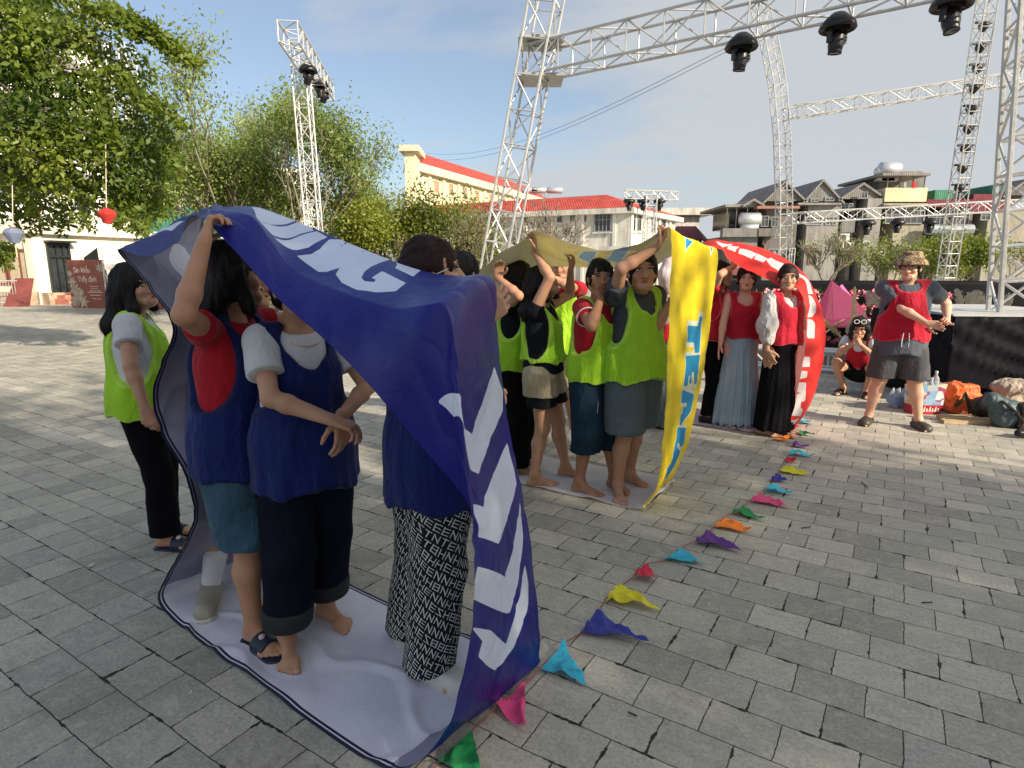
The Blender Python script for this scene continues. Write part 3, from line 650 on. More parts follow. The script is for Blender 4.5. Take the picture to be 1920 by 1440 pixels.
a(('p', 1226, 918, .0), ('p', 1245, 902, .33), ('p', 1266, 890, .68))
a(('p', 1208, 948, .0), ('p', 1224, 935, .33), ('p', 1240, 920, .67))
RED = Banner((2.50, 5.39)); a = RED.add
a((.0, .0, .004), None, (.0, .68, .004))
a((-.6, .0, .004), None, (-.6, .68, .004))
a((-1.3, .0, .004), None, (-1.3, .68, .004))
a((-1.6, .0, .04), None, (-1.6, .68, .04))
a((-1.7, .0, .5), None, (-1.7, .68, .5))
a((-1.7, .0, 1.1), None, (-1.7, .68, 1.1))
a((-1.6, .0, 1.5), None, (-1.6, .68, 1.5))
a(('p', 1338, 466, .0), ('p', 1330, 457, .3), ('p', 1322, 453, .66))
a(('p', 1366, 484, .0), ('p', 1362, 462, .3), ('p', 1370, 455, .66))
a(('p', 1400, 506, .0), ('p', 1405, 472, .3), ('p', 1410, 460, .66))
a(('p', 1435, 522, .0), ('p', 1450, 492, .3), ('p', 1448, 472, .66))
a(('p', 1463, 536, .0), ('p', 1486, 508, .3), ('p', 1486, 492, .66))
a(('p', 1492, 538, .0), ('p', 1515, 522, .3), ('p', 1500, 508, .66))
a(('p', 1508, 562, .0), ('p', 1535, 560, .3), ('p', 1500, 545, .66))
a(('p', 1512, 605, .0), ('p', 1546, 610, .3), ('p', 1497, 600, .66))
a(('p', 1509, 660, .0), ('p', 1548, 660, .3), ('p', 1491, 665, .66))
a(('p', 1500, 715, .0), ('p', 1538, 715, .3), ('p', 1482, 720, .66))
a(('p', 1490, 765, .0), ('p', 1518, 760, .3), ('p', 1474, 770, .66))
a(('p', 1477, 805, .0), ('p', 1495, 795, .3), ('p', 1470, 798, .66))
BLUE_P = [
    [(12.35, 0.62), (12.29, 0.681), (12.13, 0.733), (11.89, 0.767), (11.61, 0.78), (11.32, 0.769), (11.08, 0.735), (10.91, 0.684), (10.85, 0.623), (10.9, 0.562), (11.06, 0.51), (11.29, 0.474), (11.58, 0.46), (11.86, 0.47), (12.11, 0.503), (12.28, 0.553)], [(10.0, 0.66), (9.95, 0.709), (9.83, 0.751), (9.63, 0.78), (9.41, 0.79), (9.18, 0.781), (8.98, 0.753), (8.85, 0.712), (8.8, 0.663), (8.84, 0.613), (8.96, 0.571), (9.15, 0.541), (9.38, 0.53), (9.61, 0.538), (9.81, 0.565), (9.94, 0.605)], [(7.9, 0.6), (7.86, 0.646), (7.76, 0.684), (7.6, 0.71), (7.41, 0.72), (7.21, 0.711), (7.05, 0.686), (6.94, 0.648), (6.9, 0.603), (6.93, 0.557), (7.04, 0.517), (7.2, 0.491), (7.38, 0.48), (7.58, 0.488), (7.74, 0.512), (7.85, 0.55)], [(13.5, 0.4), (13.46, 0.446), (13.36, 0.484), (13.2, 0.51), (13.01, 0.52), (12.81, 0.511), (12.65, 0.486), (12.54, 0.448), (12.5, 0.403), (12.53, 0.357), (12.64, 0.317), (12.8, 0.291), (12.98, 0.28), (13.18, 0.288), (13.34, 0.312), (13.45, 0.35)],
    [(20.1, 1.0), (21.0, 0.992), (20.95, 0.887), (20.6, 0.925), (20.59, 0.979), (20.5, 0.992), (20.39, 0.929), (20.29, 0.841), (20.24, 0.762), (20.25, 0.69), (20.32, 0.669), (20.46, 0.69), (20.46, 0.72), (20.39, 0.724), (20.47, 0.833), (20.91, 0.787), (20.84, 0.678), (20.57, 0.603), (20.27, 0.569), (19.97, 0.582), (19.81, 0.628), (19.82, 0.682)],
    [(19.09, 0.636), (19.33, 0.72), (19.44, 0.803), (19.52, 0.95), (19.76, 0.996), (19.61, 0.812), (19.79, 1.0), (20.06, 1.0), (19.98, 0.866), (19.84, 0.711), (19.66, 0.623), (19.53, 0.594)],
    [(17.83, 0.904), (18.99, 0.996), (18.59, 0.812), (18.42, 0.707), (18.12, 0.556)],
    [(18.14, 0.552), (18.45, 0.711), (18.59, 0.782), (19.05, 0.992), (19.29, 0.979), (18.85, 0.753), (18.49, 0.586)],
    [(18.54, 0.586), (18.84, 0.724), (19.33, 0.983), (19.49, 0.967), (19.27, 0.774), (19.06, 0.686), (18.86, 0.644)],
    [(23.24, 0.201), (24.35, 0.485), (24.74, 0.51), (24.89, 0.569), (24.39, 0.908), (24.79, 0.979), (25.0, 0.941), (25.25, 0.527), (25.13, 0.46), (24.77, 0.502), (23.87, 0.272)],
    [(25.34, 0.243), (25.52, 0.381), (25.35, 0.925), (25.55, 0.937), (25.65, 0.912), (26.0, 0.393), (25.68, 0.121)],
    [(26.18, 0.046), (26.52, 0.481), (25.85, 0.895), (26.11, 0.895), (26.81, 0.653), (27.04, 0.556), (26.52, 0.0)],
    [(27.02, 0.021), (27.18, 0.247), (27.56, 0.519), (26.58, 0.833), (26.86, 0.883), (27.22, 0.841), (27.72, 0.619), (27.95, 0.41), (27.51, 0.138), (27.29, 0.163)],
    [(13.13, 0.435), (13.53, 0.682), (14.34, 0.498), (13.67, 0.473), (13.47, 0.439)] ]
YEL_P = [
    [(17.43, 0.724), (17.43, 0.803), (17.89, 0.799), (17.9, 0.69), (17.76, 0.678), (17.75, 0.473), (17.54, 0.46), (17.55, 0.711)],
    [(17.95, 0.481), (17.93, 0.841), (18.43, 0.874), (18.42, 0.799), (18.23, 0.774), (18.23, 0.724), (18.41, 0.741), (18.41, 0.686), (18.28, 0.674), (18.28, 0.628), (18.44, 0.657), (18.44, 0.54)],
    [(18.49, 0.519), (18.59, 0.866), (18.91, 0.854), (19.23, 0.565), (18.94, 0.556), (18.9, 0.611), (18.78, 0.607), (18.79, 0.703), (18.71, 0.69), (18.71, 0.548)],
    [(19.22, 0.502), (19.32, 0.816), (19.84, 0.828), (19.9, 0.757), (19.65, 0.598), (19.78, 0.577), (20.05, 0.782), (20.64, 0.82), (21.05, 0.556), (20.43, 0.393), (20.35, 0.548), (19.95, 0.469), (19.61, 0.506)],
    [(15.08, 0.297), (15.24, 0.452), (16.04, 0.297)],
    [(15.0, 0.87), (15.21, 0.904), (15.81, 0.849)],
    [(11.35, 0.548), (11.52, 0.176), (11.84, 0.096), (11.69, 0.506), (11.91, 0.912), (11.74, 0.9)],
    [(12.07, 0.536), (12.4, 0.0), (12.75, 0.067), (12.46, 0.49), (12.61, 0.619), (12.56, 0.782)],
]
RED_P = [
    [(7.23, 0.636), (8.22, 0.828), (8.07, 0.594), (7.79, 0.439), (7.3, 0.406)],
    [(8.09, 0.69), (8.54, 0.661), (8.42, 0.356), (8.06, 0.418)],
    [(8.59, 0.586), (9.32, 0.519), (9.16, 0.297), (8.55, 0.339)],
    [(9.34, 0.515), (9.74, 0.565), (9.62, 0.347), (9.25, 0.326)],
    [(9.73, 0.523), (9.87, 0.661), (10.94, 0.695), (10.81, 0.377), (10.38, 0.347), (9.97, 0.356), (9.74, 0.427)],
    [(11.42, 0.52), (11.69, 0.52), (12.17, 0.461), (12.11, 0.352), (11.65, 0.398), (11.39, 0.357)],
    [(12.11, 0.352), (12.21, 0.47), (12.71, 0.363), (12.65, 0.176)],
    [(12.72, 0.154), (12.83, 0.276), (13.2, 0.294), (13.55, 0.213), (13.73, 0.1), (13.78, 0.022)],
    [(13.84, 0.022), (13.84, 0.096), (13.96, 0.144), (14.17, 0.154), (14.53, 0.137), (14.54, 0.017)],
    [(15.19, 0.0), (15.18, 0.098), (15.51, 0.12), (15.51, 0.0)],
    [(15.62, 0.0), (15.65, 0.089), (15.86, 0.109), (15.94, 0.0)],
    [(16.07, 0.004), (16.07, 0.117), (16.76, 0.198), (16.79, 0.1), (17.07, 0.128), (17.12, 0.205), (17.5, 0.3), (17.32, 0.0), (16.91, 0.002), (16.49, 0.007), (16.43, 0.117), (16.4, 0.007)],
    [(17.57, 0.026), (17.58, 0.305), (17.94, 0.259), (18.9, 0.002), (18.18, 0.0)],
]
# ---- build
def poly_sd(U, V, polys, su=.16, sv=.62):
    """signed distance (negative inside) to a set of outlines given in station/width coordinates"""
    X, Y = U*su, V*sv; best = np.full(X.shape, 9.)
    for p in polys:
        p = [(x*su, (y if .012 < y < .988 else (-.04 if y < .5 else 1.04))*sv) for x, y in p]; n = len(p); ins = np.zeros(X.shape, bool); d = np.full(X.shape, 9.)
        for i in range(n):
            (x0, y0), (x1, y1) = p[i], p[(i+1) % n]; dx, dy = x1-x0, y1-y0; L = dx*dx+dy*dy+1e-12
            t = np.clip(((X-x0)*dx+(Y-y0)*dy)/L, 0, 1); d = np.minimum(d, np.hypot(X-x0-t*dx, Y-y0-t*dy))
            if abs(dy) > 1e-9:
                c = ((y0 > Y) != (y1 > Y)) & (X < dx*(Y-y0)/dy+x0); ins ^= c
        best = np.minimum(best, np.where(ins, -d, d))
    return best
def banner_mat(name, base, ink, inner, rough, edge=None, outline=None, inner_ink=None, through=.25, translucent=.3, dirt=(.03, .03, .05)):
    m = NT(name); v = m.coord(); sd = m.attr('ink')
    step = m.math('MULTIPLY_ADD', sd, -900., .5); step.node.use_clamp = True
    n = m.noise(v, 5, 4, .6); b0 = m.mix(m.ramp(n, (.3, 0.), (.7, 1.)), tint(base, .9), tint(base, 1.1)); i0 = m.mix(m.ramp(n, (.3, 0.), (.7, 1.)), tint(ink, .93), tint(ink, 1.04))
    out = m.mix(step, b0, i0)
    if outline:
        st2 = m.math('MULTIPLY_ADD', m.math('ABSOLUTE', m.math('SUBTRACT', sd, .005)), -900., 5.); st2.node.use_clamp = True; out = m.mix(st2, out, outline)
    sp = m.noise(v, 38, 3, .7); out = m.mix(m.ramp(sp, (.70, 0.), (.78, .5)), out, dirt)
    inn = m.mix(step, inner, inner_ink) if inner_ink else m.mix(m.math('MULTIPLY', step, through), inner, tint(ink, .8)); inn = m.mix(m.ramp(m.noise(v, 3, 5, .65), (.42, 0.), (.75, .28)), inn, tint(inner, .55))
    if edge:
        e = m.attr('edge')       # metres from the nearer long edge
        def band(a, b): 
            x = m.math('MULTIPLY', m.math('GREATER_THAN', e, a), m.math('LESS_THAN', e, b)); return x
        inn = m.mix(band(.0, .012), inn, edge[0]); inn = m.mix(band(.017, .026), inn, edge[0])
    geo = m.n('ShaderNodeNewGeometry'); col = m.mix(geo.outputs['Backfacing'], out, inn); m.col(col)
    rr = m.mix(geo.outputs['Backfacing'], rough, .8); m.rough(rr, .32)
    w1 = m.noise(v, 17, 4, .6, 1.2); bb = m.bump(w1, .35, .006); m.nrm(m.bump(m.noise(v, 700, 1), .08, .0006, bb))
    t = m.n('ShaderNodeBsdfTranslucent'); tc_ = m.mix(.45, out, (.42, .38, .30)) if translucent > .15 else out; m.l(tc_, t.inputs[0]); x = m.n('ShaderNodeMixShader'); x.inputs[0].default_value = translucent
    m.l(m.p.outputs[0], x.inputs[1]); m.l(t.outputs[0], x.inputs[2]); m.l(x.outputs[0], m.out.inputs[0]); return m.m
def build_banner(name, b, polys, mat, label, nv=90, nseg=26, seed=0, amp=1., flip=False, calm=None):
    n = len(b.st); nu = n*nseg; us = np.arange(nu)/nseg; vs = np.linspace(0, 1, nv); U, Vv = np.meshgrid(us, vs, indexing='ij'); u, v = U.ravel(), Vv.ravel()
    Pp = b.surf(u, v); Q = Pp.reshape(nu, nv, 3)
    du = np.roll(Q, -1, 0)-np.roll(Q, 1, 0); dv = np.gradient(Q, axis=1); N = np.cross(dv, du); N /= np.linalg.norm(N, axis=2)[..., None]+1e-9; N = N.reshape(-1, 3)
    sL = np.cumsum(np.linalg.norm(np.roll(Q[:, nv//2], -1, 0)-Q[:, nv//2], axis=1)); S_ = np.repeat(sL, nv)
    floor_ = np.clip(1-Pp[:, 2]/.05, 0, 1)
    q = np.stack([S_*3.2, v*1.5+S_*.6, v*0+seed], 1)
    fold = sum(np.exp(-((S_ % .62-.31)/.010)**2) for _ in (0,))*.0035+(np.exp(-((v-.34)/.012)**2)+np.exp(-((v-.67)/.012)**2))*.003; wr = fold+.010*vnoise(q, seed)+.008*(1-2*np.abs(vnoise(np.stack([S_*5+v*2, v*3-S_*1.2, v*0], 1), seed+2)))+.003*vnoise(np.stack([S_*17, v*11, v*0], 1), seed+3)+.007*np.maximum(0, 1-4*np.abs(vnoise(np.stack([S_*2.3+v*1.1, v*2.2-S_*1.5, v*0+3], 1), seed+11)))**2+.003*np.maximum(0, 1-5*np.abs(vnoise(np.stack([S_*6.3-v*2, v*4.2+S_*2.5, v*0+3], 1), seed+12)))
    fl = .017*np.maximum(0, 1-3.5*np.abs(vnoise(np.stack([S_*3.1+v*2.2, v*2.6-S_*2, v*0], 1), seed+7)))+.004*np.maximum(0, vnoise(np.stack([S_*9, v*6, v*0], 1), seed+8))
    ca = 1. if calm is None else np.interp(u, *calm)
    Pp = Pp+N*((wr*amp*ca)*(1-floor_))[:, None]; Pp[:, 2] += fl*floor_+.001; Pp[:, 2] = np.maximum(Pp[:, 2], .003)
    i = np.arange(nu)[:, None]; j = np.arange(nv-1)[None, :]; i2 = (i+1) % nu
    F = np.stack([i*nv+j, i2*nv+j, i2*nv+j+1, i*nv+j+1], -1).reshape(-1, 4)
    if flip: F = F[:, ::-1]
    me = np_mesh(name, Pp, F); 
    sd = poly_sd(u, v, polys)
    if calm is not None: sd = np.minimum(sd, np.maximum(np.abs(u-2.1)-2.1, -.05)*.16)      # stretch underfoot set as ink: floor paler than walls, shading put into inner colour
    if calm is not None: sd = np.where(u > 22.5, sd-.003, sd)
    attr(me, 'ink', sd); attr(me, 'edge', np.minimum(v, 1-v)*.67)
    o = mkobj(name, me, mat, None, True); tag(o, label, 'banner', 'team banners held up as walking loops'); return o
for b_ in (YEL, RED): b_.soft = .55
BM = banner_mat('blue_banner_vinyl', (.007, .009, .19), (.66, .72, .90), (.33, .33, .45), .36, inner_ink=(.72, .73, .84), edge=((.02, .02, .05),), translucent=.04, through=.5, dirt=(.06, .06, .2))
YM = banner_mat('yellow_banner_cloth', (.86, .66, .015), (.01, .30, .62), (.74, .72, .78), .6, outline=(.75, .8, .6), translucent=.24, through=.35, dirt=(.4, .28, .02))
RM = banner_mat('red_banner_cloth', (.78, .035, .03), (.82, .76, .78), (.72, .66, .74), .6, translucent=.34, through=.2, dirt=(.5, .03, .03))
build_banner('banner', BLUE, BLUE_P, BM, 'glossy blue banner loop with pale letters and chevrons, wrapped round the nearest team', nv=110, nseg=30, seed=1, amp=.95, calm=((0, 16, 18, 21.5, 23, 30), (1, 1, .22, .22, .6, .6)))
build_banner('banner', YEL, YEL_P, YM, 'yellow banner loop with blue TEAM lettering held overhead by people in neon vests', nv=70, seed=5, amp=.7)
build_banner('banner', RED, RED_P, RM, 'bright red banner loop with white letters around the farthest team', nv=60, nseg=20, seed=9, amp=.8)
# ---------------------------------------------------------------- ground
def paver_mat():
    m = NT('stone_pavers'); c = m.n('ShaderNodeTexCoord'); mp = m.n('ShaderNodeMapping'); mp.inputs['Rotation'].default_value = (0, 0, -(math.pi/2-TH)); mp.inputs['Location'].default_value = (.08, .05, 0); m.l(c.outputs['Object'], mp.inputs[0])
    v = mp.outputs[0]; w1 = m.n('ShaderNodeTexNoise'); w1.inputs['Scale'].default_value = 5; w1.inputs['Detail'].default_value = 3; m.l(v, w1.inputs['Vector'])
    w2 = m.n('ShaderNodeTexNoise'); w2.inputs['Scale'].default_value = 40; w2.inputs['Detail'].default_value = 3; m.l(v, w2.inputs['Vector'])
    o = m.n('ShaderNodeVectorMath', operation='SUBTRACT'); m.l(w1.outputs['Color'], o.inputs[0]); o.inputs[1].default_value = (.5, .5, .5)
    o2 = m.n('ShaderNodeVectorMath', operation='SCALE'); m.l(o.outputs[0], o2.inputs[0]); o2.inputs['Scale'].default_value = .016
    p = m.n('ShaderNodeVectorMath', operation='SUBTRACT'); m.l(w2.outputs['Color'], p.inputs[0]); p.inputs[1].default_value = (.5, .5, .5)
    p2 = m.n('ShaderNodeVectorMath', operation='SCALE'); m.l(p.outputs[0], p2.inputs[0]); p2.inputs['Scale'].default_value = .006
    s1 = m.n('ShaderNodeVectorMath', operation='ADD'); m.l(v, s1.inputs[0]); m.l(o2.outputs[0], s1.inputs[1]); s2 = m.n('ShaderNodeVectorMath', operation='ADD'); m.l(s1.outputs[0], s2.inputs[0]); m.l(p2.outputs[0], s2.inputs[1]); vv = s2.outputs[0]
    def brick(vec, mort, sm):
        b = m.n('ShaderNodeTexBrick'); b.offset = .5; b.squash = 1; b.inputs['Scale'].default_value = 1; b.inputs['Brick Width'].default_value = .232; b.inputs['Row Height'].default_value = .188
        b.inputs['Color1'].default_value = (0, 0, 0, 1); b.inputs['Color2'].default_value = (1, 1, 1, 1); b.inputs['Mortar'].default_value = (.5, .5, .5, 1); b.inputs['Bias'].default_value = 0; b.inputs['Mortar Smooth'].default_value = sm
        m.l(vec, b.inputs['Vector'])
        if isinstance(mort, float): b.inputs['Mortar Size'].default_value = mort
        else: m.l(mort, b.inputs['Mortar Size'])
        return b
    chip = m.noise(v, 7.5, 4, .7); ms = m.math('ADD', .0020, m.math('MULTIPLY', m.ramp(chip, (.54, 0.), (.72, 1.)), .010))
    b = brick(vv, ms, .12); bid = brick(vv, .0, 0.)
    fine = m.noise(v, 75, 5, .8); med = m.noise(v, 14, 6, .65, .6); big = m.noise(v, .55, 4, .6)
    # cleft stone: streaky relief in a direction that varies from slab to slab
    rc = m.n('ShaderNodeVectorMath', operation='ADD'); m.l(v, rc.inputs[0]); cc = m.n('ShaderNodeVectorMath', operation='SCALE'); m.l(bid.outputs['Color'], cc.inputs[0]); cc.inputs['Scale'].default_value = 31.; m.l(cc.outputs[0], rc.inputs[1])
    st = m.n('ShaderNodeMapping'); st.inputs['Scale'].default_value = (9, 30, 10); st.inputs['Rotation'].default_value = (0, 0, .5); m.l(rc.outputs[0], st.inputs[0]); cleft = m.noise(st.outputs[0], 1, 6, .7, 1.0)
    base = m.ramp(bid.outputs['Color'], (0., (.27, .265, .24)), (.3, (.36, .35, .315)), (.6, (.44, .425, .375)), (.82, (.33, .325, .305)), (1., (.54, .515, .45)))
    sp = m.ramp(fine, (.32, .65), (.5, 1.), (.66, 1.35)); col = m.mix(1., base, sp, 'MULTIPLY'); col = m.mix(m.ramp(cleft, (.33, .4), (.52, 0.)), col, (.19, .195, .18)); col = m.mix(m.ramp(med, (.5, 0.), (.74, .5)), col, (.58, .56, .48))
    col = m.mix(m.ramp(big, (.35, .3), (.65, 0.)), col, (.22, .215, .195)); dirt = m.noise(v, 2.3, 5, .7); col = m.mix(m.ramp(dirt, (.62, 0.), (.8, .4)), col, (.14, .13, .115))
    stn = m.noise(v, .9, 6, .7, 1.); col = m.mix(m.ramp(stn, (.56, 0.), (.66, .32)), col, (.12, .115, .10)); stn2 = m.noise(v, 1.7, 5, .75, .6); col = m.mix(m.ramp(stn2, (.60, 0.), (.72, .3)), col, (.62, .60, .52)); col = m.mix(b.outputs['Fac'], col, (.026, .025, .023)); col = m.mix(1., col, (1.13, 1.10, 1.04), 'MULTIPLY'); m.col(col); m.rough(m.ramp(cleft, (.3, .55), (.7, .85)), .35)
    h = m.math('SUBTRACT', m.math('ADD', m.math('MULTIPLY', cleft, .45), m.math('ADD', m.math('MULTIPLY', fine, .25), m.math('MULTIPLY', bid.outputs['Color'], .5))), m.math('MULTIPLY', b.outputs['Fac'], 1.6))
    m.nrm(m.bump(h, .75, .006)); return m.m
mb = MB(); g = 900; mb.face([(-g, -g, 0), (g, -g, 0), (g, g, 0), (-g, g, 0)]); tag(mb.build('ground', paver_mat()), kind='structure')
# ---------------------------------------------------------------- trusses
ALU = paint('truss_aluminium', (.55, .55, .54), .4, .15, 4, .05, .5); ALUW = paint('white_truss', (.60, .60, .59), .42, .12, 4, .05, .35); ALUD = paint('dull_truss', (.42, .42, .42), .45, .1, 4, .05, .5)
BLK = paint('lamp_black', (.012, .012, .014), .4, .2); GLS = paint('lamp_glass', (.03, .035, .05), .08, .1, spec=.9)
def truss(mb, a, b, w_, bay, r=.024, up=(0, 0, 1), end=True, mi=0, rb=None):
    a, b = Vector(a), Vector(b); d = (b-a).normalized(); up = Vector(up); x = d.cross(up).normalized()*w_/2; y = x.cross(d).normalized()*w_/2
    n = max(1, round((b-a).length/bay)); c = [x+y, x-y, -x-y, -x+y]; rb = rb or r*.55
    for q in c: mb.tube(a+q, b+q, r, 6)
    for i in range(n+1):
        p = a.lerp(b, i/n)
        for k in range(4):
            mb.tube(p+c[k], p+c[(k+1) % 4], rb, 5, caps=False)
            if i < n: 
                q = a.lerp(b, (i+1)/n); s_, e_ = (k, (k+1) % 4) if i % 2 else ((k+1) % 4, k)
                mb.tube(p+c[s_], q+c[e_], rb, 5, caps=False)
def truss_path(mb, pts, w_, bay, **k):
    for a, b in zip(pts[:-1], pts[1:]): truss(mb, a, b, w_, bay, **k)
def moving_head(c, s, label, tilt=0., yaw=0., group='moving-head stage lamps'):
    """c = point the lamp hangs from"""
    t = empty('stage_lamp', c, yaw, label, 'stage lamp', group); c = Vector(c); Mz = Matrix.Rotation(yaw, 3, 'Z')
    def T(x, y, z): return c+Mz @ Vector((x, y, z))*s
    m = MB(); m.lathe([(0, .02), (.12, .02), (.20, -.05), (.30, -.15), (.33, -.24), (.31, -.27), (.22, -.2), (0, -.16)], c, 18, M=Mz*s if False else Matrix.Diagonal((s, s, s))); m.build('rain_cover', BLK, t, True)
    m = MB(); m.obox(T(0, 0, -.22), Mz @ Vector((.17, 0, 0))*s, Mz @ Vector((0, .12, 0))*s, (0, 0, .06*s))
    for x in (-1, 1): m.obox(T(x*.17, 0, -.36), Mz @ Vector((.022, 0, 0))*s, Mz @ Vector((0, .05, 0))*s, (0, 0, .13*s))
    m.build('yoke', BLK, t)
    m = MB(); A_ = Mz @ Matrix.Rotation(tilt, 3, 'X') @ Matrix.Diagonal((s, s, s)); m.lathe([(0, .14), (.09, .13), (.135, .05), (.14, -.1), (.12, -.2), (.125, -.25), (.1, -.25)], T(0, 0, -.42), 14, M=A_); h = m.build('lamp_head', BLK, t, True)
    m = MB(); m.lathe([(.1, -.243), (.07, -.235), (0, -.23)], T(0, 0, -.42), 14, M=A_); m.build('lens', GLS, t, True); return t
# T-shaped tower left of centre
t = empty('lattice_tower', P(583, 560, 12.8), 0, 'tall thin lattice tower with a tilted cross bar, rising behind the blue banner', 'truss tower'); p0 = P(583, 430, 12.8); x0, y0 = p0.x, p0.y
top = P(576, 125, 12.8).z; m = MB(); truss(m, (x0+.12, y0, 0), (x0-.02, y0, top), .27, .36, .017, up=(0, 1, 0)); m.build('mast', ALUW, t)
m = MB(); a_, b_ = P(540, 62, 11.3), P(612, 172, 15.0); a_.z = b_.z = (a_.z+b_.z)/2; truss(m, a_, b_, .33, .42, .02); m.build('cross_bar', ALUW, t)
for i, (px, py, Y, tl) in enumerate(((577, 118, 12.6, .5), (599, 146, 13.9, 0.), (607, 158, 14.6, .6))):
    moving_head(P(px, py, Y)+Vector((0, 0, -.02)), .55, ('first black lamp below the tilted bar of the left tower, nearest its mast', 'middle black lamp below the tilted bar of the left tower', 'last black lamp at the low far end of the left tower bar')[i], tl, .9, 'lamps on the left tower')
# leaning leg, main beam
t = empty('stage_truss', P(930, 600, 10), 0, 'big aluminium stage frame, a leaning lattice leg joined to a long overhead beam', 'truss frame')
LB, LT = P(932, 500, 10.0), P(1035, -60, 9.7); dn = (LB-LT).normalized(); lb = LB+dn*(LB.z/-dn.z)
m = MB(); truss(m, lb, LT, .40, .50, .021, up=(0.35, 1, 0)); m.build('leg', ALU, t)
J = P(1003, 118, 10.0); r_ = ray(1690, -38); yy = (J.z-CH)*r_.y/r_.z; E_ = P(1690, -38, yy); F_ = J+(E_-J)*1.35
m = MB(); truss(m, J, F_, .42, .52, .021); m.build('beam', ALU, t)
m = MB(); jc = J+(E_-J).normalized()*.1; m.obox(jc+Vector((0, 0, -.26)), (.34, 0, 0), (0, .3, 0), (0, 0, .02)); m.build('corner_plate', ALUD, t); m = MB(); m.obox(jc+Vector((0, 0, .26)), (.34, 0, 0), (0, .3, 0), (0, 0, .02)); m.build('corner_plate', ALUD, t)
bd = (E_-J)
def on_beam(px):
    r_ = ray(px, 60); u = (r_.x*J.y-r_.y*J.x)/(r_.y*bd.x-r_.x*bd.y); return J+bd*u
for px, lab, tl in ((1392, 'black stage lamp hanging lowest and leftmost under the long overhead beam', .15), (1570, 'black stage lamp under the overhead beam, right of the thin curved mast', .1), (1778, 'black stage lamp cut by the top edge of the photo', -.25)):
    c = on_beam(px); moving_head(c+Vector((0, 0, -.22)), .62, lab, tl, .3)
# slim curved mast and its cross beams
t = empty('stage_truss', P(1467, 600, 16), 0, 'slim lattice frame with a curved mast and two long horizontal beams across the right side', 'truss frame')
m = MB(); pts = [P(1473, 520, 16), P(1470, 380, 16), P(1466, 250, 16), P(1458, 160, 16), P(1441, 70, 15.9), P(1415, -20, 15.8)]; pts[0].z = 0; truss_path(m, pts, .30, .28, r=.015, up=(0, 1, 0)); m.build('mast', ALUW, t)
m = MB(); truss(m, P(1473, 213, 16), P(1990, 134, 16), .27, .36, .016, up=(0, 0, 1)); m.build('beam', ALU, t)
m = MB(); truss(m, P(1478, 410, 16), P(1990, 380, 16), .26, .36, .016); m.build('beam', ALUW, t)
for i, px in enumerate((1627, 1684, 1745)): moving_head(P(px, 409, 16), .55 if i else .62, ('first small lamp under the low far beam, from the curved mast', 'second small lamp under the low far beam', 'third small lamp under the low far beam, nearest the lamp-filled mast')[i], 0, 0, 'lamps under the low far beam')
# mast full of lamps
t = empty('lattice_tower', P(1776, 600, 14), 0, 'leaning lattice mast with a column of small black lamps inside it', 'truss tower')
q0, q1 = P(1776, 505, 14), P(1856, -30, 13.6); dn = (q0-q1).normalized(); qb = q0+dn*(q0.z/-dn.z); m = MB(); truss(m, qb, q1, .26, .27, .015, up=(0, 1, 0)); m.build('mast', ALU, t)
for k, py in enumerate((48, 88, 127, 165, 204, 241, 278, 315, 352)):
    px = 1776+(505-py)*80/535.; c = P(px, py, 13.8); s_ = empty('stage_lamp', c, 0, '%s small round lamp from the top inside the leaning mast' % ('first', 'second', 'third', 'fourth', 'fifth', 'sixth', 'seventh', 'eighth', 'lowest')[k], 'stage lamp', 'lamps inside the leaning mast')
    m = MB(); m.lathe([(0, .08), (.08, .055), (.105, 0), (.09, -.05), (.06, -.08), (.05, -.11)], c, 12); m.build('lamp_head', BLK, s_, True); m = MB(); m.obox(c+Vector((0, 0, .06)), (.17, 0, 0), (0, .03, 0), (0, 0, .02)); m.build('bracket', BLK, s_)
# right-hand near tower standing on the draped stage
t = empty('lattice_tower', P(1890, 600, 7.2), 0, 'close silver lattice tower standing on the black draped stage at the right edge', 'truss tower')
m = MB(); zb = P(1880, 588, 7.2).z; a_ = P(1908, 588, 7.2); b_ = P(1955, -40, 7.2); truss(m, a_, b_, .46, .42, .030, up=(.45, 1, 0)); m.build('mast', ALU, t)
# far little T
t = empty('lattice_tower', P(1218, 500, 30), 0, 'far white lattice mast with a short level bar and three lamps, before the red-roofed building', 'truss tower'); c = P(1220, 366, 30)
m = MB(); truss(m, (c.x, 30, 0), (c.x, 30, c.z), .5, .5, .03, up=(0, 1, 0)); m.build('mast', ALUW, t); m = MB(); truss(m, P(1172, 365, 30), P(1270, 368, 30), .38, .45, .03); m.build('cross_bar', ALUW, t)
for i, px in enumerate((1180, 1206, 1237)): moving_head(P(px, 370, 30), .9, ('left', 'middle', 'right')[i]+' lamp under the short bar of the far white mast', .4*(i-1), 0, 'lamps on the far white mast')
m = MB(); a_ = P(700, 262, 22)
for k in range(2):
    b_ = P(1372, 84+k*8, 9.0); m.path([a_.lerp(b_, u)+Vector((0, 0, -.9*math.sin(math.pi*u))) for u in np.linspace(0, 1, 24)], .0035, 4); a_ = P(690, 274, 22)
m.path([P(1875, 215, 14)+Vector((.0, 0, 0)), P(1930, 100, 11)], .008, 4); m.path([P(1868, 25, 14), P(1848, 120, 14)], .006, 4); m.path([P(1846, 130, 14), P(1805, 370, 14)], .006, 4)
tag(m.build('cable', paint('cable', (.05, .05, .05), .6)), 'thin dark cables strung from the stage frame across the sky', 'cable')
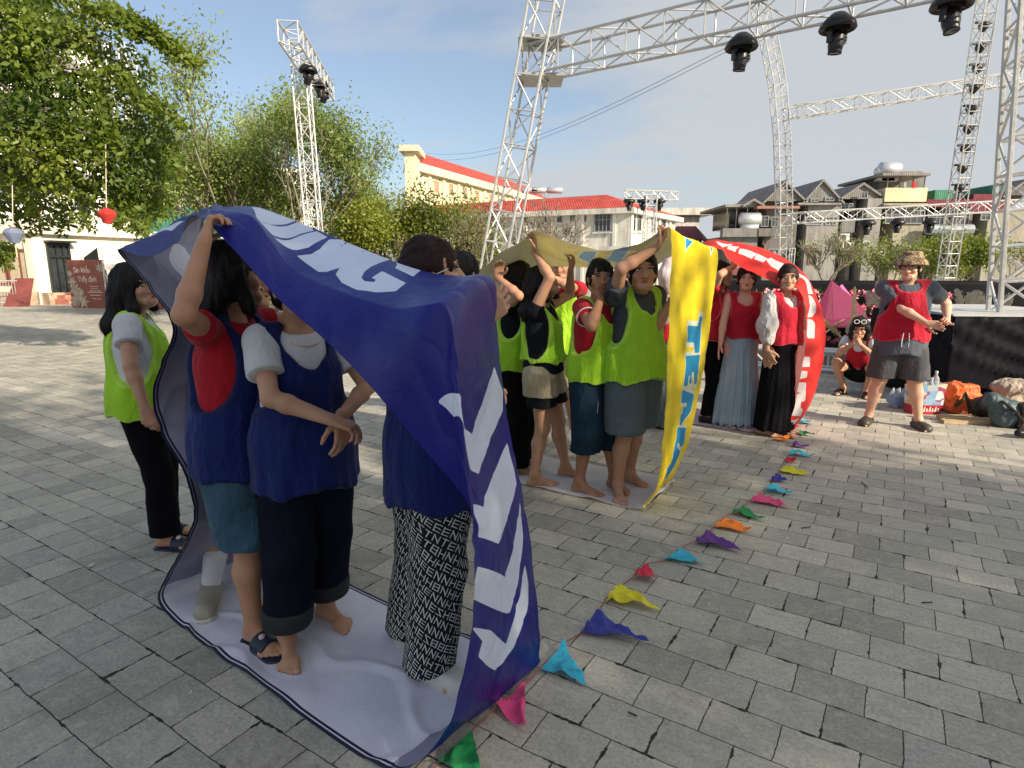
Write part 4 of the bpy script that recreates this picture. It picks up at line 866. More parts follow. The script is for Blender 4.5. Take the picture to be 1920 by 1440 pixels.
# ---------------------------------------------------------------- buildings
def facade_mat(name, c, dirt, amt=.6, sc=.35, rough=.8):
    m = NT(name); v = m.coord(); v2 = m.coord((1.2, 1.2, .25)); a = m.noise(v, sc, 6, .65); b = m.noise(v2, 1.2, 6, .7, .5); f = m.noise(v, 9, 5, .7)
    col = m.mix(m.ramp(a, (.3, 0.), (.7, 1.)), tint(c, .82), tint(c, 1.1)); col = m.mix(m.ramp(b, (.45, 0.), (.72, amt)), col, dirt); col = m.mix(m.ramp(f, (.5, 0.), (.75, .25)), col, dirt)
    m.col(col); m.rough(rough, .2); m.nrm(m.bump(f, .25, .03)); return m.m
GLD = paint('dark_window', (.03, .035, .04), .25, .3, 2, .05, spec=.6); FRM = paint('window_frame', (.25, .12, .09), .6); FRG = paint('grey_frame', (.22, .24, .25), .6)
def roof_mat(name, c):
    m = NT(name); v = m.coord(); w_ = m.n('ShaderNodeTexWave'); w_.inputs['Scale'].default_value = 1.6; m.l(v, w_.inputs['Vector']); a = m.noise(v, 1.2, 5, .65); m.col(m.mix(m.ramp(a, (.35, 0.), (.7, 1.)), tint(c, .7), tint(c, 1.1))); m.rough(.7, .25); m.nrm(m.bump(w_.outputs['Fac'], .5, .05)); return m.m
RED_T = roof_mat('red_roof', (.46, .075, .055)); GREY_T = roof_mat('grey_roof', (.22, .21, .20)); GREEN_T = roof_mat('green_roof', (.06, .22, .15)); PLUM_T = roof_mat('plum_roof', (.17, .035, .05))
WHT = facade_mat('weathered_white', (.62, .60, .55), (.16, .15, .13), .75); CREAM = facade_mat('cream_wall', (.68, .58, .38), (.40, .30, .18), .3); LEFTW = facade_mat('ivory_wall', (.78, .72, .58), (.5, .45, .35), .2)
class Wall:
    """a wall from A to B (base points, seen from outside A on the left), with features given by distance along it and height"""
    def __init__(s, A_, B_, root): s.A = Vector((A_[0], A_[1], 0)); s.B = Vector((B_[0], B_[1], 0)); s.L = (s.B-s.A).length; s.d = (s.B-s.A)/s.L; s.n = Vector((s.d.y, -s.d.x, 0)); s.root = root
    def pt(s, u, z, o=0): return s.A+s.d*u+s.n*o+Vector((0, 0, z))
    def slab(s, mb_, u0, u1, z0, z1, o0, o1, mi=0):
        mb_.hexa([s.pt(u0, z0, o1), s.pt(u1, z0, o1), s.pt(u1, z0, o0), s.pt(u0, z0, o0), s.pt(u0, z1, o1), s.pt(u1, z1, o1), s.pt(u1, z1, o0), s.pt(u0, z1, o0)], mi)
    def wall(s, mat, z1, z0=0, th=.4, u0=0, u1=None, o=0, name='wall'):
        m = MB(); s.slab(m, u0, u1 if u1 else s.L, z0, z1, o-th, o); return m.build(name, mat, s.root)
    def window(s, u, z, w_, h, frame=None, glass=None, mull=1, sill=None, name='window', hood=None, rails=1):
        frame = frame or FRM; glass = glass or GLD; t = min(.09, w_*.1); m = MB(); s.slab(m, u-w_/2, u+w_/2, z, z+h, -.02, .012); g_ = None
        f = MB()
        s.slab(f, u-w_/2-t, u-w_/2, z-t, z+h+t, -.02, .08); s.slab(f, u+w_/2, u+w_/2+t, z-t, z+h+t, -.02, .08); s.slab(f, u-w_/2, u+w_/2, z+h, z+h+t, -.02, .077); s.slab(f, u-w_/2, u+w_/2, z-t, z, -.02, .077)
        for k in range(mull): x = u-w_/2+w_*(k+1)/(mull+1); s.slab(f, x-t*.3, x+t*.3, z, z+h, .012, .05)
        for k in range(rails): y = z+h*(.68 if rails == 1 else (k+1)/(rails+1)); s.slab(f, u-w_/2, u+w_/2, y-t*.3, y+t*.3, .012, .046)
        fo = f.build(name, frame, s.root); m.build('pane', glass, fo)
        if sill: q = MB(); s.slab(q, u-w_/2-.2, u+w_/2+.2, z-t-.12, z-t, 0, .18); q.build('sill', sill, fo)
        if hood: q = MB(); s.slab(q, u-w_/2-.3, u+w_/2+.3, z+h+t+.1, z+h+t+.22, 0, .4); q.build('hood', hood, fo)
        return fo
def ucross(Wl, px):
    """distance along a wall where the sight line of column px crosses it"""
    r_ = ray(px, 500); d, A0 = Wl.d, Wl.A; return (r_.y*A0.x-r_.x*A0.y)/(r_.x*d.y-r_.y*d.x)
def zat(Wl, u, py, px): q = Wl.pt(u, 0); return P(px, py, q.y).z
# --- white building with the red hip roof
t = empty('building', P(1000, 520, 55), 0, 'weathered white building with a red hipped roof and wall air conditioners', 'building')
Ac, Bc, Cc = P(760, 500, 58.5), P(1177, 500, 50), P(1262, 500, 59); W1 = Wall(Ac, Bc, t); W2 = Wall(Bc, Cc, t); zt = P(1177, 400, 50).z
W1.wall(WHT, zt); W2.wall(WHT, zt, u0=.01)
m = MB(); W1.slab(m, -.3, W1.L+.5, zt, zt+.42, -.4, .5); W2.slab(m, .51, W2.L+1, zt, zt+.417, -.4, .5); m.build('fascia', WHT, t)
m = MB(); 
for W_, zz in ((W1, zt-2.9), (W2, zt-2.92)): W_.slab(m, 0, W_.L, zz, zz+.35, 0, .35)
for u in np.linspace(1.5, W1.L-1.2, 8): W1.slab(m, u-.12, u+.12, 0, zt, 0, .12)
for u in (.3, W2.L*.36, W2.L*.6, W2.L*.85): W2.slab(m, u-.25, u+.25, 0, zt, 0, .16)
m.build('pilaster', WHT, t)
for px, py, ww, hh in ((987, 417, .36, .42), (1025, 416, .36, .42), (1048, 416, .36, .42), (1072, 415, .36, .42), (1093, 415, .36, .42), (872, 425, .34, .42), (889, 425, .34, .42)):
    u = ucross(W1, px); z_ = zat(W1, u, py, px); W1.window(u, z_, ww, hh, FRG, mull=1, rails=0)
u = ucross(W1, 1128); W1.window(u, zat(W1, u, 433, 1128), 1.25, 1.3, FRG, mull=3, rails=1, sill=WHT, hood=WHT)
for px in (1165, 1172): u = ucross(W2, px+10); 
for px in (1184, 1195): u = ucross(W2, px); W2.window(u, zat(W2, u, 432, px), .62, 1.35, FRG, mull=1, sill=WHT)
for px in (1222, 1240): u = ucross(W2, px); W2.window(u, zat(W2, u, 434, px), .8, 1.35, FRG, mull=1)
m = MB(); rz = P(1137, 365, 53).z; hip = P(1137, 365, 54); l0 = W1.pt(-.3, zt+.43, .5); c0 = W1.pt(W1.L+.5, zt+.43, .5); e0 = W2.pt(W2.L+1, zt+.43, .5); bk = l0-W1.n*11; bk2 = e0-W2.d*0-W1.n*5; r2 = P(770, 385, 64); r2.z = hip.z
m.face([l0, c0, hip, r2]); m.face([c0, e0, hip]); m.face([e0, bk2+Vector((0, 2, 0)), r2, hip]); m.face([l0, r2, bk]); m.build('roof', RED_T, t)
ACW = paint('ac_white', (.6, .6, .58), .5)
for i, (px, py) in enumerate(((983, 424), (1069, 424))):
    u = ucross(W1, px); z_ = zat(W1, u, py, px); q = empty('air_conditioner', W1.pt(u, z_-.3, .5), 0, ('left white air conditioner box under the small windows of the white building', 'right white air conditioner box under the small windows of the white building')[i], 'air conditioner', 'air conditioners on the white building')
    m = MB(); W1.slab(m, u-.33, u+.33, z_-.42, z_+.0, .1, .4); m.build('case', ACW, q); m = MB(); Mr = Matrix.Rotation(math.pi/2, 3, 'X'); m.lathe([(0, 0), (.15, 0), (.16, .02)], W1.pt(u-.05, z_-.21, .41), 16, M=Mr); m.build('fan', GLD, q)
# water tanks on its roof
for i, px in enumerate((993, 1010, 1040)):
    c = P(px, 357, 62); m = MB(); m.path([c+Vector((-.8, 0, 0)), c+Vector((-.7, 0, 0)), c+Vector((.7, 0, 0)), c+Vector((.8, 0, 0))], [.15, .3, .3, .15], 12); tag(m.build('water_tank', paint('tank', (.5, .52, .55), .35, .1, metal=.5), None, True), ('steel water tank behind the red roof, leftmost', 'steel water tank behind the red roof, second', 'short steel tank behind the red roof near its peak')[i], 'water tank', 'tanks behind the red roof')
# --- yellow building behind
t = empty('building', P(860, 520, 80), 0, 'yellow building with brown shuttered windows and a red roof, behind the white one', 'building')
YW = facade_mat('yellow_wall', (.66, .59, .42), (.55, .40, .2), .25); W1 = Wall(P(783, 500, 74), P(1020, 500, 112), t); zt = P(805, 326, 76).z
W0 = Wall(P(768, 500, 74.6), P(783, 500, 74), t); W0.wall(YW, zt); W1.wall(YW, zt, u0=.01)
m = MB(); W1.slab(m, -.8, W1.L, zt, zt+.9, -.5, .7); W0.slab(m, 0, W0.L-.01, zt, zt+.897, -.5, .5); m.build('cornice', YW, t)
m = MB(); zz = zt+.91; m.face([W1.pt(-.8, zz, .7), W1.pt(W1.L, zz, .7), W1.pt(W1.L, zz+2.3, -3.), W1.pt(3.2, zz+2.3, -3.)]); m.build('roof', RED_T, t)
for px, py in ((821, 362), (848, 367), (873, 373), (896, 378), (921, 383), (944, 388), (966, 392)):
    u = ucross(W1, px); z_ = zat(W1, u, py, px); W1.window(u, z_, 1.0+.008*u, 1.45, YW, FRM, mull=3, rails=0, sill=YW)
m = MB(); 
for px in (808, 834, 861, 885, 909, 933, 955): u = ucross(W1, px); W1.slab(m, u-.3, u+.3, 0, zt, 0, .2)
m.build('pilaster', YW, t); m = MB(); a_ = P(764, 300, 73); m.box((a_.x, 71, 0), (a_.x+1.2, 75, P(760, 291, 73).z)); m.box((a_.x-.5, 70.4, P(760, 291, 73).z), (a_.x+1.7, 75.6, P(760, 280, 73).z)); m.build('stair_tower', YW, t)
# --- low far roofs right of it
t = empty('building', P(1290, 520, 75), 0, 'far pale building with a plum red roof edge, right of the white building', 'building')
m = MB(); a_, b_ = P(1236, 414, 75), P(1312, 404, 75); m.box((a_.x, 75, 0), (b_.x, 90, b_.z)); m.build('wall', WHT, t); m = MB(); m.box((a_.x-1, 74, b_.z), (b_.x+1.2, 91, b_.z+.8)); m.build('parapet', WHT, t)
m = MB(); a_, b_, c_ = P(1255, 446, 66), P(1322, 452, 66), P(1305, 424, 70); m.face([a_, b_, c_, P(1268, 424, 70)]); m.face([b_, P(1330, 452, 74), c_]); m.box((a_.x, 66.2, 0), (b_.x-.3, 72, a_.z-.1)); m.build('roof', PLUM_T, t)
# --- row of grey terrace houses
CON = [facade_mat('concrete_%d' % i, c, d, .8, .3) for i, (c, d) in enumerate((((.19, .19, .185), (.07, .07, .07)), ((.16, .15, .14), (.06, .055, .05)), ((.26, .25, .235), (.10, .10, .095)), ((.32, .30, .24), (.14, .13, .10)), ((.22, .20, .20), (.08, .075, .075))))]
YT = 60.
def pb(mb_, x0, y0, x1, y1, f=0., d=8., Y=YT):
    a_, b_ = P(x0, y1, Y+f), P(x1, y0, Y+f); mb_.box((a_.x, Y+f, max(a_.z, 0) if y1 < 560 else 0), (b_.x, Y+f+d, b_.z))
def pwin(t_, x0, y0, x1, y1, f=-.02, frame=None, glass=None, mull=1):
    a_, b_ = P(x0, y1, YT), P(x1, y0, YT); W_ = Wall((a_.x, YT+f), (b_.x, YT+f), t_); W_.window(W_.L/2, a_.z, W_.L, b_.z-a_.z, frame or FRG, glass, mull=mull)
def gable(t_, x0, x1, ye, yp, mat, roofm, over=.5):
    a_, b_, c_ = P(x0, ye, YT), P(x1, ye, YT), P((x0+x1)/2, yp, YT); m = MB(); D = 9
    m.face([a_, b_, c_]); m.build('gable', mat, t_); m = MB(); th = .22
    for p_, q_ in ((a_, c_), (c_, b_)):
        dd = (q_-p_).normalized(); o_ = dd*over; p2, q2 = (p_-o_, q_) if p_ is a_ else (p_, q_+o_); up_ = Vector((0, 0, th)); 
        m.hexa([p2+Vector((0, -.3, 0)), q2+Vector((0, -.3, 0)), q2+Vector((0, D, 0)), p2+Vector((0, D, 0)), p2+Vector((0, -.3, 0))+up_, q2+Vector((0, -.3, 0))+up_, q2+Vector((0, D, 0))+up_, p2+Vector((0, D, 0))+up_])
    m.build('roof', roofm, t_)
def house(label): return empty('house', (0, YT, 0), 0, label, 'house', 'grey terrace houses behind the stage')
h = house('narrow grey house with a glazed roof room and steel tank, leftmost of the terrace'); m = MB(); pb(m, 1357, 442, 1421, 600); m.build('wall', CON[0], h); m = MB(); pb(m, 1355, 428, 1422, 444, -.6, .8); m.build('balcony', CON[0], h)
m = MB(); pb(m, 1366, 386, 1421, 428, 2.5, 5); m.build('roof_room', GLD, h); m = MB(); pb(m, 1360, 383, 1424, 388, .2, 8); 
for x in (1362, 1380, 1400, 1418): pb(m, x, 388, x+2, 428, .3, .15)
m.build('frame', CON[2], h); gable(h, 1400, 1424, 384, 377, CON[0], GREY_T); pwin(h, 1368, 468, 1380, 490); pwin(h, 1395, 470, 1412, 500)
h = house('brown house with a grey gable behind the thin curved mast'); m = MB(); pb(m, 1422, 390, 1497, 600, .3); m.build('wall', CON[1], h); gable(h, 1436, 1506, 377, 343, CON[1], GREY_T); m = MB(); pb(m, 1436, 376, 1506, 392, 1); m.build('upper_wall', CON[1], h); m = MB(); pb(m, 1420, 386, 1500, 391, -.5, 1); m.build('gutter', FRM, h)
pwin(h, 1427, 406, 1440, 424); pwin(h, 1446, 408, 1458, 424); pwin(h, 1440, 468, 1458, 490); pwin(h, 1430, 450, 1436, 458, frame=FRM); m = MB(); pb(m, 1422, 428, 1460, 443, -.7, .8); m.build('balcony', CON[1], h); pwin(h, 1478, 466, 1490, 500, frame=ALUW)
h = house('pale concrete house with the central grey gable'); m = MB(); pb(m, 1497, 384, 1576, 600, .0); m.build('wall', CON[2], h); gable(h, 1509, 1574, 377, 341, CON[0], GREY_T); m = MB(); pb(m, 1509, 376, 1574, 386, .5); m.build('upper_wall', CON[0], h); m = MB(); pb(m, 1497, 380, 1578, 384, -.6, 1.4); m.build('gutter', CON[2], h)
pwin(h, 1520, 373, 1533, 377); pwin(h, 1547, 371, 1562, 376); pwin(h, 1510, 408, 1540, 420, mull=3); pwin(h, 1548, 408, 1568, 420, mull=2); pwin(h, 1515, 465, 1530, 495, frame=FRM)
h = house('grey house with a dark round-windowed gable and a wide blank wall'); m = MB(); pb(m, 1576, 374, 1606, 600, .6); m.build('recess', CON[1], h); m = MB(); pb(m, 1604, 372, 1656, 600, -.4); m.build('wall', CON[2], h); gable(h, 1578, 1655, 373, 347, GREY_T, GREY_T); pwin(h, 1609, 362, 1620, 372, f=-.5, glass=GLD)
pwin(h, 1582, 382, 1603, 394, f=.5, mull=2); pwin(h, 1613, 453, 1624, 458, f=-.5, frame=WHT); pwin(h, 1578, 434, 1596, 452, f=.4, frame=CREAM); m = MB(); pb(m, 1577, 412, 1604, 436, -.2, .6); m.build('balcony', CON[0], h)
h = house('tallest house with a cream roof balcony, red washing and a steel tank on top'); m = MB(); pb(m, 1656, 376, 1738, 600, .1); m.build('wall', CON[3], h); m = MB(); pb(m, 1658, 352, 1740, 378, -.5, 7); m.build('balcony', CREAM, h); m = MB(); pb(m, 1644, 334, 1664, 376, 1.5, 6); pb(m, 1664, 330, 1736, 352, 3.5, 4); m.build('roof_room', CON[0], h)
m = MB(); pb(m, 1655, 324, 1746, 329, -.9, 8); 
for x in (1664, 1688, 1712, 1734): pb(m, x, 329, x+2, 353, -.3, .15)
pb(m, 1692, 321, 1730, 325, 2, 3); m.build('roof', GREY_T, h); pwin(h, 1660, 396, 1732, 418, mull=5); pwin(h, 1672, 462, 1700, 480, mull=2); pwin(h, 1648, 460, 1662, 492, glass=ALUW); m = MB(); pb(m, 1657, 381, 1740, 385, -.8, 1); m.build('ledge', CON[3], h)
m = MB(); pb(m, 1711, 341, 1718, 352, -.55, .1); o = m.build('washing', cloth('red_washing', (.6, .03, .03)), None); tag(o, 'red cloth hung on the cream roof balcony', 'laundry', 'washing on the roof balcony')
m = MB(); pb(m, 1694, 342, 1700, 352, -.55, .1); o = m.build('washing', cloth('grey_washing', (.3, .3, .3))); tag(o, 'grey cloth hung on the cream roof balcony', 'laundry', 'washing on the roof balcony')
h = house('low plum-roofed house with a green shed on top and a blue-grey awning'); m = MB(); pb(m, 1738, 388, 1826, 600, .5); m.build('wall', CON[1], h); m = MB(); pb(m, 1738, 374, 1830, 388, -.4, 8); m.build('roof', PLUM_T, h); m = MB(); pb(m, 1752, 356, 1788, 374, 1, 5); m.build('shed', GREEN_T, h)
m = MB(); a_ = P(1738, 430, YT-.8); b_ = P(1822, 430, YT-.8); m.path([a_, a_.lerp(b_, .5)+Vector((0, 0, -.1)), b_], .5, 8); m.build('awning', paint('awning', (.2, .24, .27), .5), h); pwin(h, 1745, 400, 1775, 422, f=.4, mull=3); pwin(h, 1790, 400, 1822, 420, f=.4, mull=3)
h = house('cream house partly hidden behind the near silver tower, rightmost of the terrace'); m = MB(); pb(m, 1826, 396, 1985, 600, -.2); m.build('wall', CON[3], h); m = MB(); pb(m, 1822, 364, 1900, 397, .4, 7); m.build('upper_wall', PLUM_T, h); m = MB(); pb(m, 1860, 348, 1878, 364, 1, 4); m.build('shed', GREEN_T, h); gable(h, 1885, 1960, 366, 340, CON[1], GREY_T)
pwin(h, 1900, 454, 1912, 464, f=-.25); pwin(h, 1835, 402, 1852, 412, f=-.25)
for i, (px, py, r_) in enumerate(((1668, 317, .62), (1406, 411, .6), (1660, 322, .4))):
    c = P(px, py, YT+(1. if i != 1 else -.0)); m = MB(); m.path([c+Vector((-1., 0, 0)), c+Vector((-.9, 0, .0)), c+Vector((.9, 0, 0)), c+Vector((1., 0, 0))], [r_*.6, r_, r_, r_*.6], 14); m.box((c.x-.8, c.y-.3, c.z-r_-.5), (c.x+.8, c.y+.3, c.z-r_*.8)); tag(m.build('water_tank', paint('tank', (.5, .52, .55), .35, .1, metal=.5), None, True), ('large steel tank on the roof of the tallest terrace house', 'steel tank in the glazed roof room of the leftmost terrace house', 'small steel tank beside the large one on the tallest house')[i], 'water tank', 'tanks on the terrace roofs')
for i, (px, py) in enumerate(((1583, 445), (1590, 461), (1715, 488))):
    c = P(px, py, YT-.6); q = empty('air_conditioner', c, 0, ('upper air conditioner between the gabled terrace houses', 'lower air conditioner between the gabled terrace houses', 'air conditioner low on the tallest terrace house')[i], 'air conditioner', 'air conditioners on the terrace'); m = MB(); m.box((c.x-.5, c.y, c.z-.35), (c.x+.5, c.y+.4, c.z+.35)); m.build('case', ACW, q); m = MB(); m.lathe([(0, 0), (.26, 0), (.28, .02)], c+Vector((-.1, -.01, 0)), 12, M=Matrix.Rotation(math.pi/2, 3, 'X')); m.build('fan', GLD, q)
# --- ivory single-storey building on the left
t = empty('building', P(60, 560, 27), 0, 'low ivory building with a dark glazed double door and red steps', 'building')
IA, IB, IC = P(-160, 500, 27.5), P(66, 500, 26.8), P(330, 500, 33); W1 = Wall(IA, IB, t); W2 = Wall(IB, IC, t); zt = P(66, 438, 26.8).z
W1.wall(LEFTW, zt, th=.3); W2.wall(LEFTW, zt, th=.3, u0=.02)
m = MB(); W1.slab(m, -1, W1.L+.3, zt, zt+.22, -.3, .32); W2.slab(m, .33, W2.L, zt, zt+.217, -.3, .32); W1.slab(m, -1, W1.L+.1, zt+.225, zt+.38, -.3, .14); W2.slab(m, .15, W2.L, zt+.222, zt+.377, -.3, .14); W1.slab(m, W1.L-.32, W1.L, 0, zt, 0, .1); m.build('cornice', LEFTW, t)
STN = paint('stone_planter', (.45, .33, .25), .9, .35, 2.5, .6, dirt=(.2, .15, .12), bs=8); BRK = paint('red_steps', (.55, .22, .15), .8, .15); MAR = paint('maroon_shutter', (.20, .055, .045), .55, .2); CUR = cloth('curtain', (.45, .38, .27), folds=.6)
m = MB(); W1.slab(m, 0, W1.L, 0, .55, 0, .5); W2.slab(m, .1, 1.2, 0, .5, 0, .5); m.build('stone_base', STN, t)
u = ucross(W1, 40); W1.window(u, zat(W1, u, 530, 40), 1.15, 1.35, MAR, CUR, mull=1, rails=0); u = ucross(W1, -5); W1.window(u, zat(W1, u, 530, -5), .9, 1.4, MAR, CUR, mull=1, rails=0)
ua, ub = ucross(W2, 90), ucross(W2, 133); zb = zat(W2, ua, 553, 90); zb = max(zb, .3); zh = zat(W2, ua, 455, 90)
DK = paint('dark_door_frame', (.02, .025, .025), .4); f = MB(); w_ = ub-ua
for u0, u1 in ((ua, ua+.09), (ub-.09, ub), (ua+w_*.36, ua+w_*.4), (ua+w_*.66, ua+w_*.70)): W2.slab(f, u0, u1, zb, zh, 0, .12)
for z0 in (zb, zb+(zh-zb)*.72, zh-.1): W2.slab(f, ua+.09, ub-.09, z0, z0+.1, 0, .117)
d_ = f.build('door', DK, t); m = MB(); W2.slab(m, ua+.09, ub-.09, zb+.1, zh-.1, -.02, .03); m.build('glass', GLD, d_)
m = MB(); W2.slab(m, ua-.2, ub+1.5, 0, zb-.15, 0, 1.5); W2.slab(m, ua-.1, ub+1.4, zb-.15, zb, 0, 1.1); m.build('steps', BRK, t)
m = MB(); W2.slab(m, ua-.05, ub+.1, zh+.02, zh+.1, 0, .5); m.build('canopy', DK, t)
# tall white block behind the leaves
t = empty('building', P(150, 500, 38), 0, 'tall bright white block with round corner balconies, half hidden by the left tree', 'building'); TW = facade_mat('bright_white', (.82, .80, .76), (.5, .48, .44), .25)
WA = Wall(P(-250, 500, 40), P(95, 500, 36), t); WB = Wall(P(95, 500, 36), P(245, 500, 44), t); zt = P(95, -80, 36).z; WA.wall(TW, zt); WB.wall(TW, P(200, 60, 42).z, u0=.02)
m = MB()
for k in range(5):
    z_ = 4+k*3.3; WA.slab(m, 0, WA.L-2.9, z_, z_+.3, 0, .5); WB.slab(m, .5, WB.L, z_, z_+.3, 0, .6); m.lathe([(0, z_-.3), (2.3, z_-.3), (2.5, z_), (2.5, z_+.9), (2.35, z_+.9), (2.35, z_), (0, z_)], (WB.A.x-.5, WB.A.y-.5, 0), 20)
m.build('balcony', TW, t)
for k in range(4):
    for u in np.linspace(1.5, WA.L-4, 6): WA.window(u, 5+k*3.3, 1.2, 1.7, FRG, mull=1)
    for u in (3.5, 7, 10): WB.window(u, 5+k*3.3, 1.2, 1.7, FRG, mull=1)
t = empty('building', P(330, 500, 44), 0, 'far white wall seen through the feathery middle tree', 'building'); m = MB(); a_, b_ = P(215, 330, 46), P(560, 330, 46); m.box((a_.x, 46, 0), (b_.x, 50, a_.z)); m.build('wall', TW, t); m = MB(); m.box((a_.x-.4, 45.6, a_.z), (b_.x+.4, 50.4, a_.z+.5)); m.build('parapet', TW, t)
W3 = Wall((a_.x, 46), (b_.x, 46), t)
for u in np.linspace(1.5, W3.L-1.5, 6):
    for z_ in (2.2, 5.2): W3.window(u, z_, 1.2, 1.5, FRG, mull=1)
t = empty('lattice_tower', P(232, 200, 40), 0, 'white roof lattice showing through the top of the left tree', 'truss tower'); m = MB(); c = P(228, 95, 43); truss(m, (c.x, 43, P(228, 200, 43).z-3), (c.x, 43, P(228, 85, 43).z), 1.1, 1.2, .06, up=(0, 1, 0)); m.build('mast', ALUW, t)
# green tarpaulin shed
t = empty('shed', P(225, 540, 31), 0, 'green sheet-roofed shed with a pale fence, behind the maroon sign', 'shed'); m = MB(); a_, b_ = P(178, 450, 31), P(340, 450, 31); m.hexa([(a_.x, 31, a_.z), (b_.x, 31, b_.z), (b_.x, 35, b_.z+.9), (a_.x, 35, a_.z+.9), (a_.x, 31, a_.z+.06), (b_.x, 31, b_.z+.06), (b_.x, 35, b_.z+.96), (a_.x, 35, a_.z+.96)]); m.box((a_.x, 35, 0), (b_.x, 35.2, a_.z+2)); m.build('roof', GREEN_T, t)
m = MB()
for x in np.linspace(a_.x+.1, b_.x-.1, 7): m.box((x-.05, 31.05, 0), (x+.05, 31.15, a_.z))
for x in np.arange(a_.x+.2, b_.x, .16): m.box((x, 31.3, .9), (x+.03, 31.33, 2.2))
m.build('post', ALUW, t)
t = empty('shop_stall', P(215, 560, 27), 0, 'small stall with dark awning and maroon front, beside the sign', 'stall'); c = P(196, 560, 27); m = MB(); m.box((c.x, 27, 0), (c.x+2.4, 28.5, 1.0)); m.build('counter', MAR, t); m = MB(); m.box((c.x, 26.9, 1.5), (c.x+2.6, 28.6, 1.75)); m.box((c.x+.1, 26.8, 1.1), (c.x+1.2, 26.9, 1.3)); m.build('shelf', WHT, t); m = MB(); m.hexa([P(150, 490, 27.4), P(186, 488, 27.4), P(186, 488, 28.6), P(150, 490, 28.6), P(150, 488, 27.4), P(182, 464, 27.4), P(182, 464, 28.6), P(150, 488, 28.6)]); m.build('awning', BLK, t); m = MB()
for px in (188, 192, 152): q = P(px, 462, 27.3); m.tube((q.x, 27.3, 0), q, .05, 6)
m.build('post', ALUW, t)
# ---------------------------------------------------------------- writing
def text_part(txt, size, M, mat, parent, name='lettering', ext=.004, sx=1.):
    cu = bpy.data.curves.new('t', 'FONT'); cu.body = txt; cu.size = size; cu.extrude = ext; cu.resolution_u = 3; o = bpy.data.objects.new('t', cu); COL.objects.link(o)
    me = bpy.data.meshes.new_from_object(o.evaluated_get(bpy.context.evaluated_depsgraph_get())); bpy.data.objects.remove(o); me.transform(M @ Matrix.Diagonal((sx, 1, 1, 1)))
    me.materials.clear(); q = mkobj(name, me, mat, parent); q.matrix_parent_inverse = Matrix.LocRotScale(parent.location, parent.rotation_euler, None).inverted(); return q
def frame_m(o_, xd, zd):
    """text plane: origin, writing direction, up"""
    xd, zd = Vector(xd).normalized(), Vector(zd).normalized(); n_ = xd.cross(zd); return Matrix(((xd.x, zd.x, n_.x, o_[0]), (xd.y, zd.y, n_.y, o_[1]), (xd.z, zd.z, n_.z, o_[2]), (0, 0, 0, 1)))
SGN = paint('sign_maroon', (.25, .075, .05), .5, .12, 1.5); PALE = paint('sign_pale', (.75, .62, .48), .6)
a_ = G(136, 577); b_ = G(202, 578); a_.y = b_.y = 23.6; a_ = P(136, 577, 23.6); b_ = P(203, 578, 23.2); a_.z = b_.z = 0.05; zt = P(136, 490, 23.6).z
t = empty('sign_board', (a_+b_)/2, 0, 'large maroon board with pale Vietnamese lettering and flower art', 'sign'); xd = (b_-a_).normalized(); n_ = xd.cross(Vector((0, 0, 1)))
m = MB(); m.hexa([a_, b_, b_-n_*.05, a_-n_*.05, a_+Vector((0, 0, zt)), b_+Vector((0, 0, zt)), b_-n_*.05+Vector((0, 0, zt)), a_-n_*.05+Vector((0, 0, zt))]); m.build('panel', SGN, t)
L_ = (b_-a_).length; fm = lambda u, z, o=.006: frame_m(a_+xd*L_*u+Vector((0, 0, z))+n_*o, xd, (0, 0, 1))
text_part('Sân khấu', .29, fm(.17, zt*.74), PALE, t, sx=.72); text_part('Thủy đình', .29, fm(.26, zt*.55), PALE, t, sx=.72)
m = MB(); random.seed(4)
for z_, u0, u1 in ((.45, .58, .8), (.41, .6, .78), (.36, .55, .86), (.33, .5, .9), (.27, .55, .85), (.2, .6, .72), (.19, .75, .86)): q = a_+xd*L_*u0+Vector((0, 0, zt*z_))+n_*.006; q2 = a_+xd*L_*u1+Vector((0, 0, zt*z_))+n_*.006; m.hexa([q, q2, q2-n_*.004, q-n_*.004, q+Vector((0, 0, .018)), q2+Vector((0, 0, .018)), q2-n_*.004+Vector((0, 0, .018)), q-n_*.004+Vector((0, 0, .018))])
m.build('small_print', PALE, t); m = MB(); ART = paint('sign_art', (.42, .33, .24), .6, .4, 6)
def disc(mb_, u, z_, r_, k=8, o=.006):
    c = a_+xd*L_*u+Vector((0, 0, z_))+n_*o; mb_.face([c+xd*r_*(1+.35*math.cos(k*t_))*math.cos(t_)+Vector((0, 0, 1))*r_*(1+.35*math.cos(k*t_))*math.sin(t_) for t_ in np.linspace(0, 2*math.pi, 40)[:-1]])
disc(m, .05, zt*.72, .1, 5)
for k, (u, z_, r_) in enumerate(((.1, .55, .16), (.15, .4, .2), (.2, .22, .24), (.35, .14, .2), (.08, .12, .18), (.3, .33, .14))): disc(m, u, zt*z_, r_, 6+k % 3, .0065+k*.0012)
m.build('flower_art', ART, t); m = MB(); disc(m, .9, zt*.84, .14, 7); m.build('flower_art', ART, t); m = MB(); m.tube(b_+n_*.0-Vector((0, 0, .05)), b_+Vector((0, 0, zt)), .03, 6); m.tube(b_-n_*.5-Vector((0, 0, .05)), b_+Vector((0, 0, zt*.7)), .03, 6); m.build('stand', ALUW, t)
q = P(216, 600, 23); m = MB(); m.box((q.x, 23.4, 0), (q.x+1.6, 23.5, 1.35)); tag(m.build('sign_board', SGN), 'smaller plain maroon board just right of the lettered one', 'sign')
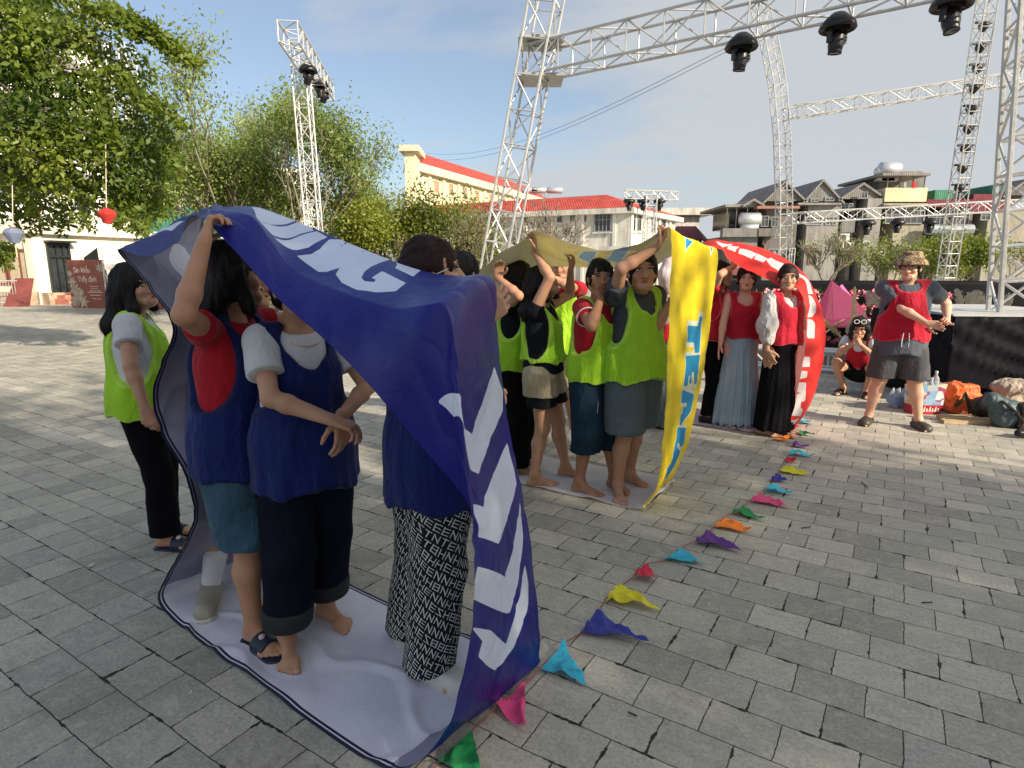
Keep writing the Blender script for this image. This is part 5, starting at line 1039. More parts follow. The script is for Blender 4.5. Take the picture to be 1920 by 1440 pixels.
q = P(33, 560, 26); q2 = P(78, 560, 26); m = MB(); m.hexa([(q.x, 25.2, 0), (q2.x, 25.2, 0), (q2.x, 25.3, 0), (q.x, 25.3, 0), (q.x-.05, 26.1, 1.15), (q2.x-.35, 26.1, 1.15), (q2.x-.35, 26.2, 1.15), (q.x-.05, 26.2, 1.15)]); tag(m.build('panel', MAR), 'dark maroon panel leaning below the ivory building window', 'panel')
t = empty('crowd_barrier', P(10, 570, 26), 0, 'low white barred barrier in front of the ivory building', 'barrier'); m = MB(); x1 = P(36, 560, 25.6).x; x0 = P(-60, 560, 25.6).x
for z_ in (.15, 1.05): m.tube((x0, 25.6, z_), (x1, 25.6, z_), .025, 6)
for x in np.arange(x0, x1, .12): m.tube((x, 25.6, .15), (x, 25.6, 1.05), .009, 4, caps=False)
m.build('rail', ALUW, t)
# ---------------------------------------------------------------- lanterns
def lantern(px, py, Y, r_, col_, label, topy):
    c = P(px, py, Y); t = empty('lantern', c, 0, label, 'lantern', 'silk lanterns hanging from the left tree'); mt = cloth(col_[0], col_[1], folds=.4, sheer=.35)
    m = MB(); pr = [(0, .82), (.35, .8), (.75, .62), (1, .3), (1.02, .12), (.85, -.2), (.6, -.6), (.42, -.95), (.3, -.98), (0, -.98)]; m.lathe([(a*r_, b*r_) for a, b in pr], c, 10); m.build('shade', mt, t)
    m = MB(); m.tube(c+Vector((0, 0, r_*.8)), P(px-3, topy, Y), .006, 4); m.tube(c-Vector((0, 0, r_*.98)), c-Vector((0, 0, r_*2.6)), .008, 4); m.build('cord', PALE, t)
    m = MB(); m.lathe([(.3*r_, .8*r_), (.3*r_, .9*r_), (0, .9*r_)], c, 10); m.build('cap', paint('lantern_cap', (.3, .05, .03), .5), t)
lantern(201, 404, 9.5, .125, ('red_silk', (.62, .06, .05)), 'red silk lantern hanging lowest in front of the left tree', 270)
lantern(61, 396, 12, .14, ('dark_red_silk', (.35, .02, .03)), 'dark red lantern half hidden among the leaves of the left tree', 300)
lantern(26, 440, 9.5, .13, ('blue_silk', (.25, .30, .45)), 'blue grey silk lantern at the left edge', 340)
# ---------------------------------------------------------------- trees
def leaf_mat(name, c, c2):
    m = NT(name); a = m.attr('shade'); col = m.mix(a, c, c2); m.col(col); m.rough(.45, .35)
    t = m.n('ShaderNodeBsdfTranslucent'); m.l(m.mix(1., col, (1.5, 1.6, .6), 'MULTIPLY'), t.inputs[0]); x = m.n('ShaderNodeMixShader'); x.inputs[0].default_value = .35; m.l(m.p.outputs[0], x.inputs[1]); m.l(t.outputs[0], x.inputs[2]); m.l(x.outputs[0], m.out.inputs[0]); return m.m
BARK = paint('bark', (.16, .12, .09), .9, .3, 6, .6, dirt=(.07, .06, .05), bs=60); BARKL = paint('pale_bark', (.22, .19, .15), .9, .25, 6, .5, bs=60)
def leaves(name, C, size, mat, parent, asp=.45, seed=0, droop=.3, shade=None):
    """C (N,3) leaf centres -> one mesh of small folded leaf blades"""
    rs = np.random.RandomState(seed); N = len(C); d = rs.normal(size=(N, 3)); d[:, 2] -= droop; d /= np.linalg.norm(d, axis=1)[:, None]; u = np.cross(d, rs.normal(size=(N, 3))); u /= np.linalg.norm(u, axis=1)[:, None]; n_ = np.cross(d, u)
    L = (size*(.6+.8*rs.rand(N)))[:, None]; wd = L*asp/2; p0 = C; p1 = C+d*L*.45+u*wd; p2 = C+d*L-n_*L*.12; p3 = C+d*L*.45-u*wd
    V = np.stack([p0, p1, p2, p3], 1).reshape(-1, 3); F = np.arange(4*N).reshape(-1, 4); me = np_mesh(name, V, F); sh = rs.rand(N) if shade is None else np.clip(shade+.3*(rs.rand(N)-.5), 0, 1); attr(me, 'shade', np.repeat(sh, 4))
    o = mkobj(name, me, mat, parent); o.matrix_parent_inverse = Matrix.LocRotScale(parent.location, parent.rotation_euler, None).inverted(); return o
def clumps(centres, radii, n, seed=0, shell=.5):
    rs = np.random.RandomState(seed); c = np.asarray(centres, float); r = np.asarray(radii, float); w_ = (r if r.ndim == 1 else r.mean(1))**2; k = rs.choice(len(c), n, p=w_/w_.sum()); d = rs.normal(size=(n, 3)); d /= np.linalg.norm(d, axis=1)[:, None]
    rad = (shell+(1-shell)*rs.rand(n))**.6; rr = r[k][:, None] if r.ndim == 1 else r[k]; return c[k]+d*rad[:, None]*rr, k
def branch_tree(base, h, spread, depth, seed, r0, lean=(0, 0), fan=.5, n0=5, up=.25, nk=(3, 4)):
    """recursive limbs; returns segments [(points, radii)] and tips"""
    rs = random.Random(seed); segs = []; tips = []
    def go(p, d, L, r, lev):
        pts = [p]; q = p
        for i in range(4):
            d = (d+Vector((rs.gauss(0, .09), rs.gauss(0, .09), rs.gauss(0, .07)+up*.1))).normalized(); q = q+d*L/4; pts.append(q)
        segs.append((pts, [r*(1-.45*i/4) for i in range(5)], lev))
        if lev >= depth: tips.extend(pts[2:]); return
        if lev >= depth-1: tips.append(q)
        for _ in range(rs.randint(*nk)):
            dd = (d+Vector((rs.gauss(0, fan), rs.gauss(0, fan), rs.gauss(0, fan*.6)+up))).normalized(); st = pts[rs.choice((2, 3, 4))]; go(st, dd, L*rs.uniform(.6, .85), r*.52, lev+1)
    for i in range(n0):
        a = 2*math.pi*i/n0+rs.random(); d = Vector((math.cos(a)*spread+lean[0], math.sin(a)*spread+lean[1], 1)).normalized(); go(Vector(base), d, h*rs.uniform(.3, .42), r0*.6, 1)
    return segs, tips
def build_tree(label, base, h, crown_spec, leafm, seed, bark=None, group=None, leaf=.08, nl=6000, clr=.35, trunk=.25, spread=.6, depth=4, trunk_h=.25, fan=.5, asp=.45, lean=(0, 0), up=.25, name='tree', sigma=None, nk=(3, 4), minr=0.0):
    base = Vector(base); t = empty(name, base, 0, label, 'tree' if 'tree' in name else 'shrub', group); th = h*trunk_h; top = base+Vector((lean[0]*.3, lean[1]*.3, th))
    segs, tips = branch_tree(top, h-th, spread, depth, seed, trunk, lean, fan, up=up, nk=nk)
    m = MB(); m.path([base-Vector((0, 0, .05)), base.lerp(top, .5)+Vector((.03, 0, 0)), top+Vector((0, 0, .05))], [trunk*1.25, trunk, trunk*.8], 9)
    for pts, rad, lev in segs: m.path(pts, [max(x, minr) for x in rad], 6 if lev < 3 else 4)
    m.build('trunk', bark or BARK, t, True); tp = np.array([tuple(x) for x in tips]); rs = np.random.RandomState(seed)
    k = rs.randint(0, len(tp), nl); C = tp[k]+rs.normal(size=(nl, 3))*(sigma or clr)
    sh = .5+.5*vnoise(C*1.2, seed); leaves('crown', C, leaf, leafm, t, asp, seed, shade=sh); return t
LF1 = leaf_mat('leaf_yellow_green', (.035, .075, .012), (.20, .25, .035)); LF2 = leaf_mat('leaf_mid_green', (.10, .15, .04), (.29, .36, .11)); LF3 = leaf_mat('leaf_dry', (.12, .12, .05), (.26, .24, .11)); LF4 = leaf_mat('leaf_dark', (.015, .035, .008), (.05, .09, .018)); LF5 = leaf_mat('leaf_bright', (.07, .11, .02), (.26, .29, .05))
# big broadleaf tree overhanging the upper left
t = empty('tree', P(-330, 560, 11), 0, 'large leafy tree with yellow-green leaves filling the upper left corner', 'tree'); rs = random.Random(5)
cs, rr = [], []
def cl(px, py, Y, r_): cs.append(tuple(P(px, py, Y))); rr.append(r_)
for px, py, Y, r_ in ((20, 60, 10.5, .85), (110, 110, 10, .75), (30, 180, 10, .85), (130, 210, 9.8, .7), (210, 200, 10.2, .55), (40, 290, 10, .8), (140, 300, 9.8, .7), (230, 290, 10, .6), (270, 340, 10.4, .55), (200, 370, 10.2, .42), (90, 360, 10.4, .55), (10, 360, 10.8, .6), (290, 250, 10.6, .4), (240, 400, 10.3, .32), (270, 390, 10.3, .32), (180, 70, 10.2, .4), (255, 130, 10.3, .3), (90, 20, 10.6, .7), (-80, 120, 10.5, 1.1), (-80, 300, 10.5, 1.0), (310, 300, 10.8, .3), (300, 380, 10.6, .28), (-140, 0, 11, 1.4), (30, -60, 11, 1.0), (120, 405, 10.8, .3), (60, 415, 11, .28), (5, 60, 9.6, .7), (60, 250, 9.4, .6), (170, 250, 9.5, .45)): cl(px, py, Y, r_)
C1, k1 = clumps(cs, rr, 30000, 3, .35)
# thin hanging sprays with a stem each
stems = []; spr = []
for (x0, y0), (x1, y1), n in (((180, 20), (366, 122), 900), ((150, 10), (250, 60), 400), ((240, 60), (330, 110), 350), ((270, 190), (345, 240), 300), ((200, 130), (285, 210), 350), ((0, 455), (20, 480), 160), ((-20, 470), (14, 500), 150), ((300, 230), (338, 330), 250), ((215, 390), (225, 425), 120), ((262, 410), (270, 438), 120), ((150, 400), (165, 425), 90)):
    a_, b_ = P(x0, y0, 10), P(x1, y1, 9.6); pts = [a_.lerp(b_, u)+Vector((0, 0, .22*math.sin(math.pi*u)*(x1-x0)/200)) for u in np.linspace(0, 1, 7)]; stems.append((pts, [.022*(1-.12*i) for i in range(7)]))
    u = np.random.rand(n)**.8*6; i = np.minimum(u.astype(int), 5); A_ = np.array([tuple(x) for x in pts]); q = A_[i]+(A_[i+1]-A_[i])*(u-i)[:, None]; spr.append(q+np.random.normal(size=(n, 3))*np.array([.07, .07, .055])*(1.3-u/6*.6)[:, None])
Cs = np.concatenate([C1]+spr); sh = np.clip(.45+.55*vnoise(Cs*1.3, 8)+.1, 0, 1); leaves('crown', Cs, .098, LF1, t, .5, 1, .45, sh)
m = MB(); hub = P(-330, 250, 11); m.path([(hub.x-.1, 11, -.05), (hub.x, 11, 1.4), hub], [.38, .3, .26], 10)
for c, r_ in zip(cs, rr):
    c = Vector(c); mid = hub.lerp(c, .5)+Vector((rs.gauss(0, .2), rs.gauss(0, .2), .3)); m.path([hub, mid, c], [.09, .05, .015], 5)
    for _ in range(3): m.path([c.lerp(mid, .3), c+Vector((rs.gauss(0, r_*.6), rs.gauss(0, r_*.5), rs.gauss(0, r_*.5)))], [.018, .006], 4)
for pts, rad in stems: m.path(pts, rad, 4)
m.build('trunk', BARK, t, True)
# feathery tree in the middle
b0 = P(520, 560, 18); b0.z = 0
tr = build_tree('feathery grey-green tree with fanning bare twigs behind the left tower', b0, 6.6, None, LF2, 11, BARKL, leaf=.10, nl=40000, sigma=.27, trunk=.10, spread=.85, depth=5, trunk_h=.18, fan=.36, up=.22, nk=(3, 4), minr=.011)
b1 = P(395, 560, 20.5); b1.z = 0; build_tree('thin twiggy tree between the big left tree and the feathery one', b1, 6.8, None, LF2, 23, BARKL, leaf=.10, nl=16000, sigma=.25, trunk=.08, spread=.7, depth=5, trunk_h=.15, fan=.34, nk=(3, 4), minr=.011)
b1 = P(640, 560, 21); b1.z = 0; build_tree('airy tree with denser yellowish leaves right of the left tower', b1, 5.6, None, LF5, 31, BARKL, leaf=.11, nl=11000, sigma=.22, trunk=.09, spread=.8, depth=4, trunk_h=.2, fan=.45, minr=.011)
b1 = P(735, 560, 19); b1.z = 0; build_tree('bushy bright green tree below the yellow building', b1, 4.1, None, LF5, 47, BARK, leaf=.12, nl=16000, sigma=.26, trunk=.12, spread=.75, depth=4, trunk_h=.25, fan=.5)
b1 = P(690, 560, 16); b1.z = 0; build_tree('dark low bush at the foot of the bright green tree', b1, 1.9, None, LF4, 53, BARK, leaf=.1, nl=8000, sigma=.2, trunk=.06, spread=1.0, depth=3, trunk_h=.1, name='shrub')
b1 = P(585, 560, 15.5); b1.z = 0; build_tree('dry brown-green bush behind the blue banner', b1, 2.6, None, LF3, 54, BARKL, leaf=.08, nl=8000, sigma=.22, trunk=.06, spread=1.0, depth=4, trunk_h=.1, name='shrub', minr=.006)
b1 = P(838, 560, 17.5); b1.z = 0; build_tree('dry wispy shrub behind the woman with tied dark red hair', b1, 3.0, None, LF3, 61, BARKL, leaf=.08, nl=9000, sigma=.17, trunk=.05, spread=.7, depth=5, trunk_h=.06, fan=.3, name='shrub', minr=.006)
b1 = P(885, 560, 18); b1.z = 0; build_tree('small yellowish shrub left of the leaning lattice leg', b1, 2.6, None, LF5, 67, BARKL, leaf=.08, nl=5000, sigma=.17, trunk=.05, spread=.6, depth=4, trunk_h=.1, fan=.4, name='shrub')
b1 = P(1010, 560, 26); b1.z = 0; build_tree('bare twiggy tree in front of the white building', b1, 4.2, None, LF3, 71, BARKL, leaf=.07, nl=500, sigma=.2, trunk=.09, spread=.8, depth=5, trunk_h=.2, fan=.5, minr=.012)
b1 = P(912, 560, 25); b1.z = 0; build_tree('dark-topped slim tree against the white building wall', b1, 4.4, None, LF4, 73, BARK, leaf=.09, nl=1500, sigma=.2, trunk=.07, spread=.4, depth=4, trunk_h=.4, fan=.4, minr=.01)
b1 = P(1545, 600, 27); b1.z = 0; build_tree('nearly bare pale-limbed tree in front of the terrace houses', b1, 3.6, None, LF5, 83, BARKL, leaf=.09, nl=900, sigma=.2, trunk=.09, spread=.75, depth=4, trunk_h=.2, fan=.4, minr=.014)
b1 = P(1660, 600, 27); b1.z = 0; build_tree('sparse yellow-green tree left of the man in the bucket hat', b1, 3.1, None, LF5, 89, BARKL, leaf=.12, nl=2600, sigma=.22, trunk=.07, spread=.9, depth=4, trunk_h=.15, fan=.5, minr=.01)
b1 = P(1790, 600, 27); b1.z = 0; build_tree('leafy yellow-green tree right of the man in the bucket hat', b1, 3.4, None, LF5, 97, BARKL, leaf=.13, nl=6000, sigma=.22, trunk=.08, spread=.8, depth=4, trunk_h=.25, fan=.45, minr=.01)
b1 = P(1720, 600, 30); b1.z = 0; build_tree('round leafy tree directly behind the bucket hat', b1, 2.9, None, LF5, 101, BARKL, leaf=.12, nl=4500, sigma=.2, trunk=.07, spread=.8, depth=4, trunk_h=.3, fan=.45, minr=.01)
b1 = P(1880, 600, 32); b1.z = 0; build_tree('thin tree behind the near silver tower', b1, 3.6, None, LF5, 103, BARKL, leaf=.12, nl=1500, sigma=.24, trunk=.07, spread=.8, depth=4, trunk_h=.25, fan=.45, minr=.01)
# ---------------------------------------------------------------- shade throwers behind the camera: an added, unseen block and trees
SH = Vector((SD.x, SD.y, 0)).normalized(); PH = Vector((-SH.y, SH.x, 0))     # towards the sun; across it
def behind(d, c): return SH*d+PH*c
c_ = behind(28, -13.0); t = empty('building', c_, 0, 'plain rendered block standing behind the camera and shading the near paving', 'building'); m = MB(); m.obox(c_+Vector((0, 0, 9.5)), SH*4, PH*14, (0, 0, 9.5)); m.build('wall', CREAM, t); m = MB(); m.obox(c_+Vector((0, 0, 19.2)), SH*4.4, PH*14.4, (0, 0, .19)); m.build('parapet', CREAM, t)
m = MB()
for k in range(4):
    for j in range(8): m.obox(c_-SH*4.02+PH*(j*3.2-11.2)+Vector((0, 0, 3+k*3.8)), SH*.03, PH*.7, (0, 0, .9))
m.build('window', GLD, t)
for k, (d, c, hh, nl_) in enumerate(((17, 1.2, 13.5, 12000), (21, 2.4, 12., 550), (26, 5.2, 7.5, 40), (16, 8.8, 5.5, 25))):
    q = behind(d, c); build_tree(('leafy tree behind the camera beside the block', 'thinner tree behind the camera', 'sparse tree behind the camera, farther along', 'bare young tree behind the camera')[k], q, hh, None, LF2, 120+k, leaf=.30, nl=nl_, sigma=.45, trunk=.14, spread=.45, depth=4, trunk_h=.15, minr=.02)
# ---------------------------------------------------------------- stage area on the right
BCL = cloth('black_drape', (.009, .009, .013), .6, .06, gloss=.3)
def drape_wall(name, pts, z1, mat, label, cat, z0=0., amp=.05, freq=5., dens=.04, hem=None, parent=None, sag=0, swag=0):
    V = []; F = []; pts = [Vector((p[0], p[1], 0)) for p in pts]; s_ = 0; cols = 0; nz = 14
    for a_, b_ in zip(pts[:-1], pts[1:]):
        L = (b_-a_).length; n = max(2, int(L/dens)); d = (b_-a_)/L; nn = Vector((d.y, -d.x, 0))
        for i in range(n+1):
            u = i/n; s2 = s_+L*u; 
            for k in range(nz+1):
                f = k/nz; zb = z0+(hem(s2) if hem else 0); z = zb+(z1-zb)*f; sw = swag*sum(math.exp(-((z-(.30+.17*i_)-.22*(s2-2.9-.15*i_)**2)/.028)**2) for i_ in range(4)) if swag else 0; o = sw+amp*(1-f*.7)*(math.sin(s2*freq)+.6*math.sin(s2*freq*2.3+1.3)+.5*math.sin(s2*freq*.37+f*2)); p = a_.lerp(b_, u)+nn*(o+amp*1.3*(1-f)); V.append((p.x, p.y, z-sag*abs(math.sin(s2*1.1))*f))
            cols += 1
        s_ += L
    for i in range(cols-1):
        for k in range(nz): F.append((i*(nz+1)+k, (i+1)*(nz+1)+k, (i+1)*(nz+1)+k+1, i*(nz+1)+k+1))
    o = mkobj(name, np_mesh(name, V, F), mat, parent, True)
    if label: tag(o, label, cat)
    md = o.modifiers.new('s', 'SOLIDIFY'); md.thickness = .01; return o
# long black curtain fence across the back
f0, f1 = P(1310, 527, 13.5), P(2050, 527, 12.5); zt = (f0.z+f1.z)/2
drape_wall('curtain_fence', [f0, f1], P(1600, 526, 13).z, BCL, 'long black cloth fence along the back of the flower bed', 'fence', amp=.03, freq=2.5, dens=.12)
# grey stage plinth and low rail truss in front of the flowers
GRY = paint('plinth_grey', (.26, .27, .26), .7, .12, 2); t = empty('rail_truss', P(1560, 690, 8.6), 0, 'low silver lattice rail along the edge of the flower bed', 'truss rail')
m = MB(); R0, R1 = P(1405, 700, 9.4), P(1800, 707, 8.2); R0.z = R1.z = 0; d = (R1-R0).normalized(); n_ = Vector((d.y, -d.x, 0)); zt = P(1600, 662, 8.8).z
for o_ in (0, .3):
    for z_ in (.04, zt): m.tube(R0-n_*o_+Vector((0, 0, z_)), R1-n_*o_+Vector((0, 0, z_)), .03, 8)
L_ = (R1-R0).length; n = 5
for i in range(n+1):
    q = R0+d*L_*i/n; m.tube(q+Vector((0, 0, .04)), q+Vector((0, 0, zt)), .014, 6)
    if i < n: q2 = R0+d*L_*(i+.5)/n; q3 = R0+d*L_*(i+1)/n; m.tube(q+Vector((0, 0, zt)), q2+Vector((0, 0, .04)), .014, 6); m.tube(q2+Vector((0, 0, .04)), q3+Vector((0, 0, zt)), .014, 6); m.tube(q+Vector((0, 0, zt)), q-n_*.3+Vector((0, 0, zt)), .014, 6)
m.build('rail', ALUW, t); m = MB(); q = R0-n_*.5; q2 = R1-n_*.5; m.hexa([q, q2, q2-n_*.4, q-n_*.4, q+Vector((0, 0, zt-.05)), q2+Vector((0, 0, zt-.05)), q2-n_*.4+Vector((0, 0, zt-.05)), q-n_*.4+Vector((0, 0, zt-.05))]); m.build('plinth', GRY, t)
# flower bed body: dark shelves with blossoms
t = empty('flower_bed', P(1600, 640, 9.6), 0, 'dark tiered flower bed with pink and red blossoms', 'flower bed'); m = MB(); a_ = R0-n_*1.2; b_ = R1+d*.5-n_*1.2
for k, z_ in enumerate((.18, .42, .66, .86)): q = -n_*(.3*k); m.hexa([a_+q, b_+q, b_+q-n_*.3, a_+q-n_*.3]+[p+Vector((0, 0, z_+.2)) for p in (a_+q, b_+q, b_+q-n_*.3, a_+q-n_*.3)])
m.build('shelf', paint('dark_shelf', (.025, .012, .016), .6), t)
rs = np.random.RandomState(4); n = 7000; u = rs.rand(n); k = rs.randint(0, 4, n); C = np.array(a_)[None]+np.outer(u, np.array(b_-a_))-np.outer(.3*k+.15+.1*rs.normal(size=n), np.array(n_)); C[:, 2] = .26+.23*k+.16*rs.rand(n)**1.5+.1*vnoise(np.stack([u*25, k*3., u*0], 1)); leaves('foliage', C, .07, LF4, t, .5, 5, .1)
def blossom_mesh(cols, spots, r_, name, label=None):
    m = MB(); rs2 = random.Random(len(spots)+7)
    for p in spots:
        p = Vector(p); ax = Vector((rs2.gauss(0, .4), -1, rs2.gauss(.4, .4))).normalized(); u_ = ax.orthogonal().normalized(); v_ = ax.cross(u_); R_ = r_*rs2.uniform(.7, 1.3); ph = rs2.random()*6
        for ring in (0, 1):
            for i in range(6):
                a1 = ph+ring*.5+i*math.pi/3; c1 = (u_*math.cos(a1)+v_*math.sin(a1)); w_ = (u_*math.cos(a1+1.57)+v_*math.sin(a1+1.57)); rr_ = R_*(1 if ring == 0 else .6); m.face([p, p+c1*rr_*.6+w_*rr_*.4+ax*rr_*.25, p+c1*rr_+ax*rr_*(.3+.3*ring), p+c1*rr_*.6-w_*rr_*.4+ax*rr_*.25], rs2.randrange(len(cols)))
    return m.build(name, cols, t)
PK = [paint('pink_petal', (.62, .12, .20), .6), paint('red_petal', (.55, .03, .06), .6), paint('pale_petal', (.75, .45, .48), .6)]
sp = []
for i in range(330):
    k_ = rs.randint(0, 4); u_ = rs.rand(); sp.append(a_+(b_-a_)*u_-n_*(.3*k_-.0)+Vector((0, 0, .3+.24*k_+.14*rs.rand())))
o = blossom_mesh(PK, sp, .05, 'blossom'); o['kind'] = 'stuff'
# the dense pink bank to the right of the folded shapes
t = empty('flower_bank', P(1655, 590, 10.8), 0, 'bank of pink artificial roses behind the man in the bucket hat', 'flowers'); sp = []
for i in range(420):
    q = P(1608+rs.rand()*95, 566+rs.rand()*34, 10.6+rs.rand()*.4); sp.append(q)
blossom_mesh(PK, sp, .05, 'blossom')['kind'] = 'stuff'; m = MB(); a1, b1 = P(1600, 605, 10.9), P(1712, 568, 10.9); m.box((a1.x, 11.05, 0), (b1.x, 11.4, b1.z)); m.build('backing', paint('dark_shelf', (.02, .01, .01), .7), t)
# folded magenta paper-boat shapes
MAG = cloth('magenta_panel', (.15, .006, .05), .6, .12, weave=200); PNK = cloth('pink_panel', (.62, .12, .32), .6, .12, weave=200)
def plate(m, pts, th=.03, mi=0):
    pts = [Vector(p) for p in pts]; n = (pts[1]-pts[0]).cross(pts[2]-pts[0]).normalized()*th/2; a1 = [p+n for p in pts]; b1 = [p-n for p in pts]; m.face(a1, mi); m.face(b1[::-1], mi)
    for i in range(len(pts)): j = (i+1) % len(pts); m.face([a1[j], a1[i], b1[i], b1[j]], mi)
t = empty('paper_boat_prop', P(1580, 600, 10), 0, 'large magenta folded paper-boat sculpture with a pink back sail', 'sculpture'); m = MB()
pk = P(1558, 526, 10.2); plate(m, [pk, P(1524, 592, 10.), P(1545, 612, 9.9), P(1562, 612, 9.9)]); plate(m, [pk, P(1562, 612, 9.9), P(1610, 606, 10.), P(1640, 605, 10.3), P(1600, 560, 10.3)]); plate(m, [P(1524, 592, 10.05), P(1530, 612, 9.7), P(1640, 614, 9.8), P(1645, 598, 10.2)]); m.build('hull', MAG, t)
m = MB(); plate(m, [P(1574, 536, 10.45), P(1578, 534, 10.5), P(1628, 598, 10.4), P(1612, 598, 10.4), P(1572, 548, 10.45)]); m.build('sail', PNK, t)
m = MB(); a1 = P(1540, 545, 9.9); m.tube(P(1538, 560, 10), P(1522, 600, 10), .012, 5); m.build('rod', ALUW, t)
t = empty('paper_boat_prop', P(1665, 610, 9.6), 0, 'lower magenta folded wing beside the man in the bucket hat', 'sculpture'); m = MB(); plate(m, [P(1612, 600, 9.7), P(1650, 601, 9.7), P(1690, 585, 9.8), P(1700, 612, 9.5), P(1655, 616, 9.5)]); m.build('hull', MAG, t); m = MB(); m.tube(P(1612, 600, 9.65), P(1650, 602, 9.65), .018, 6); m.build('trim', ALUW, t)
# pampas plumes
PAM = paint('dry_plume', (.68, .54, .36), .9, .25, 20); PAMG = paint('grey_plume', (.50, .46, .40), .9, .25, 20)
def pampas(x0, y0, x1, y1, Y, w_, label, mt=PAM, n=170, seed=0, blades=0):
    a_, b_ = P(x0, y0, Y), P(x1, y1, Y); rs_ = random.Random(seed+int(x0)); m = MB(); m.path([a_, a_.lerp(b_, .5), b_], [.012, .01, .004], 5); d_ = (b_-a_); L = d_.length; d_.normalize(); u_ = d_.orthogonal().normalized(); v_ = d_.cross(u_)
    for i in range(n):
        f = rs_.uniform(.25, 1); th_ = rs_.random()*6.28; o_ = (u_*math.cos(th_)+v_*math.sin(th_)); q = a_+d_*L*f; e_ = q+d_*w_*rs_.uniform(.6, 1.6)+o_*w_*rs_.uniform(.2, .9)*(1.15-f*.7); m.face([q-v_*.009, q+v_*.009, e_+v_*.007, e_-v_*.004])
    o = m.build('pampas_plume', mt); tag(o, label, 'dried plume', 'dried plumes on the flower bed')
for i, a_ in enumerate(((1598, 640, 1603, 548, 9.4, .07, 'tall upright cream plume rising before the pink sail'), (1590, 636, 1592, 612, 9.3, .06, 'short cream plume at the foot of the tall one'), (1606, 636, 1601, 612, 9.3, .06, 'short cream plume directly above the squatting woman'),
    (1612, 650, 1620, 592, 9.2, .05, 'slim cream stem behind the head of the squatting woman'), (1655, 670, 1669, 610, 8.8, .09, 'golden plume left of the man in the bucket hat'), (1657, 670, 1648, 636, 8.8, .06, 'short golden plume at the base of the longer one'), (1586, 640, 1540, 598, 9.2, .07, 'cream plume fallen to the left beside the red banner'), (1547, 624, 1576, 604, 9.1, .05, 'pale stem crossing the fallen plume'))): pampas(*a_, seed=i)
for i, (x, dx, h_) in enumerate(((1632, -3, 40), (1640, 5, 60), (1650, 4, 30), (1655, 6, 36), (1637, 0, 35))): pampas(x, 598, x+dx, 598-h_, 10.3, .09, ('first', 'second', 'third', 'fourth', 'fifth')[i]+' grey plume of the cluster above the pink flowers', PAMG, 130, i)
for i, (x, dx, h_) in enumerate(((1806, -8, 32), (1815, 2, 24), (1822, 3, 26), (1832, 2, 20), (1842, -3, 28), (1872, 4, 20), (1888, 3, 22))): pampas(x, 588, x+dx, 588-h_, 9.5, .1, ('first', 'second', 'third', 'fourth', 'fifth', 'sixth', 'seventh')[i]+' grey plume standing behind the draped stage, from the left', PAMG, 130, i+20)
# black draped stage block with silver rim
t = empty('draped_stage', P(1850, 720, 6.9), 0, 'waist-high stage edge hung with a sagging black cloth under a silver rim', 'stage'); S0, S1 = P(1788, 592, 6.75), P(2150, 592, 6.5); zt = P(1850, 590, 6.7).z
m = MB(); m.hexa([(S0.x, S0.y, zt-.07), (S1.x, S1.y, zt-.07), (S1.x, S1.y+2.2, zt-.07), (S0.x+.5, S0.y+2.2, zt-.07), (S0.x, S0.y, zt), (S1.x, S1.y, zt), (S1.x, S1.y+2.2, zt), (S0.x+.5, S0.y+2.2, zt)]); m.build('deck', ALUW, t)
m = MB(); zz = zt-.073; sh_ = lambda x, y: (S0.x+x, S0.y+y)
drape_wall('cloth', [(S0.x+.05, S0.y+1.6), (S0.x-.01, S0.y-.03), (S1.x, S1.y-.03)], zt-.02, BCL, None, None, z0=.0, amp=.028, freq=3.1, swag=.045, dens=.03, hem=lambda s_: .02 if s_ < 1.7 else (.02+.37*min(1, max(0, (s_-1.9)/.6))), parent=None).parent = t
bpy.data.objects['cloth'].matrix_parent_inverse = Matrix.Translation(t.location).inverted()
m = MB()
for k in range(7): x = S0.x+.35+k*.42; m.tube((x, S0.y+.35, .0), (x, S0.y+.35, zt-.08), .022, 6)
for z_ in (.12, .42): m.tube((S0.x+.3, S0.y+.33, z_), (S1.x, S1.y+.55, z_), .018, 6)
m.build('scaffold', ALUW, t)
BLUP = paint('blue_crate', (.012, .03, .22), .45, .15); 
for k in range(4):
    x = S0.x+.55+k*.62; m = MB(); m.box((x, S0.y+.5, .01), (x+.55, S0.y+.95, .40)); 
    for j in range(5): m.box((x+.02+j*.11, S0.y+.48, .04), (x+.06+j*.11, S0.y+.5, .36))
    m.box((x-.01, S0.y+.47, .36), (x+.56, S0.y+.5, .41)); tag(m.build('crate', BLUP), ('first', 'second', 'third', 'fourth')[k]+' blue crate from the left under the draped stage', 'crate', 'blue crates under the stage')
# equipment left of the stage
t = empty('flight_case', P(1772, 700, 7.1), 0, 'narrow black equipment case with white stickers, left of the draped stage', 'case'); m = MB(); a1, b1 = P(1758, 720, 7.2), P(1774, 720, 7.2); m.box((a1.x, 7.1, 0), (b1.x, 7.5, .95)); m.build('body', paint('case_olive', (.06, .06, .045), .6), t); m = MB(); m.box((b1.x+.003, 7.12, 0), (b1.x+.16, 7.45, .98)); m.build('side', BLK, t); m = MB(); m.box((b1.x+.04, 7.1, .62), (b1.x+.11, 7.12, .86)); m.box((b1.x+.03, 7.1, .5), (b1.x+.12, 7.12, .53)); m.box((b1.x+.03, 7.1, .44), (b1.x+.12, 7.12, .47)); m.build('sticker', WHT, t)
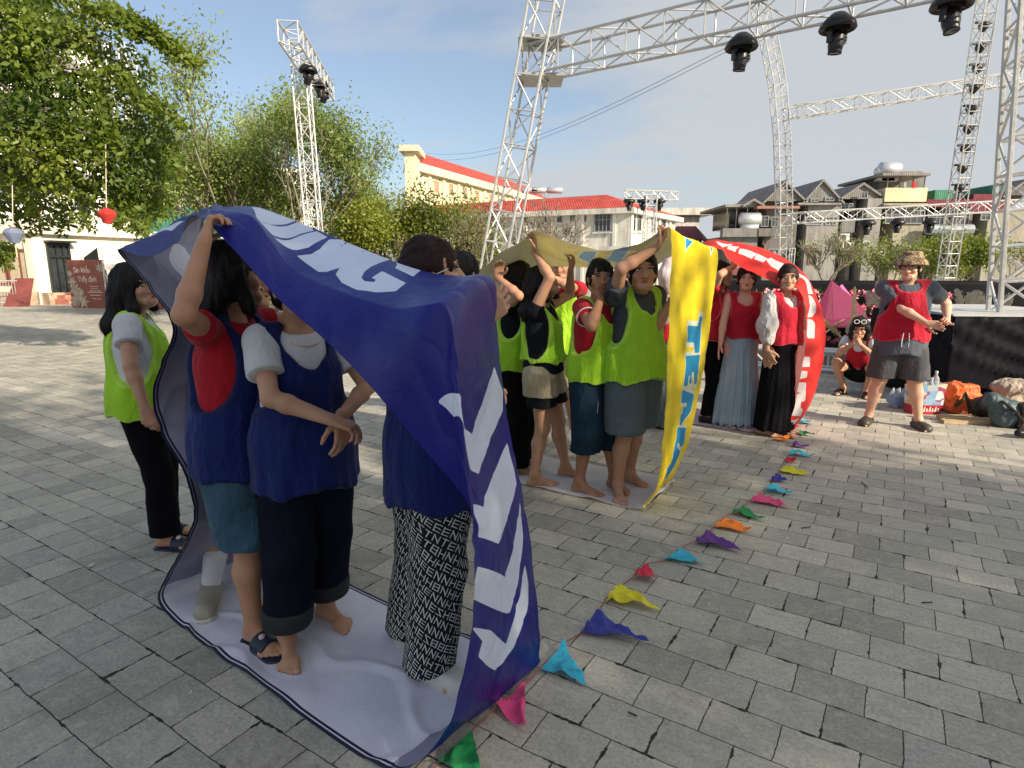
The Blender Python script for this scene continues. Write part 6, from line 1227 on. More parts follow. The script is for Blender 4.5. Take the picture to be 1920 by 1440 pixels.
# bags ------------------------------------------------
def blob(name, mat, label, cat, parts, vox=.008, fold=.012, fs=(14, 14, 14), group=None, base=None, smooth=1, sub=()):
    c0 = Vector(base); t = empty(name, c0, 0, label, cat, group); F = Field(vox)
    for p in parts:
        if p[0] == 'e': F.ell(p[1], p[2], None if len(p) < 4 else p[3], .03)
        elif p[0] == 'b': F.box(p[1], p[2], .03, None if len(p) < 4 else p[3], .03)
        else: F.cone(p[1], p[2], p[3], p[4], .03)
    F.half((0, 0, .003), (0, 0, -1)); F.obj('body', mat, t, fold_fn(fold, fs, 3), smooth); return t
ORG = cloth('orange_nylon', (.72, .13, .02), .5, .6, gloss=.4); OLV = cloth('olive_webbing', (.05, .05, .03)); TEAL = cloth('slate_teal_bag', (.055, .09, .10), .5, .4, gloss=.4); TAN = cloth('taupe_coat', (.36, .29, .23), .8, .7); CRM = cloth('cream_cloth', (.60, .56, .40), .8, .6); BRN = paint('brown_leather', (.035, .015, .012), .25, .3, spec=.7)
q = G(1800, 775); b0 = blob('backpack', ORG, 'bright orange nylon bag slumped on wooden slats', 'bag', [('b', (0, .05, .16), (.14, .10, .15)), ('e', (.08, .02, .12), (.17, .13, .13)), ('e', (.2, .0, .05), (.14, .1, .05)), ('e', (-.06, .05, .26), (.08, .08, .08))], base=q, fold=.016)
m = MB(); m.path([q+Vector((-.13, -.09, .10)), q+Vector((-.08, -.12, .18)), q+Vector((-.05, -.10, .24)), q+Vector((-.02, -.12, .16)), q+Vector((.0, -.14, .03))], .018, 6); m.build('strap', OLV, b0)
q = G(1885, 800); b0 = blob('backpack', TEAL, 'slate teal backpack lying on its side by the draped stage', 'bag', [('e', (0, 0, .13), (.15, .11, .14)), ('e', (-.08, .05, .22), (.09, .08, .09)), ('e', (.12, .0, .08), (.11, .1, .09)), ('c', (-.16, .02, .28), (.16, -.03, .05), .06, .06)], base=q, fold=.012)
m = MB(); m.path([q+Vector((-.12, -.06, .27)), q+Vector((-.02, -.13, .17)), q+Vector((.06, -.13, .08)), q+Vector((.14, -.1, .03))], .014, 6); m.build('strap', BLK, b0)
q = G(1915, 778); blob('coat', TAN, 'taupe coat heaped over the bags at the right edge', 'coat', [('e', (-.05, .1, .28), (.22, .15, .09)), ('e', (.2, .1, .22), (.25, .15, .12)), ('e', (-.1, .1, .15), (.12, .12, .15)), ('e', (.1, .15, .1), (.3, .15, .12))], base=q, fold=.02, fs=(9, 9, 14))
q = G(1895, 768); q.y += .15; blob('cloth_bundle', CRM, 'cream bundle sitting on top of the taupe coat', 'cloth', [('e', (0, .1, .42), (.09, .08, .09)), ('e', (.12, .1, .34), (.12, .09, .06)), ('e', (.05, .12, .2), (.1, .1, .2))], base=q, fold=.016)
q = G(1930, 805); blob('handbag', BRN, 'shiny dark brown leather handbag at the right edge', 'bag', [('b', (.05, .05, .13), (.17, .08, .12)), ('e', (.05, .03, .22), (.15, .07, .05))], base=q, fold=.004)
q = G(1850, 788); blob('backpack', BLK, 'small black bag between the orange and teal bags', 'bag', [('e', (0, .06, .12), (.12, .1, .12)), ('e', (.05, .08, .2), (.06, .06, .08))], base=q, fold=.012)
q = G(1925, 822); blob('shoe', paint('black_shoe', (.01, .01, .012), .3), 'black shoe lying at the right edge before the bags', 'shoe', [('c', (-.08, 0, .05), (.12, .0, .045), .035, .05), ('e', (.1, 0, .07), (.07, .05, .05))], base=q, fold=.0, vox=.006)
q = G(1785, 795); m = MB(); W_ = paint('wood_slat', (.42, .31, .18), .8, .25, 8)
for k in range(3): 
    m = MB(); m.obox(q+Vector((.30+k*.05, .0+k*.10, .02)), (.38, -.03, 0), (0.003, .035, 0), (0, 0, .018)); tag(m.build('wood_slat', W_), ('nearest', 'middle', 'farthest')[k]+' wooden slat under the orange bag', 'wood slat', 'wooden slats under the bags')
# shopping bag with bottles
q = G(1738, 777); t = empty('shopping_bag', q, 0, 'clear printed shopping bag with blue and red pictures, full of water bottles', 'bag'); m = MB(); m.hexa([q+Vector(p) for p in ((-.16, 0, 0), (.15, 0, 0), (.15, .14, 0), (-.16, .14, 0), (-.17, -.01, .30), (.17, -.01, .33), (.16, .16, .33), (-.17, .16, .30))]); 
bm_ = NT('bag_print'); v = bm_.coord(); vo = bm_.n('ShaderNodeTexVoronoi'); vo.inputs['Scale'].default_value = 16; bm_.l(v, vo.inputs['Vector']); hs = bm_.ramp(vo.outputs['Color'], (0., (.05, .14, .35)), (.35, (.30, .45, .62)), (.5, (.65, .5, .15)), (.6, (.7, .7, .7)), (.75, (.45, .04, .05)), (1., (.08, .2, .5))); sx = bm_.n('ShaderNodeSeparateXYZ'); bm_.l(v, sx.inputs[0]); bm_.col(bm_.mix(bm_.math('LESS_THAN', sx.outputs[2], .10), hs, (.42, .02, .05))); bm_.rough(.2, .6)
m.build('printed_sleeve', bm_.m, t)
m = MB()
for k in range(9): m.face([q+Vector((-.14+.03*k, -.004, .03)), q+Vector((-.12+.03*k, -.004, .03)), q+Vector((-.12+.03*k, -.005, .03+.03*(1+k % 2))), q+Vector((-.135+.03*k, -.005, .07))])
m.build('lettering', PALE, t)
PET = NT('clear_plastic'); PET.col((.75, .82, .88)); PET.rough(.08, .7); PET.p.inputs['Transmission Weight'].default_value = .7
for k, (dx, dy, hh) in enumerate(((.08, .05, .42), (-.02, .08, .37), (.03, .04, .35), (-.10, .05, .34))):
    c = q+Vector((dx, dy, .1)); m = MB(); m.lathe([(.036, 0), (.036, hh-.16), (.03, hh-.13), (.013, hh-.10), (.013, hh-.08), (0, hh-.08)], c, 12); b0 = m.build('water_bottle', PET.m, None, True); tag(b0, ('tallest water bottle in the printed bag', 'second water bottle in the printed bag', 'short middle bottle in the printed bag', 'left bottle in the printed bag')[k], 'bottle', 'bottles in the printed bag'); 
    m = MB(); m.lathe([(.015, hh-.083), (.015, hh-.06), (0, hh-.06)], c, 10); m.build('lid', paint('blue_lid', (.1, .2, .5), .4) if k % 2 else WHT, b0)
q = G(1690, 765); t = empty('bottle_pack', q, 0, 'shrink-wrapped pack of water bottles behind the legs of the man in the bucket hat', 'bottles'); m = MB()
for i in range(3):
    for j in range(2): m.lathe([(.034, 0), (.034, .15), (.013, .19), (.013, .215), (0, .215)], q+Vector((-.07+.07*i, .07*j, .003)), 10)
m.build('bottle', PET.m, t, True); m = MB(); m.box((q.x-.11, q.y-.04, .05), (q.x+.11, q.y+.11, .13)); m.build('wrap', paint('wrap_blue', (.2, .35, .55), .3), t)
# far clutter behind the red team
t = empty('kiosk', P(1385, 560, 15), 0, 'maroon roofed kiosk with white shelves behind the girl in the pale skirt', 'kiosk'); m = MB(); a1, b1 = P(1340, 506, 15), P(1420, 506, 15); m.box((a1.x, 14.8, a1.z-.12), (b1.x, 16.5, a1.z+.05)); m.build('roof', MAR, t); m = MB()
for z_ in (.45, .9, 1.25): m.box((a1.x+.1, 15, z_), (b1.x-.1, 15.4, z_+.05))
for x in (a1.x+.1, b1.x-.15): m.box((x, 15, 0), (x+.06, 15.06, a1.z-.12))
m.build('shelf', WHT, t); m = MB(); m.box((a1.x+.12, 15.5, 0), (b1.x-.12, 15.55, a1.z-.13)); m.build('back_panel', paint('dark_green', (.03, .07, .055), .7), t)
rs = np.random.RandomState(8); C = np.stack([P(1440, 560, 13.2).x+rs.normal(size=1500)*.5, 13.2+rs.normal(size=1500)*.2, .5+rs.rand(1500)*.55], 1); t = empty('shrub', P(1440, 560, 13.2), 0, 'small pale flowering shrub behind the red team', 'shrub'); leaves('foliage', C, .07, LF3, t, .5, 9)
m = MB(); m.tube((C[:, 0].mean(), 13.2, 0), (C[:, 0].mean(), 13.2, .6), .03, 5); m.build('stem', BARK, t)
MOT = paint('moto_body', (.25, .02, .02), .25, .1, spec=.6); TYR = paint('tyre', (.015, .015, .015), .8); CHR = paint('chrome', (.6, .6, .6), .25, .05, metal=.8)
def scooter(c, yaw, label, mt):
    t = empty('motor_scooter', c, yaw, label, 'motor scooter', 'scooters parked far away'); Mx = Matrix.Translation(c) @ Matrix.Rotation(yaw, 4, 'Z'); T = lambda x, y, z: Mx @ Vector((x, y, z))
    for x in (-.62, .62):
        m = MB(); m.path([T(x+.22*math.cos(a), 0, .26+.22*math.sin(a)) for a in np.linspace(0, 2*math.pi, 17)], .05, 6); w_ = m.build('wheel', TYR, t); m = MB(); m.tube(T(x, -.04, .26), T(x, .04, .26), .12, 10); m.build('rim', CHR, w_)
    F = Field(.02); F.cone((-.6, 0, .55), (-.05, 0, .5), .12, .12, .05); F.cone((-.05, 0, .35), (.35, 0, .35), .09, .09, .05); F.cone((.35, 0, .35), (.45, 0, .85), .09, .08, .05); F.ell((.47, 0, .9), (.1, .14, .1), None, .04); F.cone((.6, 0, .5), (.5, 0, .8), .06, .05, .03); F.obj('body', mt, t)
    F = Field(.015); F.cone((-.65, 0, .72), (-.05, 0, .68), .1, .11, .03, flat=((0, 0, 1), .6)); F.obj('seat', BLK, t); m = MB(); m.path([T(.4, -.3, 1.0), T(.45, -.1, 1.02), T(.45, .1, 1.02), T(.4, .3, 1.0)], .016, 6); m.build('handlebar', BLK, t)
scooter(P(1225, 560, 19)*1, .4, 'dark red scooter parked far behind the yellow banner', MOT); bpy.data.objects['motor_scooter'].location.z = 0
# ---------------------------------------------------------------- bunting on the paving
t = empty('bunting', G(1250, 1060), 0, 'string of small triangular pennants of many colours laid along the paving', 'bunting')
flags = [((812, 1446), (884, 1378), (905, 1475), (.02, .30, .09), 'green'), ((930, 1336), (984, 1288), (985, 1380), (.75, .08, .24), 'pink'), ((1014, 1258), (1057, 1215), (1102, 1292), (.05, .47, .66), 'light blue'), ((1088, 1192), (1120, 1155), (1216, 1214), (.05, .06, .33), 'navy blue'), ((1135, 1132), (1162, 1103), (1240, 1151), (.80, .72, .03), 'yellow'), ((1186, 1089), (1214, 1064), (1232, 1098), (.65, .03, .06), 'red'), ((1246, 1054), (1276, 1032), (1322, 1062), (.05, .47, .66), 'light blue'), ((1302, 1022), (1325, 1003), (1395, 1040), (.13, .04, .25), 'purple'), ((1340, 992), (1360, 974), (1413, 1004), (.88, .22, .02), 'orange'), ((1372, 966), (1392, 955), (1436, 981), (.02, .33, .13), 'green'), ((1406, 944), (1424, 931), (1488, 957), (.78, .10, .28), 'pink'), ((1430, 925), (1447, 913), (1488, 931), (.05, .47, .66), 'light blue'), ((1442, 905), (1455, 895), (1475, 906), (.06, .05, .28), 'navy blue'), ((1460, 888), (1472, 878), (1519, 895), (.80, .72, .03), 'yellow'), ((1468, 870), (1478, 862), (1501, 869), (.65, .03, .06), 'red'), ((1478, 856), (1487, 848), (1531, 860), (.05, .47, .66), 'light blue'), ((1482, 840), (1490, 834), (1525, 843), (.13, .04, .25), 'purple'), ((1450, 827), (1486, 820), (1472, 830), (.88, .22, .02), 'orange'), ((1494, 817), (1500, 811), (1530, 820), (.02, .33, .13), 'green'), ((1484, 805), (1495, 800), (1502, 808), (.75, .08, .24), 'pink'), ((1496, 797), (1503, 790), (1532, 797), (.05, .47, .66), 'light blue')]
line = []
for i, (a_, b_, c_, col_, nm) in enumerate(flags):
    A_, B_, C_ = G(*a_), G(*b_), G(*c_); line += [A_, B_]; n = 16; V = []; F = []; idx = {}
    for r_ in range(n+1):
        for s_ in range(n+1-r_):
            u, v_ = r_/n, s_/n; p = A_*(1-u-v_)+B_*v_+C_*u; idx[(r_, s_)] = len(V); V.append((p.x, p.y, u*(1-u-v_)*v_))
    for r_ in range(n):
        for s_ in range(n-r_):
            F.append((idx[(r_, s_)], idx[(r_+1, s_)], idx[(r_, s_+1)]))
            if s_ < n-r_-1: F.append((idx[(r_+1, s_)], idx[(r_+1, s_+1)], idx[(r_, s_+1)]))
    V = np.array(V); L0 = (C_-A_).length; w_ = vnoise(np.stack([V[:, 0]*26, V[:, 1]*26, V[:, 0]*0+i*7], 1), i); w2 = 1-2*np.abs(vnoise(np.stack([V[:, 0]*14, V[:, 1]*14, V[:, 0]*0+i*3], 1), i+40)); edge_ = np.clip(1-V[:, 2]*0, 0, 1); V[:, 2] = .012+.012*(w_+1)*.5+.022*np.maximum(w2, 0)**1.5; V[:, :2] += .004*np.stack([w_, w2], 1)
    o = mkobj('flag', np_mesh('flag', V, F, 3), cloth('pennant_'+nm.replace(' ', '_'), col_, .6, .3, sheer=.12), t, True); o['label'] = nm+' pennant'; o.matrix_parent_inverse = Matrix.Translation(t.location).inverted()
m = MB(); pts = [G(790, 1470)+Vector((0, 0, .008))]+[Vector((p.x, p.y, .010+.006*(k % 3))) for k, p in enumerate(line)]; m.path(pts, .0028, 5); m.build('string', paint('red_string', (.30, .09, .07), .9), t)
# litter
for k, (px, py, s_) in enumerate(((170, 1063, .016), (357, 1303, .006), (1475, 1012, .01))):
    c = G(px, py); m = MB(); m.face([c+Vector((-s_, -s_*.5, .006)), c+Vector((s_, -s_*.7, .01)), c+Vector((s_*1.2, s_*.6, .018)), c+Vector((-s_*.2, s_*.5, .012))]); tag(m.build('paper_scrap', WHT), ('white torn scrap on the paving left of the blue banner', 'tiny white speck on the paving near the lower left', 'tiny pale scrap on the paving right of the pennants')[k], 'scrap')
STK = paint('twig', (.04, .03, .02), .9)
for k, (x0, y0, x1, y1) in enumerate(((1178, 1338, 1194, 1346), (1615, 905, 1628, 917), (1502, 992, 1520, 990), (1728, 1132, 1748, 1132))):
    m = MB(); m.tube(G(x0, y0)+Vector((0, 0, .006)), G(x1, y1)+Vector((0, 0, .008)), .003, 5); tag(m.build('twig', STK), ('small dark twig on the near paving right of the blue banner', 'dark twig on the sunlit paving', 'thin twig beside the orange pennant', 'reddish twig on the lit band of paving at the right')[k], 'twig')
# ---------------------------------------------------------------- the people
NEON = cloth('neon_vest', (.42, .78, .03), .7, .5, sheer=.22, gloss=.3, rim=(.60, .95, .12)); BLV = cloth('navy_vest', (.004, .014, .11), .75, .45, gloss=.2, rim=(.004, .01, .07)); REDV = cloth('red_vest', (.46, .008, .03), .75, .45, sheer=.1, gloss=.25, rim=(.6, .05, .07))
WTEE = cloth('white_cotton', (.62, .63, .66), .9, .4); GTEE = cloth('charcoal_tee', (.055, .065, .08), .9, .45); RTEE = cloth('red_polo', (.38, .008, .02), .8, .4); BTEE = cloth('black_tee', (.012, .013, .018), .85, .35)
BLKP = cloth('black_trousers', (.006, .006, .008), .85, .35); JEAN = cloth('dark_jeans', (.008, .010, .020), .85, .3); DEN = cloth('blue_denim', (.032, .08, .125), .85, .45, var=.4, weave=1400); DENG = cloth('grey_denim', (.10, .13, .145), .85, .4, weave=1400); CUFF = cloth('jean_cuff', (.035, .036, .038), .9); NVY = cloth('navy_capri', (.01, .03, .055), .85, .35)
BEI = cloth('beige_cotton', (.42, .35, .25), .85, .5); SKY = cloth('pale_blue_satin', (.33, .42, .50), .45, .5, gloss=.5); GSH = cloth('grey_shorts', (.075, .077, .085), .9, .35); HATM = cloth('bucket_hat', (.22, .16, .10), .9, .2, .3); CAPM = cloth('grey_cap', (.07, .07, .08)); WHH = cloth('white_hat', (.7, .68, .62))
RUB = paint('navy_rubber', (.012, .022, .045), .35, .1); CLG = paint('olive_clog', (.05, .045, .035), .45, .1); SNK = paint('beige_leather', (.34, .32, .26), .45, .12); SNW = paint('white_shoe', (.62, .60, .55), .5, .1); SOL = paint('sole_white', (.55, .53, .46), .6, .1); BDG = paint('badge', (.7, .5, .5), .4); GLM = paint('glasses_frame', (.02, .015, .015), .3); PNKF = cloth('pink_cloth', (.7, .05, .12))
def camo_mat():
    m = NT('camouflage_cotton'); v = m.coord(); a = m.noise(v, 26, 2, .5, .8); b = m.noise(v, 40, 2, .5, .8); c = m.mix(m.ramp(a, (.47, 0.), (.5, 1.)), (.30, .21, .13), (.13, .085, .05)); c = m.mix(m.ramp(b, (.56, 0.), (.58, 1.)), c, (.40, .32, .22)); m.col(c); m.rough(.9, .15); m.nrm(m.bump(m.noise(v, 700, 1), .15, .001)); return m.m
HATM = camo_mat()
def letter_mat():
    m = NT('letter_print_trousers'); uv = m.attr('uvm', 'Vector'); mp = m.n('ShaderNodeMapping'); mp.inputs['Rotation'].default_value = (0, 0, .5); mp.inputs['Scale'].default_value = (-37, 25, 1); m.l(uv, mp.inputs[0])
    ns = m.n('ShaderNodeTexNoise'); ns.inputs['Scale'].default_value = 12; m.l(uv, ns.inputs['Vector']); sc = m.n('ShaderNodeVectorMath', operation='SCALE'); m.l(ns.outputs['Color'], sc.inputs[0]); sc.inputs['Scale'].default_value = .5; ad = m.n('ShaderNodeVectorMath', operation='ADD'); m.l(mp.outputs[0], ad.inputs[0]); m.l(sc.outputs[0], ad.inputs[1])
    sp = m.n('ShaderNodeSeparateXYZ'); m.l(ad.outputs[0], sp.inputs[0]); fy0 = m.math('FLOOR', sp.outputs[1]); xs = m.math('ADD', sp.outputs[0], m.math('MULTIPLY', fy0, .37)); fx0 = m.math('FLOOR', xs); fx = m.math('SUBTRACT', xs, fx0); fy = m.math('SUBTRACT', sp.outputs[1], fy0)
    cb = m.n('ShaderNodeCombineXYZ'); m.l(fx0, cb.inputs[0]); m.l(fy0, cb.inputs[1]); wn_ = m.n('ShaderNodeTexWhiteNoise'); m.l(cb.outputs[0], wn_.inputs['Vector']); r_ = wn_.outputs['Value']
    near = lambda a_, c_, w_: m.math('LESS_THAN', m.math('ABSOLUTE', m.math('SUBTRACT', a_, c_)), w_); AND = lambda a_, b_: m.math('MULTIPLY', a_, b_); OR = lambda a_, b_: m.math('MAXIMUM', a_, b_); gt = lambda a_, v_: m.math('GREATER_THAN', a_, v_); lt = lambda a_, v_: m.math('LESS_THAN', a_, v_)
    ins = AND(AND(gt(fx, .1), lt(fx, .9)), AND(gt(fy, .1), lt(fy, .9))); L = near(fx, .18, .055); Rr = near(fx, .82, .055); Tp = near(fy, .82, .042); Md = near(fy, .5, .042); Bt = near(fy, .18, .042); Dg = near(fy, m.math('SUBTRACT', 1., fx), .09); s_ = lambda lo, hi: AND(gt(r_, lo), lt(r_, hi))
    H_ = AND(OR(OR(L, Rr), Md), s_(-1, .22)); N_ = AND(OR(OR(L, Rr), Dg), s_(.22, .42)); E_ = AND(OR(OR(L, Tp), OR(Md, Bt)), s_(.42, .6)); B_ = AND(OR(OR(OR(L, Rr), Tp), OR(Md, Bt)), s_(.6, .72)); Z_ = AND(OR(OR(Tp, Bt), Dg), s_(.72, .86)); T_ = AND(OR(Tp, near(fx, .5, .07)), s_(.86, 2))
    f = AND(ins, OR(OR(OR(H_, N_), OR(E_, B_)), OR(Z_, T_))); m.col(m.mix(f, (.012, .012, .013), (.62, .62, .60))); m.rough(.8, .2); m.nrm(m.bump(m.noise(m.coord((18, 18, 7)), 1, 3, .5, .8), .5, .02)); return m.m
def seam(s, mat, pts, r=.004, name='trim'):
    m = MB(); m.path([s.root.matrix_basis @ Vector(p) for p in pts], r, 5); m.build(name, mat, s.root)
# --- 1 woman outside the blue banner, seen from behind
p = Person('woman with wavy black hair in a neon vest, seen from behind at the left', (-2.0, 3.20), 70, 1.53, vox=.0055, feet=((-.09, .02), (.10, .06)), toes=(18, 26), head=(25, 12), hands=((-.2, .18, .82), (.27, .12, .76)), poles=((-.6, -1, 0), (.9, -1, 0)), curl=(.4, .5))
arms0 = ik(p.sh[1], p.W(P(272, 765, 2.90)), .265*p.k, .235*p.k, p.W(P(232, 690, 2.88))-p.sh[1]); p.elb[1], p.wr[1] = arms0; p.hdir[1] = unit(p.W(P(288, 812, 2.90))-p.wr[1]); p.lift = .014
p.body(); p.hair('long', length=.34); p.shirt(WTEE, .80, .014, .5, .02); p.vest(NEON, .76, .034, (.10, .17, .24), seed=3); p.legs(BLKP, .09, .098, .078, .082, folds=.006); p.shoes('slipper', RUB, RUB, BDG)
# --- 2 red shirt, arm up holding the banner
p = Person('person in red tee and navy vest with one arm raised to grip the blue banner', (-1.10, 2.36), 100, 1.60, bf=1.02, vox=.0055, feet=((-.14, .0), (.10, .06)), toes=(8, 28), head=(-50, 10), hands=None, skin=SKIN)
p.wr[1] = p.W(P(383, 452, 2.02)); e, w_ = ik(p.sh[1], p.wr[1], .27, .25, p.W(P(300, 640, 1.8))-p.sh[1]); p.elb[1] = e; p.wr[1] = w_; hd = unit(p.W(P(398, 398, 2.08))-w_); p.hdir[1] = hd; pn = p.W(Vector(p.base)+Vector((.8, .5, 0))); p.pal[1] = unit(V3(pn[0], pn[1], 0)-hd*V3(pn[0], pn[1], 0).dot(hd)); p.curl = (.4, .85); p.lift = .014
p.wr[0] = p.W(P(540, 560, 2.45)); e, w_ = ik(p.sh[0], p.wr[0], .27, .25, V3(-1, -.3, -.6)); p.elb[0] = e; p.wr[0] = w_; p.hdir[0] = unit(w_-e)
p.body(); p.hair('long', length=.16); p.shirt(RTEE, .78, .014, .34, .012); p.vest(BLV, .74, .03, (.10, .16, .22), seed=5); p.legs(DEN, .45, .115, .105, .108, 'shorts'); p.shoes('slipper', RUB, RUB, BDG)
# --- 3 hidden person with white socks
p = Person('mostly hidden person in white socks and beige sneakers behind the raised arm', (-1.20, 2.74), 150, 1.56, vox=.0065, feet=((-.05, .02), (.16, .02)), toes=(0, 14), head=(-60, 10), hands=((-.2, .2, 1.0), (.2, .22, .95)), curl=(.4, .4))
a_ = p.W(G(398, 1128)); p.ank[1] = V3(a_[0], a_[1], .08); p.kne[1] = ik(p.hips[1], p.ank[1], .405*p.k, .385*p.k, V3(0, 1, 0))[0]
p.body(); p.hair('long', length=.2); p.shirt(WTEE, .8); p.vest(BLV, .72, .03); p.legs(DEN, .5, .1, .09, .1, 'shorts')
F = Field(.006)
for i in (0, 1): F = Field(.006); F.cone(p.ank[i]+V3(0, 0, .0), p.ank[i]*.62+p.kne[i]*.38, .041, .052, .01); F.obj('sock', cloth('white_sock', (.65, .66, .72)), p.root)
pass; p.shoes('sneaker', SNK, SOL)
# --- 4 pearl necklace
p = Person('woman with a pearl necklace, navy vest and rolled dark jeans, barefoot with hands clasped', (-.81, 2.28), 140, 1.56, bf=.94, vox=.0048, feet=((.10, .07), (-.16, .06)), toes=(-28, 18), head=(5, 8), shift=(.0, .0), group=None)
lf, rf = p.W(G(540, 1222)), p.W(G(612, 1160)); 
p.ank = [V3(rf[0], rf[1], .078), V3(lf[0], lf[1], .078)] if rf[0] < lf[0] else [V3(lf[0], lf[1], .078), V3(rf[0], rf[1], .078)]
dirs = {0: None, 1: None}
for i in (0, 1):
    tip = G(545, 1262) if np.allclose(p.ank[i][:2], lf[:2]) else G(655, 1185); d = p.W(tip)-p.ank[i]; p.toes[i] = math.atan2(d[0], d[1])
for i in (0, 1): m_, e_ = ik(p.hips[i], p.ank[i], .405*p.k, .385*p.k, V3(0, 1, 0)); p.kne[i] = m_
for i, wr_, fi_, el_, pn_ in ((1, P(618, 786, 2.04), P(662, 800, 2.06), P(500, 775, 2.02), (.2, -.3, -1)), (0, P(640, 782, 2.14), P(644, 840, 2.10), P(668, 720, 2.30), (.3, -1, .2))):
    e, w_ = ik(p.sh[i], p.W(wr_), .26*p.k, .232*p.k, p.W(el_)-p.sh[i]); p.elb[i] = e; p.wr[i] = w_; p.hdir[i] = unit(p.W(fi_)-w_); n0 = V3(pn_); p.pal[i] = unit(n0-p.hdir[i]*n0.dot(p.hdir[i]))
p.curl = (.45, .55)
p.body(); p.hair('bun'); p.shirt(WTEE, .8, .014, .62, .024, neck=(.075, .075, .045)); p.vest(BLV, .70, .030, (.085, .16, .19), (.09, .13, .15), .02, seed=8, folds=.012)
p.legs(JEAN, .15, .122, .110, .100, folds=.006, k2=.02); F = Field(.0055)
for i in (0, 1): 
    q = p.ank[i]+(p.kne[i]-p.ank[i])*.22; q2 = p.ank[i]+(p.kne[i]-p.ank[i])*.34; F.cone(q, q2, .104*p.k, .106*p.k, .004)
F.half((0, 0, .135), (0, 0, -1), .004); F.half((0, 0, .215), (0, 0, 1), .004); F.obj('cuff', CUFF, p.root, fold_fn(.003, (10, 10, 9)))
m = MB(); c0 = p.neck0+p.up*.0
for a in np.linspace(-1.9, 1.9, 46):
    q = c0+V3(math.sin(a)*.078, .015+math.cos(a)*.088, -.022-.045*math.cos(a)); w0 = p.root.matrix_basis @ Vector(q); m.lathe([(0, .0048), (.0034, .0034), (.0048, 0), (.0034, -.0034), (0, -.0048)], w0, 6)
m.build('necklace', paint('pearl', (.75, .62, .55), .25, .05, spec=.7), p.root, True)
# --- 5 tied dark red hair, letter trousers
p = Person('woman with tied dark red hair and black trousers printed with white letters', (-.29, 2.08), 66, 1.62, bf=1.04, vox=.005, hs=1.0, feet=((-.12, .16), (.06, -.02)), toes=(8, 30), head=(18, 8), hands=None)
a1, a2 = p.W(G(772, 1200)), p.W(G(806, 1268)); p.ank = [V3(a1[0], a1[1], .078), V3(a2[0], a2[1], .078)]
for i in (0, 1): m_, e_ = ik(p.hips[i], p.ank[i], .405*p.k, .385*p.k, V3(0, 1, 0)); p.kne[i] = m_
d = p.W(G(870, 1300))-p.ank[1]; p.toes[1] = math.atan2(d[0], d[1]); d = p.W(G(862, 1168))-p.ank[0]; p.toes[0] = math.atan2(d[0], d[1])
for i, tgt, fd in ((1, P(905, 600, 1.98), P(945, 560, 2.0)), (0, P(760, 640, 2.3), P(800, 600, 2.3))):
    e, w_ = ik(p.sh[i], p.W(tgt), .265, .23, (p.W(P(800, 760, 2.1)) if i else p.W(P(740, 760, 2.3)))-p.sh[i]); p.elb[i] = e; p.wr[i] = w_; p.hdir[i] = unit(p.W(fd)-w_); n0 = V3(-1, 0, -.2)*((-1, 1)[i]); p.pal[i] = unit(n0-p.hdir[i]*n0.dot(p.hdir[i]))
p.curl = (.5, .5)
def uvcb(me, p=p):
    n = len(me.vertices); co = np.empty(n*3, np.float32); me.vertices.foreach_get('co', co); co = co.reshape(-1, 3); best = np.full(n, 9.); uv = np.zeros((n, 3))
    for i in (0, 1):
        a, b = p.hips[i], p.ank[i]; t = np.clip(((co-a) @ (b-a))/((b-a) @ (b-a)), 0, 1); c = a+t[:, None]*(b-a); d = co-c; r = np.linalg.norm(d, axis=1); an = np.arctan2(d[:, 0], d[:, 1])*.095; m = r < best; best = np.minimum(best, r); uv[m] = np.stack([an+i*.7, co[:, 2], co[:, 2]*0], 1)[m]
    attrv(me, 'uvm', uv)
p.body(); p.hair('tail', HAIR_R); p.shirt(BLV, .76, .018, .6, .02, name='shirt'); p.vest(BLV, .72, .024, seed=11); p.legs(letter_mat(), .055, .118, .100, .096, folds=.007, mesh_cb=uvcb); p.shoes('flat', SNW, SOL)
m = MB(); T = lambda q: p.root.matrix_basis @ Vector(q); q = p.H(-.02, -.125, .03); m.obox(T(q), (.02, .01, 0), (-.005, .012, 0), (0, 0, .008)); m.obox(T(q+V3(.03, .0, .015)), (.006, .002, .014), (-.003, .008, 0), (.004, 0, .003)); m.build('hair_clip', CHR, p.root)
seam(p, BLKP, [p.W(P(731, 868, 1.98)), p.W(P(727, 905, 1.97)), p.W(P(730, 922, 1.97))], .0035, 'drawstring')
m = MB(); q = [p.H(.085, -.02, -.03), p.H(.088, .01, .0), p.H(.087, .05, .012)]; m.path([T(x) for x in q], .0022, 4); m.build('glasses_arm', ALUW, p.root)
# --- 6 man behind her
p = Person('short-haired man whose head shows just right of the dark red hair', (-.30, 3.55), 40, 1.60, female=False, vox=.008, head=(0, 0)); p.body(); p.hair('short'); p.shirt(WTEE, .82); p.vest(NEON, .78); p.legs(BLKP, .1); p.shoes('sneaker', SNK, SOL)
def arms(p, i, wrist, fing, pole, pal, l=(.265, .235)):
    e, w_ = ik(p.sh[i], p.W(wrist), l[0]*p.k, l[1]*p.k, V3(pole)); p.elb[i] = e; p.wr[i] = w_; p.hdir[i] = unit(p.W(fing)-w_); n0 = V3(pal); p.pal[i] = unit(n0-p.hdir[i]*n0.dot(p.hdir[i]))
